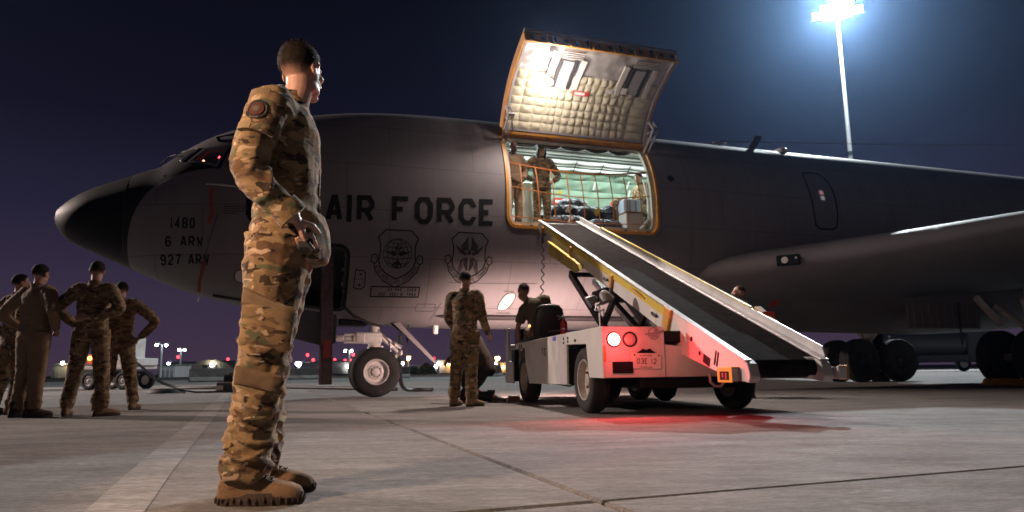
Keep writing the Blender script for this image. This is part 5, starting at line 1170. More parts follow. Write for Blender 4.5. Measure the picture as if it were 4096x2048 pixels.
# ================================================================== people (local x right, y forward, z up)
def skinmat(name, col):
    m = mat(name, col, .48, var=.10, scale=18, bump=.08, bscale=120); b = m.node_tree.nodes['Principled BSDF']
    b.inputs['Subsurface Weight'].default_value = .12; b.inputs['Subsurface Radius'].default_value = (.02, .008, .004); b.inputs['Subsurface Scale'].default_value = .5
    return m
SK = skinmat('skin_light', (.46, .27, .20)); SKD = skinmat('skin_dark', (.11, .050, .034)); SKM = skinmat('skin_mid', (.33, .175, .115))
def fade_hair(m):
    """cropped hair thins out towards the hairline: strands cover less of the skin"""
    t = m.node_tree; b = t.nodes['Principled BSDF']; at_ = node(t, 'ShaderNodeAttribute'); at_.attribute_name = 'cover'
    tc = node(t, 'ShaderNodeTexCoord'); n_ = node(t, 'ShaderNodeTexNoise'); n_.inputs['Scale'].default_value = 420; n_.inputs['Detail'].default_value = 2; t.links.new(tc.outputs['Object'], n_.inputs['Vector'])
    a_ = node(t, 'ShaderNodeMath', operation='ADD'); t.links.new(at_.outputs['Fac'], a_.inputs[0]); t.links.new(n_.outputs[0], a_.inputs[1])
    r_ = node(t, 'ShaderNodeMapRange'); r_.inputs[1].default_value = .62; r_.inputs[2].default_value = 1.02; t.links.new(a_.outputs[0], r_.inputs[0]); t.links.new(r_.outputs[0], b.inputs['Alpha']); return m
HAIR = mat('hair_dark_brown', (.016, .011, .008), .8, var=.5, scale=90, bump=.35, bscale=260, spec=.15); HAIRB = mat('hair_brown', (.055, .030, .018), .7, var=.5, scale=60, bump=.8, bscale=150, spec=.2)
HAIR_L = mat('long_dark_hair', (.012, .0085, .0065), .55, var=.4, scale=60, bump=.5, bscale=120, spec=.3)
fade_hair(HAIR); fade_hair(HAIRB)
CAMO = camo('camouflage_cloth', 1.0); CAMO_D = camo('camouflage_cloth_worn', 1.1, .95)
TANS = mat('flight_suit_cloth', (.235, .160, .095), .88, var=.10, scale=7, bump=.35, bscale=26); OLV = mat('olive_tshirt', (.105, .088, .048), .9, var=.12, scale=9, bump=.35, bscale=22)
BOOT = mat('tan_suede_boot', (.235, .145, .080), .85, var=.18, scale=22, bump=.5, bscale=160); SOLE = mat('boot_sole', (.060, .042, .032), .8, var=.25, scale=30, bump=.3, bscale=90)
BLK = M_['black_cloth']; BROWNSH = mat('dark_brown_cloth', (.075, .048, .036), .9, var=.15, scale=9, bump=.3, bscale=24)
def smooth01(x): x = min(1, max(0, x)); return x*x*(3-2*x)
def j_std(h=1.80, **o):
    k = h/1.80
    J = dict(pel=(0, 0, .98), waist=(0, 0, 1.10), chest=(0, .0, 1.32), neck=(0, -.015, 1.50), head=(0, .015, 1.685), shR=(.185, -.01, 1.455), shL=(-.185, -.01, 1.455), elR=(.25, -.05, 1.17), elL=(-.25, -.05, 1.17), wrR=(.25, .06, .92), wrL=(-.25, .06, .92),
             hipR=(.095, 0, .93), hipL=(-.095, 0, .93), knR=(.11, .02, .50), knL=(-.11, .02, .50), anR=(.12, -.02, .10), anL=(-.12, -.02, .10), toeR=(.05, 1), toeL=(-.05, 1))
    J.update(o); return {a: (V(b)*k if len(b) == 3 else V((b[0], b[1], 0)).normalized()) for a, b in J.items()}
def hand(mb, W, d, n, thumb, curl=.5, s=1.0, spread=.06):
    """palm, four fingers of different lengths and a thumb off the side of the palm"""
    W = V(W); d = V(d).normalized(); n = V(n); n = (n-d*n.dot(d)).normalized(); sd = d.cross(n)*thumb
    mb.tube([W-d*.02*s, W+d*.02*s, W+d*.055*s, W+d*.088*s], [(.027*s, .021*s), (.036*s, .017*s), (.042*s, .0155*s), (.040*s, .013*s)], 12, up=n.cross(d))
    for k, (off, L) in enumerate(((.031, .072), (.0105, .080), (-.0105, .075), (-.031, .058))):
        p = W+d*(.082*s)+sd*(off*s); dirn = (d+sd*(off*spread*40*.06)).normalized(); pts = [p-d*.02*s, p]; a = 0
        for q, f in enumerate((.45, .32, .23)):
            a += curl*(1.15, 1.25, .8)[q]; v = dirn*math.cos(a)+n*math.sin(a); pts.append(pts[-1]+v*(L*s*f))
        mb.tube(pts, [.0095*s, .0095*s, .0088*s, .0080*s, .0062*s], 8)
    p = W+d*(.022*s)+sd*(.026*s); v1 = (d*.62+sd*.62+n*.35).normalized(); v2 = (d*.85+sd*.25+n*.45).normalized()
    mb.tube([p-v1*.015*s, p+v1*.035*s, p+v1*.035*s+v2*.030*s, p+v1*.035*s+v2*.055*s], [.014*s, .0125*s, .0105*s, .008*s], 8)
def head_shapes(mb, T, fine=True, chin=1.0):
    """T: 4x4 placing a head of 0.23 m; y is forward"""
    def e(c, r, rot=None):
        m3 = (T.to_3x3() @ rot.to_3x3()) if rot is not None else T.to_3x3(); mb.ell(T @ V(c), r, 18, 12, m3)
    e((0, -.014, .032), (.076, .097, .085)); e((0, .022, -.022), (.064, .072, .082)); e((0, .040, -.070), (.050*chin, .046, .040)); e((0, .072, -.094), (.024, .020, .017))
    e((0, .070, .026), (.050, .022, .013)); e((.038, .058, -.018), (.026, .026, .022)); e((-.038, .058, -.018), (.026, .026, .022))
    e((0, .088, -.058), (.024, .012, .007)); e((0, .087, -.068), (.021, .012, .007)); e((.048, .012, -.066), (.016, .034, .026)); e((-.048, .012, -.066), (.016, .034, .026))
    mb.tube([T @ V((0, .080, .020)), T @ V((0, .098, -.006)), T @ V((0, .112, -.026)), T @ V((0, .100, -.034))], [.008, .0095, .0135, .010], 8)
    for s in (-1, 1):
        e((s*.012, .098, -.031), (.009, .012, .007))
        rot = Matrix.Rotation(R(14*s), 4, 'Z') @ Matrix.Rotation(R(-10), 4, 'X')
        e((s*.079, -.008, -.004), (.006, .020, .031), rot); 
        mb.tube([T @ V((s*(.078+.010*abs(math.sin(a*.5+.2))), -.010-.019*math.cos(a), -.002+.031*math.sin(a))) for a in [R(q) for q in range(-70, 200, 30)]], .0048, 6)
def torso_ring(c, a, b, nrm, n=28, ex=2.3, twist=0.0):
    """superellipse ring of half-width a, half-depth b about c, lying across nrm"""
    z = V(nrm).normalized(); x = V((math.cos(twist), math.sin(twist), 0)); x = (x-z*x.dot(z)).normalized(); y = z.cross(x); c = V(c)
    return [c+x*(a*math.copysign(abs(math.cos(t))**(2/ex), math.cos(t)))+y*(b*math.copysign(abs(math.sin(t))**(2/ex), math.sin(t))) for t in [2*math.pi*i/n for i in range(n)]]
def limb(mb, pts, rad, seg=16, sub=6, wob=0.0, seed=0):
    """smooth tapered limb through joints"""
    pts = [V(p) for p in pts]; P, Q = [], []; rn = random.Random(seed)
    for i in range(len(pts)-1):
        p0 = pts[max(i-1, 0)]; p1 = pts[i]; p2 = pts[i+1]; p3 = pts[min(i+2, len(pts)-1)]
        for k in range(sub):
            u = k/sub; c = p1.lerp(p2, u)
            # light rounding at the joint
            h00 = 2*u**3-3*u**2+1; h10 = u**3-2*u**2+u; h01 = -2*u**3+3*u**2; h11 = u**3-u**2
            t1 = (p2-p0)*.35; t2 = (p3-p1)*.35
            P.append(p1*h00+t1*h10+p2*h01+t2*h11); r_ = rad[i]*(1-u)+rad[i+1]*u; Q.append(r_*(1+wob*rn.uniform(-1, 1)))
    P.append(pts[-1]); Q.append(rad[-1]); mb.tube(P, Q, seg)
def folds(me, amp, joints, seed=0.0, fz=11.0, fx=4.6, base=.35):
    """press cloth folds into a mesh: ridges across the limbs, deeper about the joints"""
    N = [v.normal.copy() for v in me.vertices]
    js = [(V(q[0]), q[1], q[2] if len(q) > 2 else 1.0) for q in joints]
    for i, v in enumerate(me.vertices):
        p = v.co; k = base
        for q, r, gn in js:
            d = (p-q).length/r
            if d < 1: k = max(k, base+(gn-base)*(1-d*d))
        a = noise.noise(V((p.x*fx+seed, p.y*fx+p.z*2.0, p.z*fz+p.y*5+2.6*noise.noise(V((p.x*4, p.y*4, p.z*3+seed)))))); b = noise.noise(V((p.x*fx*2.3, p.y*fx*2.3+seed, p.z*fz*1.6)))
        f = max(0, 1-abs(a)*2.9)**1.6*.95+max(0, 1-abs(b)*2.6)**1.5*.35-.30
        v.co = p+N[i]*(amp*k*f)
    me.update()
def boot(par, an, toe, h=.19, sc_=1.0, matU=BOOT, name='boot', laces=True, top_r=.058):
    an = V(an); f = V(toe); s = V((f.y, -f.x, 0)); g = V((an.x, an.y, 0)); b = empty(name, parent=par) if False else None
    def q(x, y, z): return g+s*(x*sc_)+f*(y*sc_)+V((0, 0, z*sc_))
    up = MB(); rings = []
    for y, w_, zt in ((-.092, .016, .075), (-.084, .033, .10), (-.055, .040, .12), (-.01, .041, .124), (.035, .042, .116), (.080, .046, .097), (.125, .050, .082), (.165, .047, .074), (.192, .035, .063), (.205, .014, .050)):
        rings.append([q(w_*math.copysign(abs(math.cos(t))**.75, math.cos(t)), y, .030+max(0, math.sin(t))**.8*(zt-.030)-(.0 if math.sin(t) >= 0 else .008)) for t in [2*math.pi*i/20 for i in range(20)]])
    up.loft(rings)
    up.tube([q(0, -.020, .07), q(0, -.030, .13), an+V((0, 0, .02)) if False else q(0, -.034, h*.8), q(0, -.034, h)], [(.046*sc_, .060*sc_), (.048*sc_, .056*sc_), (top_r*sc_, .060*sc_), (top_r*sc_, .060*sc_)], 18, up=f)
    me = remesh(up, .0065*sc_ if laces else .010, 3); bo = link(name, me, matU, par)
    so = MB(); n_ = 26; out = []
    for i in range(n_):
        t = 2*math.pi*i/n_; yy = math.sin(t); y = .056+.152*yy; w_ = (.051 if yy > -.2 else .043)*(1-max(0, abs(yy)-.55)**2*1.1); out.append((w_*math.copysign(abs(math.cos(t))**.7, math.cos(t)), y))
    so.loft([[q(x*.95, y, 0.0) for x, y in out], [q(x, y, .008) for x, y in out], [q(x*1.03, y*1.0, .030) for x, y in out], [q(x*.97, y, .044) for x, y in out]])
    if laces:   # lugs round the welt
        for i in range(34):
            t = 2*math.pi*i/34; yy = math.sin(t); y = .056+.155*yy; w_ = (.053 if yy > -.2 else .045)*(1-max(0, abs(yy)-.55)**2*1.1); x = w_*math.copysign(abs(math.cos(t))**.7, math.cos(t)); so.ell(q(x, y, .017+.006*(i % 2)), (.0060, .0060, .012), 6, 4)
    so.build('sole', SOLE, bo, smooth=True)
    if laces:
        la = MB()
        for k in range(5):
            y = .098-.021*k; z = .0925+.0075*k
            for sg in (-1, 1): la.tube([q(-sg*.030, y-.004, z-.016), q(-sg*.012, y+.002, z-.001), q(sg*.012, y-.010, z+.001), q(sg*.030, y-.016, z-.014)], .0028, 5)
        tag(la.build('laces', mat('boot_lace', (.16, .10, .055), .8), bo, smooth=True), kind='stuff')
    return bo
def hair_cap(par, T, mt, thick=.010, line=None, seed=0, tufts=0, tl=.016, back=-.055, top=1.5):
    """close-cropped hair following the skull down to a hairline"""
    mb = MB(); nu, nv = 80, 56; C_ = V((0, -.014, .032)); r = V((.0775, .0985, .0865)); vs = []; ok = []; cov = []
    rn = random.Random(seed)
    for i in range(nv+1):
        th = math.pi*.80*i/nv
        for k in range(nu):
            a = 2*math.pi*k/nu; u = V((math.sin(th)*math.cos(a), math.sin(th)*math.sin(a), math.cos(th))); p = V((u.x*r.x, u.y*r.y, u.z*r.z))+C_
            fr = smooth01((p.y+.01)/.06); lo_ = back*(1-fr)+.058*fr
            if abs(p.x) > .055 and -.01 < p.y < .03: lo_ = min(lo_, -.005)
            d = (p.z-lo_)/.03; k_ = smooth01(d); t_ = thick*k_*(1+(top-1)*smooth01((p.z-.045)/.06)+.16*noise.noise(p*60+V((seed, 0, 0))))-.007*(1-k_)
            vs.append(p+u*max(t_, .0012)); ok.append(d > -.35); cov.append(smooth01((d+.25)/5.0))
    fs = [(i*nu+k, (i+1)*nu+k, (i+1)*nu+(k+1) % nu, i*nu+(k+1) % nu) for i in range(nv) for k in range(nu)]
    fs = [f for f in fs if all(ok[q] for q in f)]
    mb.add([T @ p for p in vs], fs); cov += [1.0]*0
    if tufts:
        for _ in range(tufts):
            q = rn.randrange(len(vs)); 
            if not ok[q] or cov[q] < .75: continue
            p = vs[q]+V((rn.gauss(0, .003), rn.gauss(0, .003), rn.gauss(0, .003))); u = (p-C_).normalized(); L = tl*(.5+rn.random())*(.30+.70*smooth01((p.z-.05)/.05)); tp = smooth01((p.z-.06)/.05); u = (u*(.28+.25*tp)+V((0, -.10+.55*tp, -.75+.85*tp))).normalized(); w_ = u.cross(V((rn.gauss(0, 1), rn.gauss(0, 1), rn.gauss(0, 1)))).normalized()*.0011
            t_ = u*L+V((rn.gauss(0, .004), .006+rn.gauss(0, .004), rn.gauss(0, .003))); mb.add([T @ (p-w_), T @ (p+w_), T @ (p+t_)], [(0, 1, 2)]); cov += [.55+.45*smooth01((p.z-.0)/.05)]*3
    me = bpy.data.meshes.new('hair'); me.from_pydata([tuple(p) for p in mb.v], [], mb.f); me.update()
    at_ = me.attributes.new('cover', 'FLOAT', 'POINT'); at_.data.foreach_set('value', cov)
    for p in me.polygons: p.use_smooth = True
    return link('hair', me, mt, par)
def T_head(J, yaw=0, pitch=0, tilt=0, s=1.0):
    return Matrix.Translation(J['head']) @ Matrix.Rotation(R(yaw), 4, 'Z') @ Matrix.Rotation(R(-pitch), 4, 'X') @ Matrix.Rotation(R(tilt), 4, 'Y') @ Matrix.Scale(s, 4)
def person(label, M, J, yaw=0, pitch=0, tilt=0, skin=SK, top=CAMO, trou=CAMO, kind='uniform', hair=HAIR, hairkw=None, vox=.010, cvox=.012, amp=.009, hands=None, seed=0, group=None, bald=False, fit=1.0, bootmat=BOOT, eyes=True, hs=1.0, legfit=1.0, hem=.87, boots=True, sleeve='long', fine=False, chin=1.0, legrad=None, low_z=-.005, xj=(), fbase=.35, hemw=1.0):
    """one figure: continuous body, cloth over it"""
    r = empty('person', M=M); tag(r, label, 'person', group)
    k = J['head'].z/1.685 if J['head'].z > 1.2 else 1.0
    T = T_head(J, yaw, pitch, tilt, hs); up = (J['neck']-J['waist']).normalized()
    # body
    b = MB(); head_shapes(b, T, chin=chin)
    nk = J['neck']; b.tube([nk-up*.06, nk, T @ V((0, -.012, -.075)), T @ V((0, -.014, -.02))], [(.066, .066), (.058, .058), (.056, .058), (.054, .058)], 16)
    b.loft([torso_ring(J['pel']-V((0, 0, .05)), .13, .09, (0, 0, 1)), torso_ring(J['waist'], .125, .085, up), torso_ring(J['chest'], .15, .10, up), torso_ring(J['neck']-up*.09, .13, .075, up), torso_ring(J['neck'], .055, .05, up)])
    for s, sd in (('R', 1), ('L', -1)):
        limb(b, [J['chest'].lerp(J['sh'+s], .75)+up*.03, J['sh'+s], J['el'+s], J['wr'+s]], [.05, .052, .040, .028], 12); limb(b, [J['hip'+s], J['kn'+s], J['an'+s], J['an'+s]-V((0, 0, .04))], [.075, .055, .04, .04], 12)
        H = (hands or {}).get(s)
        fa = (J['wr'+s]-J['el'+s]).normalized()
        if H is None: H = (fa, (-sd, .0, 0), .45, sd)
        if H: hand(b, J['wr'+s]+fa*.01, H[0], H[1], H[3] if len(H) > 3 else sd, H[2], (H[4] if len(H) > 4 else 1.0)*k)
    me = remesh(b, vox, 2); body = link('body', me, skin, r)
    if eyes:
        for s in (-1, 1): MB().ell(T @ V((s*.031, .0805, .004)), (.0105*hs, .0105*hs, .0085*hs), 10, 7).build('eye', mat('eye_dark', (.03, .02, .015), .2) if 'eye_dark' not in bpy.data.materials else bpy.data.materials['eye_dark'], body, smooth=True)
    if not bald: hair_cap(body, T, hair, **(hairkw or {}))
    # torso garment
    c = MB(); sx_ = (J['shR']-J['shL']); tw = math.atan2(sx_.y, sx_.x); ptw = 0.0; W_ = fit
    if (J['hipR']-J['hipL']).length > .02: h_ = J['hipR']-J['hipL']; ptw = math.atan2(h_.y, h_.x)
    sw = sx_.length/2
    pelz = J['pel']
    rings = [torso_ring(pelz+V((0, 0, hem-.98)) if kind != 'suit' else pelz+V((0, 0, -.06)), .188*W_*hemw, .142*W_*hemw, (0, 0, 1), twist=ptw), torso_ring(pelz.lerp(J['waist'], .15), .186*W_*(1+hemw)/2, .140*W_*(1+hemw)/2, (0, 0, 1), twist=ptw), torso_ring(J['waist'], .172*W_, .130*W_, up, twist=(tw+ptw)/2), torso_ring(J['waist'].lerp(J['chest'], .5), .180*W_, .133*W_, up, twist=tw), torso_ring(J['chest'], .190*W_, .136*W_, up, twist=tw),
             torso_ring(J['chest'].lerp(J['neck'], .45), .196*W_, .130*W_, up, twist=tw), torso_ring(J['chest'].lerp(J['neck'], .72), .178*W_, .110*W_, up, twist=tw), torso_ring(J['chest'].lerp(J['neck'], .92), .120*W_, .088*W_, up, twist=tw), torso_ring(J['neck']+up*.012, .072, .070, up, twist=tw), torso_ring(J['neck']+up*.035, .068, .068, up, twist=tw)]
    c.loft(rings)
    for s, sd in (('R', 1), ('L', -1)):
        wr = J['wr'+s]; el = J['el'+s]; sh = J['sh'+s]
        if sleeve == 'long': limb(c, [J['chest'].lerp(sh, .55)+up*.06, sh, el, el.lerp(wr, .96)], [.085*W_, .088*W_, .066*W_, .049*W_], 16, wob=.03, seed=seed+3)
        else: limb(c, [J['chest'].lerp(sh, .55)+up*.06, sh, sh.lerp(el, .78)], [.085*W_, .086*W_, .076*W_], 16, wob=.03, seed=seed+3)
    jl = [(J['elR'], .20), (J['elL'], .20), (J['shR'], .17), (J['shL'], .17), (J['waist'], .20)]
    leg = MB()
    bz = .125
    for s, sd in (('R', 1), ('L', -1)):
        an = J['an'+s]; kn = J['kn'+s]; lf = legfit
        low = an+V((0, 0, low_z)); lim = [J['hip'+s]+V((0, 0, .06)), J['hip'+s].lerp(kn, .35), kn, kn.lerp(low, .55), low+(kn-low).normalized()*.06, low]
        limb(leg, lim, legrad or [.112*lf, .105*lf, .083*lf, .076*lf, .080*lf, .062*lf], 16, wob=.02, seed=seed+7)
    leg.loft([torso_ring(J['hipR'].lerp(J['hipL'], .5)-V((0, 0, .07)), .13, .09, (0, 0, 1), twist=ptw), torso_ring(J['pel']-V((0, 0, .04)), .178*W_, .128*W_, (0, 0, 1), twist=ptw), torso_ring(J['pel']+V((0, 0, .03)), .172*W_, .124*W_, (0, 0, 1), twist=ptw), torso_ring(J['waist']-V((0, 0, .02)), .158*W_, .115*W_, up, twist=ptw)])
    jl2 = [(J['knR'], .17), (J['knL'], .17), (J['anR']+V((0, 0, .10)), .17), (J['anL']+V((0, 0, .10)), .17), (J['hipR'], .16), (J['hipL'], .16)]
    if kind == 'suit':
        c.v += [p.copy() for p in leg.v]; n0 = len(c.v)-len(leg.v); c.f += [tuple(i+n0 for i in f) for f in leg.f]
        me = remesh(c, cvox, 3); folds(me, amp, jl+jl2, seed); link('flight_suit', me, top, r)
    else:
        me = remesh(c, cvox, 3); folds(me, amp, jl, seed, base=fbase); link('jacket' if sleeve == 'long' else 't_shirt', me, top, r)
        me = remesh(leg, cvox, 3); folds(me, amp, jl2+list(xj), seed+5, base=fbase); link('trousers', me, trou, r)
    cl = MB(); ring = [p+(p-nk).normalized()*.004 for p in torso_ring(nk+up*.03, .066, .066, up, 20, 2.0, tw)]; ring2 = [p+up*.040+(p-nk-up*.03)*.04 for p in ring]
    if sleeve == 'long': cl.loft([ring, ring2, [p*.0+(q-(q-(nk+up*.07))*.10) for p, q in zip(ring, ring2)], [q-(q-(nk+up*.03))*.14 for q in ring]], caps=False); cl.build('collar', top, r, smooth=True)
    if boots:
        for s in 'RL':
            if J['an'+s].z < .16: boot(r, J['an'+s], J['toe'+s], matU=bootmat, laces=fine)
    r['_T'] = 0
    del r['_T']
    return r, T
# ---- the soldier standing in front
Jf = {a: V(b) for a, b in dict(pel=(0, .005, 1.00), waist=(0, .0, 1.15), chest=(0, -.005, 1.38), neck=(0, .005, 1.572), head=(.0, .040, 1.748), shR=(.195, -.030, 1.515), shL=(-.19, -.045, 1.505), elR=(.285, -.080, 1.245), elL=(-.27, -.10, 1.24), wrR=(.225, .085, 1.060), wrL=(-.21, -.02, 1.00),
      hipR=(.10, -.005, .95), hipL=(-.095, -.025, .95), knR=(.115, -.042, .525), knL=(-.12, -.090, .515), anR=(.12, -.085, .10), anL=(-.13, -.095, .10)).items()}
Jf['toeR'] = V((.03, 1, 0)).normalized(); Jf['toeL'] = V((-.06, 1, 0)).normalized()
CAMO_F = camo('camouflage_cloth_front', 1.42, 1.0)
MF = Matrix.Translation((-.93, 2.83, 0)) @ Matrix.Rotation(R(-85), 4, 'Z')
sol, TF = person('soldier in camouflage uniform standing in front, hand at his belt, facing the aircraft', MF, Jf, yaw=61, pitch=1, tilt=-3, vox=.0055, cvox=.0072, amp=.0165, hs=.99,
       hands={'R': (V((-.42, .34, -.84)), V((-.9, -.2, .3)), .34, 1, .90), 'L': (V((.2, .1, -.95)), V((1, 0, .1)), .3, -1)}, hairkw=dict(thick=.0052, seed=3, tufts=3200, tl=.013, back=-.058, top=2.3), fit=.955, legrad=[.130, .113, .091, .081, .087, .071], low_z=-.005, hem=.93, hemw=1.10, fbase=.40, xj=[(Jf['anR']+V((0, 0, .12)), .22, 1.7), (Jf['anL']+V((0, 0, .12)), .22, 1.7), (Jf['knR'], .20, 1.25), (Jf['knL'], .2, 1.25)], fine=True, seed=1.3, boots=False, top=CAMO_F, trou=CAMO_F, chin=1.08)
for s in 'RL': boot(sol, Jf['an'+s]+V((0, .0, 0)), Jf['toe'+s], h=.17, sc_=1.04)
def on_arm(u, ang, off, rad=.085):
    a, b_ = Jf['shR'], Jf['elR']; ax = (b_-a).normalized(); x = V((1, 0, 0)); x = (x-ax*x.dot(ax)).normalized(); y = ax.cross(x); p = a.lerp(b_, u)
    return p+(x*math.cos(ang)+y*math.sin(ang))*(rad+off)
def arm_patch(u0, u1, a0, a1, off, name, mt, par, th=.004, n=10):
    m = MB(); vs = [on_arm(u0+(u1-u0)*i/n, a0+(a1-a0)*j/n, off+th*0) for i in range(n+1) for j in range(n+1)]; vi = [on_arm(u0+(u1-u0)*i/n, a0+(a1-a0)*j/n, off-.012) for i in range(n+1) for j in range(n+1)]
    q = (n+1)**2; fs = [(i*(n+1)+j, (i+1)*(n+1)+j, (i+1)*(n+1)+j+1, i*(n+1)+j+1) for i in range(n) for j in range(n)]
    bd = [(i, 0) for i in range(n)]+[(n, j) for j in range(n)]+[(i, n) for i in range(n, 0, -1)]+[(0, j) for j in range(n, 0, -1)]; bi = [i*(n+1)+j for i, j in bd]
    m.add(vs+vi, fs+[(bi[i], bi[(i+1) % len(bi)], q+bi[(i+1) % len(bi)], q+bi[i]) for i in range(len(bi))]); return m.build(name, mt, par, smooth=True)
pk_ = arm_patch(-.02, .62, -.85, .75, .010, 'sleeve_pocket', CAMO_F, sol)
def arm_disc(u, a, ru, ra, off, name, mt, par):
    m = MB(); c = on_arm(u, a, off+.001); vs = [c]+[on_arm(u+ru*k_*math.sin(t), a+ra*k_*math.cos(t), off) for t, k_ in [(2*math.pi*i/24, (1+.35*math.sin(i*2.6+1)) if name == 'patch_centre' else 1.0) for i in range(24)]]
    m.add(vs, [(0, 1+i, 1+(i+1) % 24) for i in range(24)]); return m.build(name, mt, par, smooth=True)
pa = arm_disc(.31, .14, .160, .43, .0135, 'unit_patch', mat('patch_black', (.012, .011, .011), .8), sol)
pb = arm_disc(.31, .14, .105, .28, .0150, 'patch_field', mat('patch_red', (.085, .020, .015), .8), pa); pc = arm_disc(.31, .14, .050, .15, .0165, 'patch_centre', mat('patch_grey', (.10, .085, .06), .8), pa)
for k in range(3):
    m = MB(); tt = [(-.6+k*1.7)+j*.14 for j in range(8)]
    m.add([on_arm(.31+.148*math.sin(t), .14+.395*math.cos(t), .0145) for t in tt]+[on_arm(.31+.130*math.sin(t), .14+.345*math.cos(t), .0145) for t in tt], [(j, j+1, 9+j, 8+j) for j in range(7)]); m.build('patch_tab', mat('patch_tab_%d' % k, (.13, .10, .065), .8), pa)
arm_patch(-.06, .04, -.10, .85, .0105, 'flag_tab', mat('tab_tan', (.19, .135, .075), .9), sol, n=6); arm_patch(.50, .62, .15, .75, .0118, 'pocket_tab', mat('tab_pale', (.24, .18, .10), .9), sol, n=6)
arm_patch(.45, .60, -.85, -.20, .013, 'pocket_flap', CAMO_F, sol, n=6)
# cuff, front placket, jacket front tail, hem band, cargo pockets
def ringtube(c, ax, a, b_, L, name, mt, par, up=None):
    m = MB(); ax = V(ax).normalized(); m.tube([V(c), V(c)+ax*L*.5, V(c)+ax*L], [(a*.97, b_*.97), (a*1.04, b_*1.04), (a, b_)], 18, up=up); return m.build(name, mt, par, smooth=True)
ax_ = (Jf['wrR']-Jf['elR']).normalized(); ringtube(Jf['elR'].lerp(Jf['wrR'], .72), ax_, .060, .060, .062, 'cuff', CAMO_F, sol)
axL = (Jf['wrL']-Jf['elL']).normalized(); ringtube(Jf['elL'].lerp(Jf['wrL'], .74), axL, .058, .058, .06, 'cuff', CAMO_F, sol)
m = MB(); path = [(.012, .090, 1.55), (.018, .118, 1.46), (.018, .124, 1.38), (.018, .126, 1.28), (.018, .128, 1.18), (.020, .140, 1.08), (.022, .156, .99), (.024, .160, .935)]
m.tube([(x-.030, y-.012, z) for x, y, z in path], [(.013, .008)]*len(path), 8, up=(1, 0, 0)); m.build('front_placket', mat('placket_dark', (.10, .078, .045), .9), sol, smooth=True)
# open front corner of the jacket hanging past the belt
tailm = MB(); tp = [torso_ring((.0, .045, z_), a_, b2, (0, 0, 1), 24) for z_, a_, b2 in ((1.12, .160, .108), (1.04, .172, .128), (.97, .176, .134), (.925, .160, .122))]
tailm.loft(tp); me = remesh(tailm, .009, 2); folds(me, .006, [((0, .15, 1.0), .2)], 4.4); link('jacket_front', me, CAMO_F, sol)
def slab(c, u, v_, w_, d_, name, mt, par, lab=None):
    """soft pocket: rounded slab; u, v half-size vectors, w thickness vector"""
    c, u, v_, w_ = V(c), V(u), V(v_), V(w_); m = MB(); n = 9; vs = []
    for i in range(n+1):
        for j in range(n+1):
            a, b2 = -1+2*i/n, -1+2*j/n; e = (1-abs(a)**6)*(1-abs(b2)**6); vs.append(c+u*a+v_*b2+w_*(e**.5)*(1+.25*noise.noise(V((a*2, b2*2, c.z*9)))))
    vb = [p-w_*1.2 for p in vs]; q = (n+1)**2; fs = [(i*(n+1)+j, (i+1)*(n+1)+j, (i+1)*(n+1)+j+1, i*(n+1)+j+1) for i in range(n) for j in range(n)]
    m.add(vs, fs); return m.build(name, mt, par, smooth=True)
slab((.205, -.01, .655), (.006, .095, -.018), (.012, .010, .085), (.020, 0, 0), 0, 'cargo_pocket', CAMO_F, sol)
slab((.212, -.005, .725), (.006, .098, -.045), (.006, .006, .032), (.020, 0, 0), 0, 'pocket_flap', mat('flap_tan', (.17, .115, .062), .9, bump=.3, bscale=30), sol)
slab((.198, -.035, .455), (.006, .085, -.020), (.006, .004, .035), (.016, 0, 0), 0, 'knee_pad_flap', mat('knee_tan', (.15, .098, .055), .9, bump=.3, bscale=30), sol)
# belt tool pouch by the hand
mb = MB(); mb.box((.172, .115, .985), (.05, .06, .085)); mb.build('tool_pouch', BLK, sol, bevel=.012); mb = MB(); mb.tube([(.20, .10, 1.0), (.205, .13, .97), (.20, .15, .945)], .010, 6); mb.build('radio_lead', M_['black_rubber'], sol, smooth=True)
# bootlace loops and trouser ties
# ---- the other people
def at(x, y, rz): return Matrix.Translation((x, y, 0)) @ Matrix.Rotation(R(rz), 4, 'Z')
GRP = 'ground crew on the ramp'
hips_R = lambda k=1: (V((-.55, .75, -.35)), V((0, -.2, -1)), .5, 1)
# flight suit, back to us, hands on hips
J = j_std(1.82, elR=(.40, -.10, 1.20), wrR=(.235, .08, 1.03), elL=(-.40, -.10, 1.20), wrL=(-.235, .08, 1.03), knR=(.10, .0, .50), knL=(-.10, .0, .50), anR=(.12, -.02, .10), anL=(-.11, -.03, .10), toeR=(.55, .8), toeL=(.35, .9))
person('person in a tan one-piece flight suit standing with hands on hips, back turned', at(-5.76, 8.45, -18), J, yaw=14, top=TANS, kind='suit', hands={'R': (V((-.6, .7, -.3)), V((-.3, -.4, -.8)), .5, 1), 'L': (V((.6, .7, -.3)), V((.3, -.4, -.8)), .5, -1)}, hairkw=dict(thick=.008, seed=5), seed=2.1, group=GRP, bootmat=mat('dark_boot', (.045, .030, .022), .8), legfit=1.08, amp=.011, eyes=False)
# far-left, half cut by the frame, leaning
J = j_std(1.80, elR=(.36, -.16, 1.22), wrR=(.24, .02, 1.02), elL=(-.36, -.16, 1.22), wrL=(-.24, .02, 1.02), anL=(-.26, -.05, .10), knL=(-.17, .0, .5), toeL=(-.3, 1))
person('person in camouflage at the left edge, half hidden behind the flight suit', at(-6.48, 9.15, -25), J, yaw=-20, hairkw=dict(thick=.008, seed=6), seed=3.3, group=GRP, eyes=False)
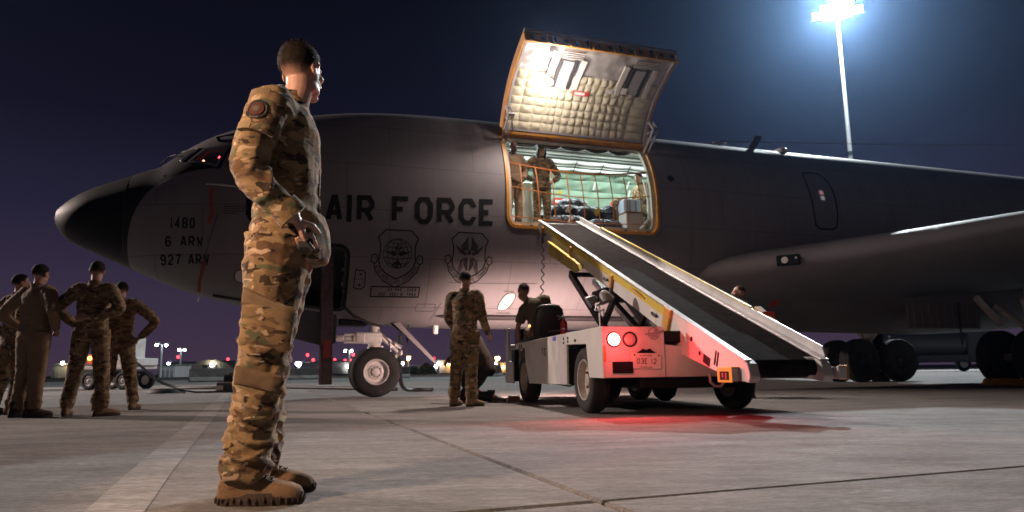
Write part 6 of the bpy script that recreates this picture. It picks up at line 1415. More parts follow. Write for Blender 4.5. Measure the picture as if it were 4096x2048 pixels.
# third: camouflage, feet apart, one hand behind the back
J = j_std(1.86, elR=(.36, -.14, 1.22), wrR=(.07, -.20, 1.12), elL=(-.40, .0, 1.24), wrL=(-.22, .12, 1.04), hipR=(.10, 0, .93), hipL=(-.10, 0, .93), knR=(.15, .0, .50), knL=(-.15, .0, .50), anR=(.20, -.03, .10), anL=(-.20, -.03, .10), toeR=(.7, .7), toeL=(-.25, .9))
person('person in camouflage standing feet apart with one hand behind the back', at(-5.10, 8.5, 4), J, yaw=22, hands={'R': (V((-.95, -.1, -.1)), V((0, -1, 0)), .4, 1), 'L': (V((.6, .7, -.3)), V((.3, -.4, -.8)), .5, -1)}, hairkw=dict(thick=.008, seed=7), seed=4.1, group=GRP, top=CAMO_D, trou=CAMO_D, eyes=False)
# fourth: behind the third, elbow out to the right, leaning
J = j_std(1.80, elR=(.47, -.06, 1.22), wrR=(.26, .04, 1.00), elL=(-.3, -.05, 1.17), wrL=(-.24, .1, .98), head=(-.03, .05, 1.66), neck=(-.01, .01, 1.485), knR=(.17, .02, .50), anR=(.24, .0, .10), anL=(-.20, -.12, .10), toeR=(.15, 1), toeL=(-.3, 1))
person('person in camouflage behind the others, right elbow pushed out, cap-less head bowed', at(-5.52, 9.85, 12), J, yaw=25, pitch=12, hands={'R': (V((-.7, .4, -.5)), V((-.3, -.4, -.8)), .5, 1)}, hairkw=dict(thick=.008, seed=8), seed=5.2, group=GRP, top=CAMO_D, trou=CAMO_D, eyes=False)
# by the nose gear, back to us
J = j_std(1.84, elR=(.25, .0, 1.17), wrR=(.27, .17, .96), elL=(-.235, -.01, 1.17), wrL=(-.17, .16, 1.00), knR=(.08, .01, .50), knL=(-.13, .02, .50), anR=(.10, -.02, .10), anL=(-.19, .06, .10), toeR=(.55, .85), toeL=(.15, 1))
person('person in camouflage standing by the loader, back turned, arms lowered', at(-.66, 9.68, -18), J, yaw=-8, pitch=4, hands={'R': (V((0, .7, -.7)), V((-1, 0, 0)), .3, 1)}, hairkw=dict(thick=.007, seed=9), seed=6.4, group=GRP, eyes=False, legfit=1.08)
# kneeling just beyond, black work trousers with an orange reflective band
J = {a: V(b) for a, b in dict(pel=(0, -.06, .50), waist=(0, .0, .64), chest=(.0, .12, .84), neck=(.02, .20, 1.00), head=(.03, .29, 1.15), shR=(.18, .17, .95), shL=(-.17, .17, .95), elR=(.30, .30, .74), elL=(-.24, .34, .72), wrR=(.24, .52, .66), wrL=(-.14, .52, .62), hipR=(.10, -.03, .46), hipL=(-.10, -.05, .46), knR=(.16, .40, .40), knL=(-.12, .27, .09), anR=(.15, .26, .10), anL=(-.12, -.20, .10)).items()}
J['toeR'] = V((.1, 1, 0)); J['toeL'] = V((0, -1, 0))
kp, _ = person('person kneeling behind the standing one, black trousers with an orange reflective band', at(-.46, 10.85, 72), J, yaw=0, pitch=15, top=BROWNSH, trou=BLK, hairkw=dict(thick=.010, seed=10), seed=7.7, group=GRP, eyes=False, bootmat=mat('black_boot', (.02, .018, .016), .6), hem=.95, skin=SKM, amp=.006)
q0, q1 = J['knL'], J['anL']; ringtube(q0.lerp(q1, .42)+V((0, 0, .01)), (q1-q0), .088, .092, .055, 'reflective_band', mat('orange_reflective', (.85, .16, .04), .3), kp)
q0, q1 = J['hipR'], J['knR']; ringtube(q0.lerp(q1, .50), (q1-q0), .112, .112, .05, 'reflective_band', mat('orange_reflective2', (.85, .16, .04), .3), kp)
# driver on the loader: leaning out to the left, olive T-shirt
J = {a: V(b) for a, b in dict(pel=(0, 0, .12), waist=(-.03, .02, .25), chest=(-.12, .05, .44), neck=(-.235, .06, .60), head=(-.315, .075, .735), shR=(.035, .03, .62), shL=(-.305, .07, .455), elR=(.12, .2, .42), elL=(-.385, .14, .20), wrR=(.10, .40, .38), wrL=(-.355, .22, -.05), hipR=(.10, .04, .10), hipL=(-.10, .04, .10), knR=(.14, .44, .12), knL=(-.14, .44, .12), anR=(.14, .52, -.26), anL=(-.14, .52, -.26)).items()}
J['toeR'] = J['toeL'] = V((0, 1, 0))
dM = LD_M @ Matrix.Translation((.31, 3.18, .955))
drv, _ = person('person in an olive T-shirt on the loader seat leaning out to the left', dM, J, yaw=-12, pitch=10, tilt=16, top=OLV, trou=CAMO_D, hair=HAIR, hairkw=dict(thick=.016, seed=12, tufts=700, tl=.035, back=-.025), seed=8.1, eyes=False, hem=.95, boots=False, sleeve='short', amp=.007, skin=SKM, hands={'L': (V((0, .3, -.95)), V((1, 0, 0)), .5, -1)})
for s in 'RL':
    bb = boot(drv, (J['an'+s].x, J['an'+s].y, .1), (0, 1, 0), laces=False); bb.location = (0, 0, J['an'+s].z-.12)
# person behind the conveyor, seen from the shoulders up, profile to the left
J = j_std(1.80)
person('person standing behind the loader conveyor, only head and shoulder showing, looking left', at(3.64, 11.2, 88) @ Matrix.Translation((0, 0, -.035)), J, yaw=4, pitch=-8, top=BROWNSH, trou=CAMO_D, hair=HAIRB, hairkw=dict(thick=.005, seed=13, back=-.02), seed=9.3, group=GRP)
# in the doorway (aircraft coordinates)
FL = 3.23
def ina(x, y, rz): return AIR_M @ Matrix.Translation((x, y, FL)) @ Matrix.Rotation(R(rz), 4, 'Z')
DG = 'crew in the cargo doorway'
J = j_std(1.74, elR=(.28, .0, 1.18), wrR=(.16, .16, .98), elL=(-.28, .0, 1.18), wrL=(-.16, .16, .98), head=(0, .05, 1.665))
person('person in a tan flight suit at the left end of the cargo doorway', ina(2.47, -1.36, 188), J, yaw=0, pitch=22, top=TANS, kind='suit', bald=True, skin=SKD, seed=1.9, group=DG, amp=.010, bootmat=M_['black_cloth'])
J = j_std(1.80, elR=(.40, -.06, 1.20), wrR=(.22, .10, 1.03), elL=(-.40, -.06, 1.20), wrL=(-.22, .10, 1.03), head=(0, .04, 1.675))
p2, T2 = person('person in camouflage with hands on hips in the cargo doorway', ina(3.17, -1.10, 180), J, yaw=0, pitch=14, top=CAMO_D, trou=CAMO_D, skin=SKM, hair=HAIR_L, hairkw=dict(thick=.014, seed=15, back=-.06), seed=2.9, group=DG, hands={'R': (V((-.6, .7, -.3)), V((-.3, -.4, -.8)), .5, 1), 'L': (V((.6, .7, -.3)), V((.3, -.4, -.8)), .5, -1)})
m = MB()
for s in (-1, 1): m.tube([T2 @ V((s*.070, -.01, .03)), T2 @ V((s*.088, -.005, -.05)), T2 @ V((s*.082, .005, -.14)), T2 @ V((s*.062, .05, -.24)), T2 @ V((s*.055, .06, -.32))], [(.026, .05), (.026, .055), (.024, .042), (.018, .024), (.006, .008)], 10)
m.tube([T2 @ V((0, -.06, .05)), T2 @ V((0, -.10, -.06)), T2 @ V((0, -.09, -.18))], [(.07, .04), (.075, .035), (.05, .02)], 12); m.build('long_hair', HAIR_L, [c for c in p2.children if c.name.startswith('body')][0], smooth=True)
ringtube(J['elL'].lerp(J['wrL'], .95), (J['wrL']-J['elL']), .034, .034, .03, 'wristwatch', M_['black_rubber'], p2)
# seated at the right end, turned to the left
J = {a: V(b) for a, b in dict(pel=(0, 0, .50), waist=(0, .02, .64), chest=(0, .06, .86), neck=(0, .09, 1.05), head=(0, .14, 1.215), shR=(.18, .07, 1.00), shL=(-.18, .07, 1.00), elR=(.24, .14, .74), elL=(-.24, .14, .74), wrR=(.10, .34, .68), wrL=(-.10, .34, .68), hipR=(.10, .03, .47), hipL=(-.10, .03, .47), knR=(.14, .47, .52), knL=(-.14, .47, .52), anR=(.14, .48, .10), anL=(-.14, .48, .10)).items()}
J['toeR'] = J['toeL'] = V((0, 1, 0))
person('person in pale camouflage seated at the right end of the cargo doorway', ina(5.64, -.92, 96) @ Matrix.Translation((0, 0, .10)), J, yaw=14, pitch=20, top=camo('camouflage_cloth_pale', 1.0, 1.35), trou=mat('tan_trousers', (.30, .23, .14), .9, bump=.3), skin=SK, hairkw=dict(thick=.007, seed=16), seed=3.9, group=DG, hem=.93)
MB().box((5.76, -.92, 3.19+.25), (.5, .5, .50)).xf(AIR_M).build('footlocker', mat('locker_olive', (.10, .11, .07), .6), None, bevel=.02)
tag(bpy.data.objects['footlocker'], 'olive locker used as a seat at the right end of the doorway', 'locker')
# ================================================================== cabin behind the doorway
cab = empty('cabin', parent=air)
lin_g = mat('cabin_grey_green', (.30, .35, .31), .6, var=.08); gq = mat('green_quilt', (.25, .36, .275), .6, var=.10, scale=4, bump=.35, bscale=9)
S0_, S1_ = 1.2, 8.4
def ci(s, deg, ins): return surf(s, abs(R(deg)), 1 if deg >= 0 else -1, ins)
def strip(d0, d1, ins, mt, name, n=14, ns=24):
    m = MB(); vs = [ci(S0_+(S1_-S0_)*i/ns, d0+(d1-d0)*j/n, ins) for i in range(ns+1) for j in range(n+1)]
    m.add(vs, [(i*(n+1)+j, (i+1)*(n+1)+j, (i+1)*(n+1)+j+1, i*(n+1)+j+1) for i in range(ns) for j in range(n)]); return m.build(name, mt, cab, smooth=True)
strip(-44, 35, .09, lin_g, 'ceiling_liner'); strip(60, 122, .09, lin_g, 'lower_wall_liner')
for a_, b_ in ((S0_, DOOR_S0-.06), (DOOR_S1+.06, S1_)):
    m = MB(); n = 10; m.add([surf(a_+(b_-a_)*i/6, R(40+85*j/n), -1, .10) for i in range(7) for j in range(n+1)], [(i*(n+1)+j, (i+1)*(n+1)+j, (i+1)*(n+1)+j+1, i*(n+1)+j+1) for i in range(6) for j in range(n)]); m.build('near_wall_liner', lin_g, cab, smooth=True)
MB().box(((S0_+S1_)/2, 0, FL-.03), (S1_-S0_, 3.4, .06)).build('cabin_floor', mat('cabin_floor', (.16, .16, .15), .6), cab)
for s_ in (S0_, S1_): MB().prism([(surf(s_, R(10*k), 1, .1).y, surf(s_, R(10*k), 1, .1).z) for k in range(0, 13)]+[(surf(s_, R(10*k), -1, .1).y, surf(s_, R(10*k), -1, .1).z) for k in range(12, 0, -1)], lambda y, z, d: V((s_+d, y, z)), 0, .04).build('bulkhead', lin_g, cab)
# pipes along the ceiling, wrapped ducts with ties, frames
alu = mat('pipe_alloy', (.55, .58, .58), .35, .6); wd_ = mat('white_duct_wrap', (.66, .68, .66), .6, var=.08, scale=8, bump=.4, bscale=14)
for k, (dg, r_, ins) in enumerate(((4, .035, .14), (9, .022, .13), (12.5, .03, .15), (16.5, .02, .13), (20, .035, .15), (24, .025, .14))):
    MB().tube([ci(S0_+.02+(S1_-S0_-.04)*i/12, dg, ins) for i in range(13)], r_, 8).build('ceiling_pipe', alu if k % 2 else wd_, cab, smooth=True)
rn = random.Random(9)
for k, (dg, r_) in enumerate(((28.5, .055), (32.0, .03), (35.5, .045))):
    pts = []; rr_ = []
    for i in range(61):
        s_ = S0_+.05+(S1_-S0_-.1)*i/60; sag = .028*abs(math.sin(i*math.pi/6)); pts.append(ci(s_, dg+sag*18, .15+.02*sag)); rr_.append(r_*(.82+.22*abs(math.sin(i*math.pi/6))))
    MB().tube(pts, rr_, 10).build('wrapped_duct', wd_, cab, smooth=True)
for i in range(10):
    s_ = S0_+.05+(S1_-S0_-.1)*i/10; MB().tube([ci(s_, d, .205) for d in range(26, 40, 2)], .010, 6).build('duct_tie', M_['black_rubber'], cab, smooth=True)
for i in range(12):
    s_ = S0_+.3+i*.62; MB().tube([ci(s_, d, .10) for d in range(-40, 30, 5)], .018, 6).build('ceiling_frame', lin_g, cab, smooth=True)
# green quilted wall: pads with soft folds
def gpad(s0, s1, d0, d1, sd):
    m = MB(); K = 8; rq = random.Random(sd); h = rq.uniform(.03, .06); ph0 = rq.uniform(0, 6); vs = []
    for i in range(K+1):
        for j in range(K+1):
            u, v = i/K, j/K; b_ = (math.sin(math.pi*u)*math.sin(math.pi*v))**.5; w_ = 1+.35*math.sin(5*u+7*v+ph0); vs.append(ci(s0+(s1-s0)*u, d0+(d1-d0)*v, .10+h*b_*w_))
    m.add(vs, [(i*(K+1)+j, (i+1)*(K+1)+j, (i+1)*(K+1)+j+1, i*(K+1)+j+1) for i in range(K) for j in range(K)]); m.build('quilt_pad', gq, cab, smooth=True)
dd = [37, 46, 55, 67]
for i in range(12):
    for j in range(3): s0 = S0_+(S1_-S0_)*i/12; gpad(s0, S0_+(S1_-S0_)*(i+1)/12, dd[j], dd[j+1], i*7+j)
MB().tube([ci(S0_+.05+(S1_-S0_-.1)*i/12, 68.5, .13) for i in range(13)], .022, 8).build('seat_rail', wd_, cab, smooth=True)
web = mat('red_webbing', (.42, .05, .035), .8)
for i in range(22):
    s_ = S0_+.3+i*.31; m = MB()
    m.tube([ci(s_, 69, .14), ci(s_+.10, 80, .20), ci(s_, 92, .26)], .018, 6); m.tube([ci(s_, 69, .14), ci(s_-.10, 80, .20), ci(s_, 92, .26)], .018, 6); m.build('seat_webbing', web, cab, smooth=True)
def cplac(s, d, L, Hd, mt, name, par, ins):
    m = MB(); m.add([ci(s+L*a, d+Hd*b, ins) for a in (0, .5, 1) for b in (0, 1)], [(0, 2, 3, 1), (2, 4, 5, 3)]); return m.build(name, mt, par)
for s_ in (6.02, 4.47):
    o = cplac(s_, 61.0, .36, 5.2, redm, 'exit_placard', cab, .175); cplac(s_+.05, 62.6, .20, 2.0, whm, 'arrow_shaft', o, .180)
    m = MB(); m.add([ci(s_+.25, 61.7, .18), ci(s_+.25, 65.5, .18), ci(s_+.33, 63.6, .18)], [(0, 1, 2)]); m.build('arrow_head', whm, o)
for s_, d in ((5.45, 45), (6.35, 42), (6.45, 50)): cplac(s_, d, .05, 7, whm, 'white_label', cab, .185)
for s_, d in ((4.55, 55), (4.7, 66)): cplac(s_, d, .12, 2.2, M_['yellow'], 'yellow_label', cab, .18)
# ceiling strip lamps
for i, s_ in enumerate((2.2, 3.9, 5.6, 7.3)):
    lm_ = empty('ceiling_lamp', parent=cab); c = V((s_, .0, fzt(3)-.19)); MB().box(c, (1.0, .16, .05)).build('lamp_housing', lin_g, lm_, bevel=.01); MB().box(c-V((0, 0, .035)), (.94, .12, .02)).build('lamp_tube', emit('cabin_tube_%d' % i, (.90, 1.0, .96), 9), lm_)
    ld = bpy.data.lights.new('cabin_light', 'AREA'); ld.shape = 'RECTANGLE'; ld.size = .94; ld.size_y = .14; ld.energy = 88; ld.color = (.90, 1.0, .95)
    lo = bpy.data.objects.new('cabin_light', ld); COL.objects.link(lo); lo.parent = lm_; lo.location = c-V((0, 0, .07))
# weather curtain folded up under the door edge
cu_ = mat('rolled_curtain', (.20, .165, .11), .85, bump=.4, bscale=12)
for k in range(5):
    s0 = DOOR_S0+.30+k*.53; m = MB(); n = 8
    vs = []
    for i in range(n+1):
        for j in range(6):
            u = i/n; v = j/5; p = surf(s0+.50*u, ph_t, -1, .05)+V((0, .10*math.sin(v*3)-.05, .02-.22*v*(1-.25*(2*u-1)**2))); vs.append(p+V((0, .02*math.sin(u*9+k), 0)))
    m.add(vs, [(i*6+j, (i+1)*6+j, (i+1)*6+j+1, i*6+j+1) for i in range(n) for j in range(5)]); o = m.build('door_curtain', cu_, cab, smooth=True)
    MB().tube([vs[i*6+5] for i in range(n+1)], .014, 6).build('curtain_hem', M_['black_rubber'], o, smooth=True)

# ---- strap net across the doorway: each strap a part
net = empty('cargo_net', M=AIR_M.copy()); tag(net, 'orange strap safety net hung across the cargo doorway', 'net')
strapm = mat('orange_strap', (.42, .135, .012), .6, var=.15, scale=20)
def npos(s, v):   # v: 0 bottom, .5 middle, 1 top; sagging between the ends
    u = (s-2.22)/(5.38-2.22)
    zt = 4.52-.16*math.sin(math.pi*u)**.9+.03*u; zm = 3.98-.15*math.sin(math.pi*u); zb = 3.36-.06*math.sin(math.pi*u)
    z = (zb+(zm-zb)*v*2) if v <= .5 else (zm+(zt-zm)*(v-.5)*2)
    return surf(s, phi_of(3.8, z), -1, .10)
def flatstrap(pts, w_, name, up):
    MB().tube(pts, [(.004, w_/2)]*len(pts), 6, up=up).build(name, strapm, net, smooth=True)
ss_ = [2.24+(5.36-2.24)*i/24 for i in range(25)]
flatstrap([npos(s, 1) for s in ss_], .036, 'top_strap', (0, 0, 1)); flatstrap([npos(s, .5) for s in ss_], .020, 'middle_strap', (0, 0, 1)); flatstrap([npos(s, 0) for s in ss_], .020, 'bottom_strap', (0, 0, 1))
for k, s_ in enumerate((2.53, 2.84, 3.16, 3.48, 3.79, 4.11, 4.43, 4.75, 5.06)): flatstrap([npos(s_+.05*(1-v)*(1 if k else 0), v) for v in [i/10 for i in range(11)]], .024, 'upright_strap', (1, 0, 0))

# ---- baggage (aircraft coordinates)
def put(mb, name, mt, label, cat, group=None, vox=None, amp=0, seed=0, **kw):
    if vox: me = remesh(mb, vox, 3); (folds(me, amp, [], seed, 9, 9, 1.0) if amp else None); o = link(name, me, mt)
    else: o = mb.build(name, mt, None, **kw)
    o.matrix_local = AIR_M.copy(); tag(o, label, cat, group); return o
navy = mat('navy_nylon', (.022, .027, .042), .6, var=.25, scale=8, bump=.5, bscale=12); navy2 = mat('blue_grey_nylon', (.060, .075, .105), .6, var=.2, scale=8, bump=.5, bscale=12); tanc = mat('tan_canvas', (.28, .20, .11), .85, var=.15, bump=.4, bscale=14)
def duffel(a, b, r_, mt, label, sd, tagc=None):
    a, b = V(a), V(b); m = MB(); d = b-a; m.tube([a-d.normalized()*r_*.25, a, a.lerp(b, .15), a.lerp(b, .5), a.lerp(b, .85), b, b+d.normalized()*r_*.25], [r_*.35, r_*.75, r_, r_*1.05, r_, r_*.75, r_*.35], 16)
    o = put(m, 'duffel_bag', mt, label, 'bag', 'bags piled in the cargo doorway', .018, .020, sd)
    m = MB()
    for u in (.33, .67):
        c = a.lerp(b, u); x_, y_, z_ = basis(d); m.tube([c+x_*(r_*1.06*math.cos(t))+y_*(r_*1.06*math.sin(t)) for t in [i*math.pi/8 for i in range(16)]], (.018), 6, closed=True)
    tag(m.build('bag_straps', M_['black_cloth'], o, smooth=True), kind='stuff')
    if tagc: c = a.lerp(b, .55)+V((0, -r_*1.02, r_*.3)); MB().box((0, 0, 0), (.10, .012, .16)).xf(Matrix.Translation(c) @ Matrix.Rotation(R(35), 4, 'Y')).build('bag_tag', tagc, o)
duffel((3.35, -1.05, 3.40), (4.05, -1.15, 3.42), .17, navy, 'dark navy duffel lying lowest, just behind the belt end', 1, whm)
duffel((4.15, -1.30, 3.36), (4.85, -1.25, 3.34), .15, navy2, 'blue-grey duffel at the sill right of the belt end', 2)
duffel((3.45, -.75, 3.66), (4.15, -.70, 3.74), .19, navy, 'dark duffel with a white tag above the belt end', 3, whm)
duffel((4.05, -.85, 3.68), (4.75, -.80, 3.66), .19, navy, 'dark duffel with a yellow tag in the middle of the pile', 4, M_['yellow'])
duffel((3.85, -.45, 3.95), (4.45, -.40, 3.98), .15, navy2, 'smaller duffel on top of the pile', 5)
duffel((4.72, -.95, 3.34), (4.78, -.9, 3.86), .15, navy2, 'upright blue-grey bag left of the grey crates', 6)
duffel((3.30, -.40, 3.60), (3.9, -.3, 3.62), .18, navy, 'dark duffel at the back left of the pile', 7)
m = MB(); m.ell((4.98, -.95, 3.62), (.20, .17, .36)); m.ell((5.05, -1.0, 3.95), (.24, .16, .14)); m.ell((4.93, -1.1, 3.42), (.16, .12, .16)); put(m, 'rucksack', tanc, 'tan canvas rucksack leaning on the grey crates', 'rucksack', None, .015, .015, 4)
cg = mat('crate_grey', (.42, .42, .41), .5, var=.06); cbl = mat('crate_pale_blue', (.42, .50, .62), .5, var=.06)
o = put(MB().box((5.02, -1.42, 3.41), (.40, .34, .42)), 'storage_crate', cg, 'pale grey crate at the right of the sill', 'crate', None, bevel=.012); MB().box((5.02, -1.42, 3.635), (.42, .36, .03)).build('crate_lid', mat('crate_lid', (.24, .15, .14), .6), o, bevel=.006)
o = put(MB().box((5.27, -1.30, 3.385), (.10, .36, .37)), 'storage_crate', mat('crate_dark', (.22, .22, .21), .5), 'narrow darker crate beside the pale grey one', 'crate', None, bevel=.012)
o = put(MB().box((5.12, -1.18, 3.80), (.42, .34, .34)), 'plastic_tub', cbl, 'pale blue tub stacked behind the grey crate', 'tub', None, bevel=.02)
for x in (-.08, .06): MB().box((5.12+x, -1.352, 3.80), (.03, .012, .30)).build('tub_rib', mat('tub_rib', (.20, .25, .34), .5) if 'tub_rib' not in bpy.data.materials else bpy.data.materials['tub_rib'], o)
m = MB(); m.lathe([(0, 3.2), (.16, 3.2), (.18, 3.3), (.17, 3.7), (.13, 4.0), (.135, 4.22), (.15, 4.27), (.15, 4.32), (.10, 4.35), (0, 4.35)], (3.02, -.62, 0), (0, 0, 1), 20); put(m, 'water_cooler', wd_, 'white drum-shaped cooler standing between the two people in the doorway', 'cooler', None, smooth=True)
m = MB(); m.box((3.22, -.55, 3.62), (.16, .14, .34)); o = put(m, 'orange_bag', mat('bag_orange', (.75, .17, .04), .6), 'small orange bag behind the second person in the doorway', 'bag', None, bevel=.04); MB().box((3.22, -.555, 3.83), (.15, .15, .10)).build('bag_top', whm, o, bevel=.03)
m = MB(); m.box((2.40, -.95, 3.60), (.14, .12, .40)); o = put(m, 'pink_bag', mat('bag_pink', (.70, .08, .14), .6), 'pink and blue bag at the left end of the doorway', 'bag', None, bevel=.04); MB().box((2.40, -.95, 3.37), (.15, .13, .08)).build('bag_base', mat('bag_navy', (.04, .04, .25), .6), o, bevel=.03)
m = MB(); m.tube([(5.30, -1.55, 4.3), (5.34, -1.60, 3.9), (5.32, -1.62, 3.5), (5.1, -1.6, 3.24)], .035, 10); put(m, 'white_hose', wd_, 'white hose curving along the right edge of the doorway', 'hose', None, smooth=True)
# ================================================================== ramp equipment
W_ = M_['white_paint']
# ground power cart at the left, behind the group
gc = empty('generator_cart', (-13.4, 24.0, 0), R(-14)); tag(gc, 'white wheeled generator cart with an amber lamp behind the standing group', 'generator cart')
MB().box((-.15, 0, .72), (2.5, 1.1, .12)).build('cart_deck', W_, gc, bevel=.02); MB().box((-.75, 0, .95), (1.2, 1.0, .45)).build('engine_housing', mat('housing_grey', (.12, .12, .13), .6), gc, bevel=.03)
MB().prism([(.20, .78), (.95, .78), (.95, .98), (.66, 1.05), (.66, 1.72), (.20, 1.70)], lambda x, z, d: V((x, d, z)), -.45, .45).build('control_cabinet', W_, gc, bevel=.02)
MB().box((.80, 0, .90), (.75, 1.0, .26)).build('output_housing', W_, gc, bevel=.03)
for z_ in (1.0, 1.25, 1.5): MB().box((.43, -.456, z_), (.40, .01, .012)).build('cabinet_seam', M_['dark_steel'], gc)
for x_, z_ in ((.28, 1.62), (.60, 1.62), (.28, 1.1), (.60, 1.1)): MB().lathe([(.018, 0), (.018, .012), (0, .014)], (x_, -.455, z_), (0, -1, 0), 8).build('cabinet_latch', M_['dark_steel'], gc)
MB().ell((.62, -.2, 1.75), (.06, .06, .05), 10, 6).build('top_knob', M_['black_rubber'], gc, smooth=True)
for x_ in (-.62, .74):
    for y_ in (-.5, .5): wheel(gc, (x_, y_, .30), (0, math.copysign(1, y_), 0), .30, .18, .15, hub_mat='white_paint')
MB().box((.72, -.50, .52), (.12, .08, .60)).build('jack_leg', W_, gc, bevel=.01); MB().beam((-1.3, 0, .55), (1.2, 0, .55), .1, .1).build('axle_beam', M_['dark_steel'], gc)
al = empty('amber_lamp', parent=gc); MB().box((-.58, -.56, 1.00), (.26, .06, .30)).build('lamp_plate', mat('lamp_orange_plate', (.50, .12, .02), .5), al); MB().ell((-.58, -.62, 1.04), (.075, .05, .075), 12, 8).build('lamp_bulb', emit('amber_glow', (1, .25, .03), 14), al, smooth=True)
# white van at the left edge
vn = empty('white_van', (-18.25, 24.8, 0), R(6)); tag(vn, 'white van cut off by the left edge of the picture', 'van')
MB().prism([(-4.2, .38), (.55, .38), (.60, .95), (.48, 1.20), (.30, 2.02), (.15, 2.10), (-4.2, 2.10)], lambda x, z, d: V((x, d, z)), -.95, .95).build('van_body', W_, vn, bevel=.05, seg=2)
for x_ in (-.45, -1.5, -2.6): 
    f = MB().box((x_, -.955, 1.55), (.80, .02, .50)).build('window_surround', M_['black_rubber'], vn, bevel=.01); MB().box((x_, -.968, 1.55), (.70, .012, .42)).build('window_pane', M_['glass'], f)
for x_ in (-.4, -3.2):
    for y_ in (-.85, .85): wheel(vn, (x_, y_, .36), (0, math.copysign(1, y_), 0), .36, .22, .20, hub_mat='white_paint')
MB().box((-1.8, -.96, 1.15), (4.4, .012, .05)).build('side_trim', M_['dark_steel'], vn)
# power cable from the cart along the ground to the nose gear, with a connector box and a coil
def cable(pts, r_, name, label, cat='cable', mt='black_rubber', sub=8):
    P = [V(p) for p in pts]; out_ = []
    for i in range(len(P)-1):
        p0, p1, p2, p3 = P[max(i-1, 0)], P[i], P[i+1], P[min(i+2, len(P)-1)]
        for k in range(sub):
            u = k/sub; out_.append(.5*((2*p1)+(p2-p0)*u+(2*p0-5*p1+4*p2-p3)*u*u+(3*p1-p0-3*p2+p3)*u**3))
    out_.append(P[-1]); o = MB().tube(out_, r_, 8).build(name, M_[mt], None, smooth=True); tag(o, label, cat); return o
cable([(-12.55, 23.3, .95), (-12.2, 23.2, .75), (-11.6, 23.1, .30), (-10.9, 23.0, .06), (-10.2, 22.6, .05), (-9.3, 22.3, .05), (-8.2, 22.2, .05), (-7.3, 21.8, .05), (-6.3, 21.2, .05), (-5.0, 19.8, .05), (-3.7, 18.5, .05), (-2.9, 17.6, .05)], .045, 'power_cable', 'thick black power cable running from the generator cart towards the nose gear')
cable([(-2.40, 14.9, 1.25), (-2.46, 15.3, .7), (-2.52, 15.9, .25), (-2.50, 16.4, .08), (-2.38, 16.75, .05), (-2.15, 16.8, .05), (-1.9, 16.6, .05)], .045, 'ground_hose', 'black hose hanging behind the nose wheel and trailing on the ground', 'hose')
cp_ = MB(); pts = []
for i in range(90): a = i*.42; q = .46-.0022*i; pts.append((-8.75+q*math.cos(a), 17.9+q*.8*math.sin(a), .03+.0009*i))
pts += [(-8.0, 17.9, .03), (-7.4, 18.1, .03), (-6.6, 18.35, .03)]
tag(cp_.tube(pts, .022, 6).build('coiled_cable', M_['black_rubber'], None, smooth=True), 'flat coil of thin black cable lying on the concrete', 'cable')
eb = empty('connector_box', (-7.35, 18.5, 0), R(-10)); tag(eb, 'black connector box on the ground just left of the front soldier', 'connector box')
MB().box((0, 0, .14), (.62, .40, .26)).build('box_body', M_['black_rubber'], eb, bevel=.03); MB().box((.05, 0, .36), (.40, .3, .20)).build('box_lid', M_['black_paint'], eb, bevel=.03); MB().box((-.20, -.21, .12), (.20, .02, .12)).build('box_label', mat('box_label', (.45, .35, .3), .6), eb)
MB().tube([(.12, 0, .44), (.12, 0, .72), (.2, 0, .95)], [.03, .02, .02], 8).build('box_handle', M_['steel'], eb, smooth=True); MB().tube([(-.2, .05, .42), (-.05, .05, .50), (.1, .05, .45)], .03, 8).build('cable_tail', M_['black_rubber'], eb, smooth=True)
# chocks
def chock(M, label, mt, grp=None, L=.30, k=1.0):
    r = empty('wheel_chock', M=M @ Matrix.Scale(k, 4)); MB().prism([(-.16, 0), (.16, 0), (.06, .15), (-.06, .15)], lambda x, z, d: V((d, x, z)), -L/2, L/2).build('chock_block', mt, r, bevel=.012); MB().tube([(-L/2, 0, .10), (-L/2-.10, 0, .09), (-L/2-.18, .05, .03)], .010, 6).build('chock_rope', M_['black_rubber'], r, smooth=True); tag(r, label, 'chock'); return r
chock(Matrix.Translation((.0, 10.68, 0)) @ Matrix.Rotation(R(12), 4, 'Z'), 'dark chock in front of the loader front wheel', mat('chock_dark', (.10, .05, .035), .8), L=.28, k=.62)
chock(Matrix.Translation((11.05, 15.75, 0)) @ Matrix.Rotation(R(108), 4, 'Z'), 'yellow chock against the near main wheel', M_['orange'], L=1.3)
# streamers on the aircraft: each its own thing
def streamer(pts, w_, label, mt='red_cloth'):
    P = [V(p) for p in pts]; m = MB(); n = 14; L = [P[0]]
    vs = []
    for i in range(n+1):
        u = i/n*(len(P)-1); k = min(int(u), len(P)-2); c = P[k].lerp(P[k+1], u-k); tw = .5*math.sin(i*.9); d = V((math.cos(tw), .35*math.sin(tw), 0))*(w_/2); vs += [c-d, c+d]
    m.add(vs, [(2*i, 2*i+1, 2*i+3, 2*i+2) for i in range(n)])
    vs2 = [p+V((0, .003, 0)) for p in vs]; q = len(m.v); m.add(vs2, [(2*i+2, 2*i+3, 2*i+1, 2*i) for i in range(n)])
    o = m.build('warning_streamer', M_[mt], None, smooth=True, weld=False); o.matrix_local = AIR_M.copy(); tag(o, label, 'streamer', 'red warning streamers on the aircraft'); return o
p0 = sz(-2.93, 3.56, .17); streamer([p0, p0+V((.0, -.01, -.2)), p0+V((.03, .0, -.45)), p0+V((.0, 0, -.62))], .06, 'red streamer hanging from the probe left of the big lettering')
p0 = sz(-3.05, 2.42, .03); st2 = streamer([p0, p0+V((-.03, .06, -.18)), p0+V((-.08, .22, -.38)), p0+V((-.09, .36, -.52))], .055, 'orange-red streamer hanging under the unit numbers on a thin cord')
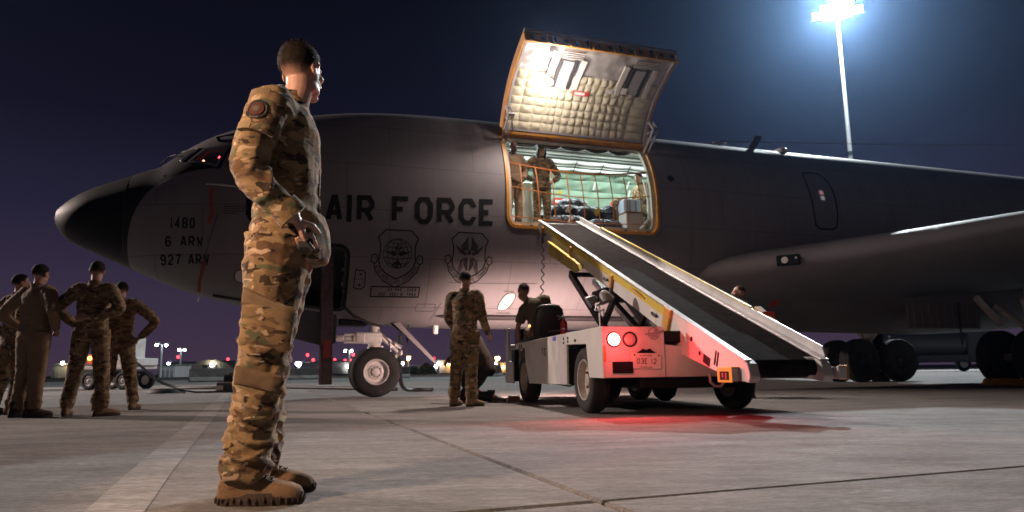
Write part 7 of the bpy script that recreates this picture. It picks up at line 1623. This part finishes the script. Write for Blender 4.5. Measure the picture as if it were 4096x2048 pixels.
MB().tube([sz(-2.86, 3.15, .02), sz(-2.95, 2.8, .03), p0], .005, 5).build('streamer_cord', M_['black_rubber'], st2, smooth=True); MB().tube([p0+V((-.09, .36, -.52)), p0+V((-.085, .38, -.62)), p0+V((-.10, .40, -.70))], [.018, .012, .005], 6).build('streamer_hook', M_['steel'], st2, smooth=True)
# red intake cover and its streamer under the wing root
P0 = AIR_M.inverted() @ P_at(3090, 1215, 14.6); 
m = MB(); m.loft([[P0+V((x*.9+q*.10, -.02+.03*q, z*.9)) for x, z in ((-.13, -.09), (.02, -.05), (.15, .05), (.14, .10), (-.02, .07), (-.10, .03))] for q in (0, 1)]); o = m.build('intake_cover', M_['red'], None, bevel=.01); o.matrix_local = AIR_M.copy(); tag(o, 'red intake cover fixed under the wing root', 'cover')
P1 = AIR_M.inverted() @ P_at(3094, 1248, 14.6); streamer([P1, P1+V((.01, 0, -.12)), P1+V((.02, 0, -.26))], .06, 'red streamer hanging below the intake cover')
# tail stand under the belly between the gear legs
js = empty('jack_stand', (11.05, 21.4, 0), R(18)); tag(js, 'dark tapered support stand under the belly beside the far wheels', 'stand')
MB().lathe([(.16, 0), (.16, .10), (.07, .16), (.055, .35), (.10, .55), (.16, 1.0), (.20, 1.5)], (0, 0, 0), (0, 0, 1), 12).build('stand_column', M_['black_paint'], js, smooth=True)
for sx_, c in ((-1, 1), (1, .5)):
    MB().beam((sx_*.10, -.1, .30), (sx_*.38, -.1, 1.35), .07, .05).build('stand_leg', W, js, bevel=.01)
    MB().add([V((sx_*.14, -.16, .28)), V((sx_*.60, -.16, .75)), V((sx_*.62, -.16, 1.02)), V((sx_*.45, -.16, .95)), V((sx_*.14, -.13, .28)), V((sx_*.60, -.13, .75)), V((sx_*.62, -.13, 1.02)), V((sx_*.45, -.13, .95))], [(0, 1, 2, 3), (7, 6, 5, 4), (0, 4, 5, 1), (1, 5, 6, 2), (2, 6, 7, 3), (3, 7, 4, 0)]).build('side_plate', M_['steel'], js, bevel=.006)
MB().lathe([(.26, 0), (.22, .10), (.12, .16), (0, .17)], (0, 0, 0), (0, 0, 1), 10).build('stand_foot', mat('stand_foot', (.16, .10, .07), .8), js)
# dark tank truck parked beyond the aircraft
tt = empty('tank_truck', (27.3, 47, 0), R(0)); tag(tt, 'unlit dark tank truck parked beyond the main gear', 'truck')
dkp = mat('dark_truck_paint', (.035, .035, .04), .5)
MB().loft([[V((x_, 1.25*math.cos(a), 2.0+1.15*math.sin(a))) for a in [i*math.pi/10 for i in range(20)]] for x_ in (-3.6, -3.5, 2.0, 2.1)]).build('tank', dkp, tt, smooth=True, ang=50)
MB().prism([(2.2, .7), (4.2, .7), (4.2, 1.6), (3.9, 2.7), (2.2, 2.8)], lambda x, z, d: V((x, d, z)), -1.2, 1.2).build('truck_cab', dkp, tt, bevel=.08); MB().box((.2, 0, .85), (7.6, 2.3, .5)).build('truck_frame', dkp, tt, bevel=.05)
for x_ in (-2.8, -1.6, 3.2):
    for y_ in (-1.1, 1.1): wheel(tt, (x_, y_, .5), (0, math.copysign(1, y_), 0), .5, .3, .26)
# long-wire aerial from the spine to the fin
MB().tube([(8.1, -.3, 5.85), (14, -.15, 6.35), (24, 0, 7.3), (29, 0, 7.8)], .008, 5).build('wire_aerial', M_['dark_steel'], air)
# ================================================================== ramp floodlight and added fill lamp standing outside the picture
flood_mast(-46, 24, 17, 'floodlight mast with warm lamps, far left of the ramp', R(75), 80000, (1.0, .79, .71), .6, spot=(62, 25), heads=((-.9, 0), (.9, 0)), glow=40)
tp = empty('fill_light', (-2.65, .95, 0), R(136)); tag(tp, 'added warm fill lamp on a tripod, out of view left of the viewpoint', 'fill light')  # unseen lamp added to brighten the near side of the front soldier
for k in range(3): MB().tube([(0, 0, .85), (.55*math.cos(k*2.094), .55*math.sin(k*2.094), 0)], .014, 8).build('tripod_leg', M_['steel'], tp, smooth=True)
MB().tube([(0, 0, .7), (0, 0, 1.85)], .018, 10).build('post', M_['steel'], tp, smooth=True)
MB().box((0, -.04, 1.93), (.26, .10, .18)).build('lamp_housing', M_['yellow'], tp, bevel=.02); MB().box((0, -.095, 1.93), (.22, .01, .14)).build('lamp_lens', emit('fill_light_glow', (1, .62, .40), 20), tp)
ld = bpy.data.lights.new('fill_light', 'SPOT'); ld.energy = 430; ld.color = (1.0, .64, .42); ld.shadow_soft_size = .10; ld.spot_size = R(72); ld.spot_blend = .45
lo = bpy.data.objects.new('fill_light_beam', ld); COL.objects.link(lo); lo.parent = tp; lo.location = (0, -.13, 1.93); lo.rotation_euler = (R(72), 0, R(180))
# ================================================================== dusty night air
hz_ = MB().box((20, 180, 24), (760, 560, 56)).build('haze', None); hz_.data.materials.clear()
hm = bpy.data.materials.new('haze'); hm.use_nodes = True; t = hm.node_tree; t.nodes.clear()
ho = node(t, 'ShaderNodeOutputMaterial'); pv = node(t, 'ShaderNodeVolumePrincipled'); pv.inputs['Color'].default_value = (.34, .58, 1.0, 1); pv.inputs['Density'].default_value = .00023; pv.inputs['Anisotropy'].default_value = .87
t.links.new(pv.outputs[0], ho.inputs['Volume']); hz_.data.materials.append(hm); tag(hz_, kind='stuff')
hz_.location = (0, 0, 0)
bpy.context.view_layer.update()
# keep to three levels: thing > part > sub-part
def depth(o):
    d = 0
    while o.parent: o = o.parent; d += 1
    return d
for o in sorted([x for x in bpy.data.objects if depth(x) > 2], key=depth):
    while depth(o) > 2: o.parent = o.parent.parent
for o in [x for x in bpy.data.objects if x.type == 'EMPTY' and x.parent and not any(c.parent is x for c in bpy.data.objects)]: bpy.data.objects.remove(o)
bpy.context.view_layer.update()
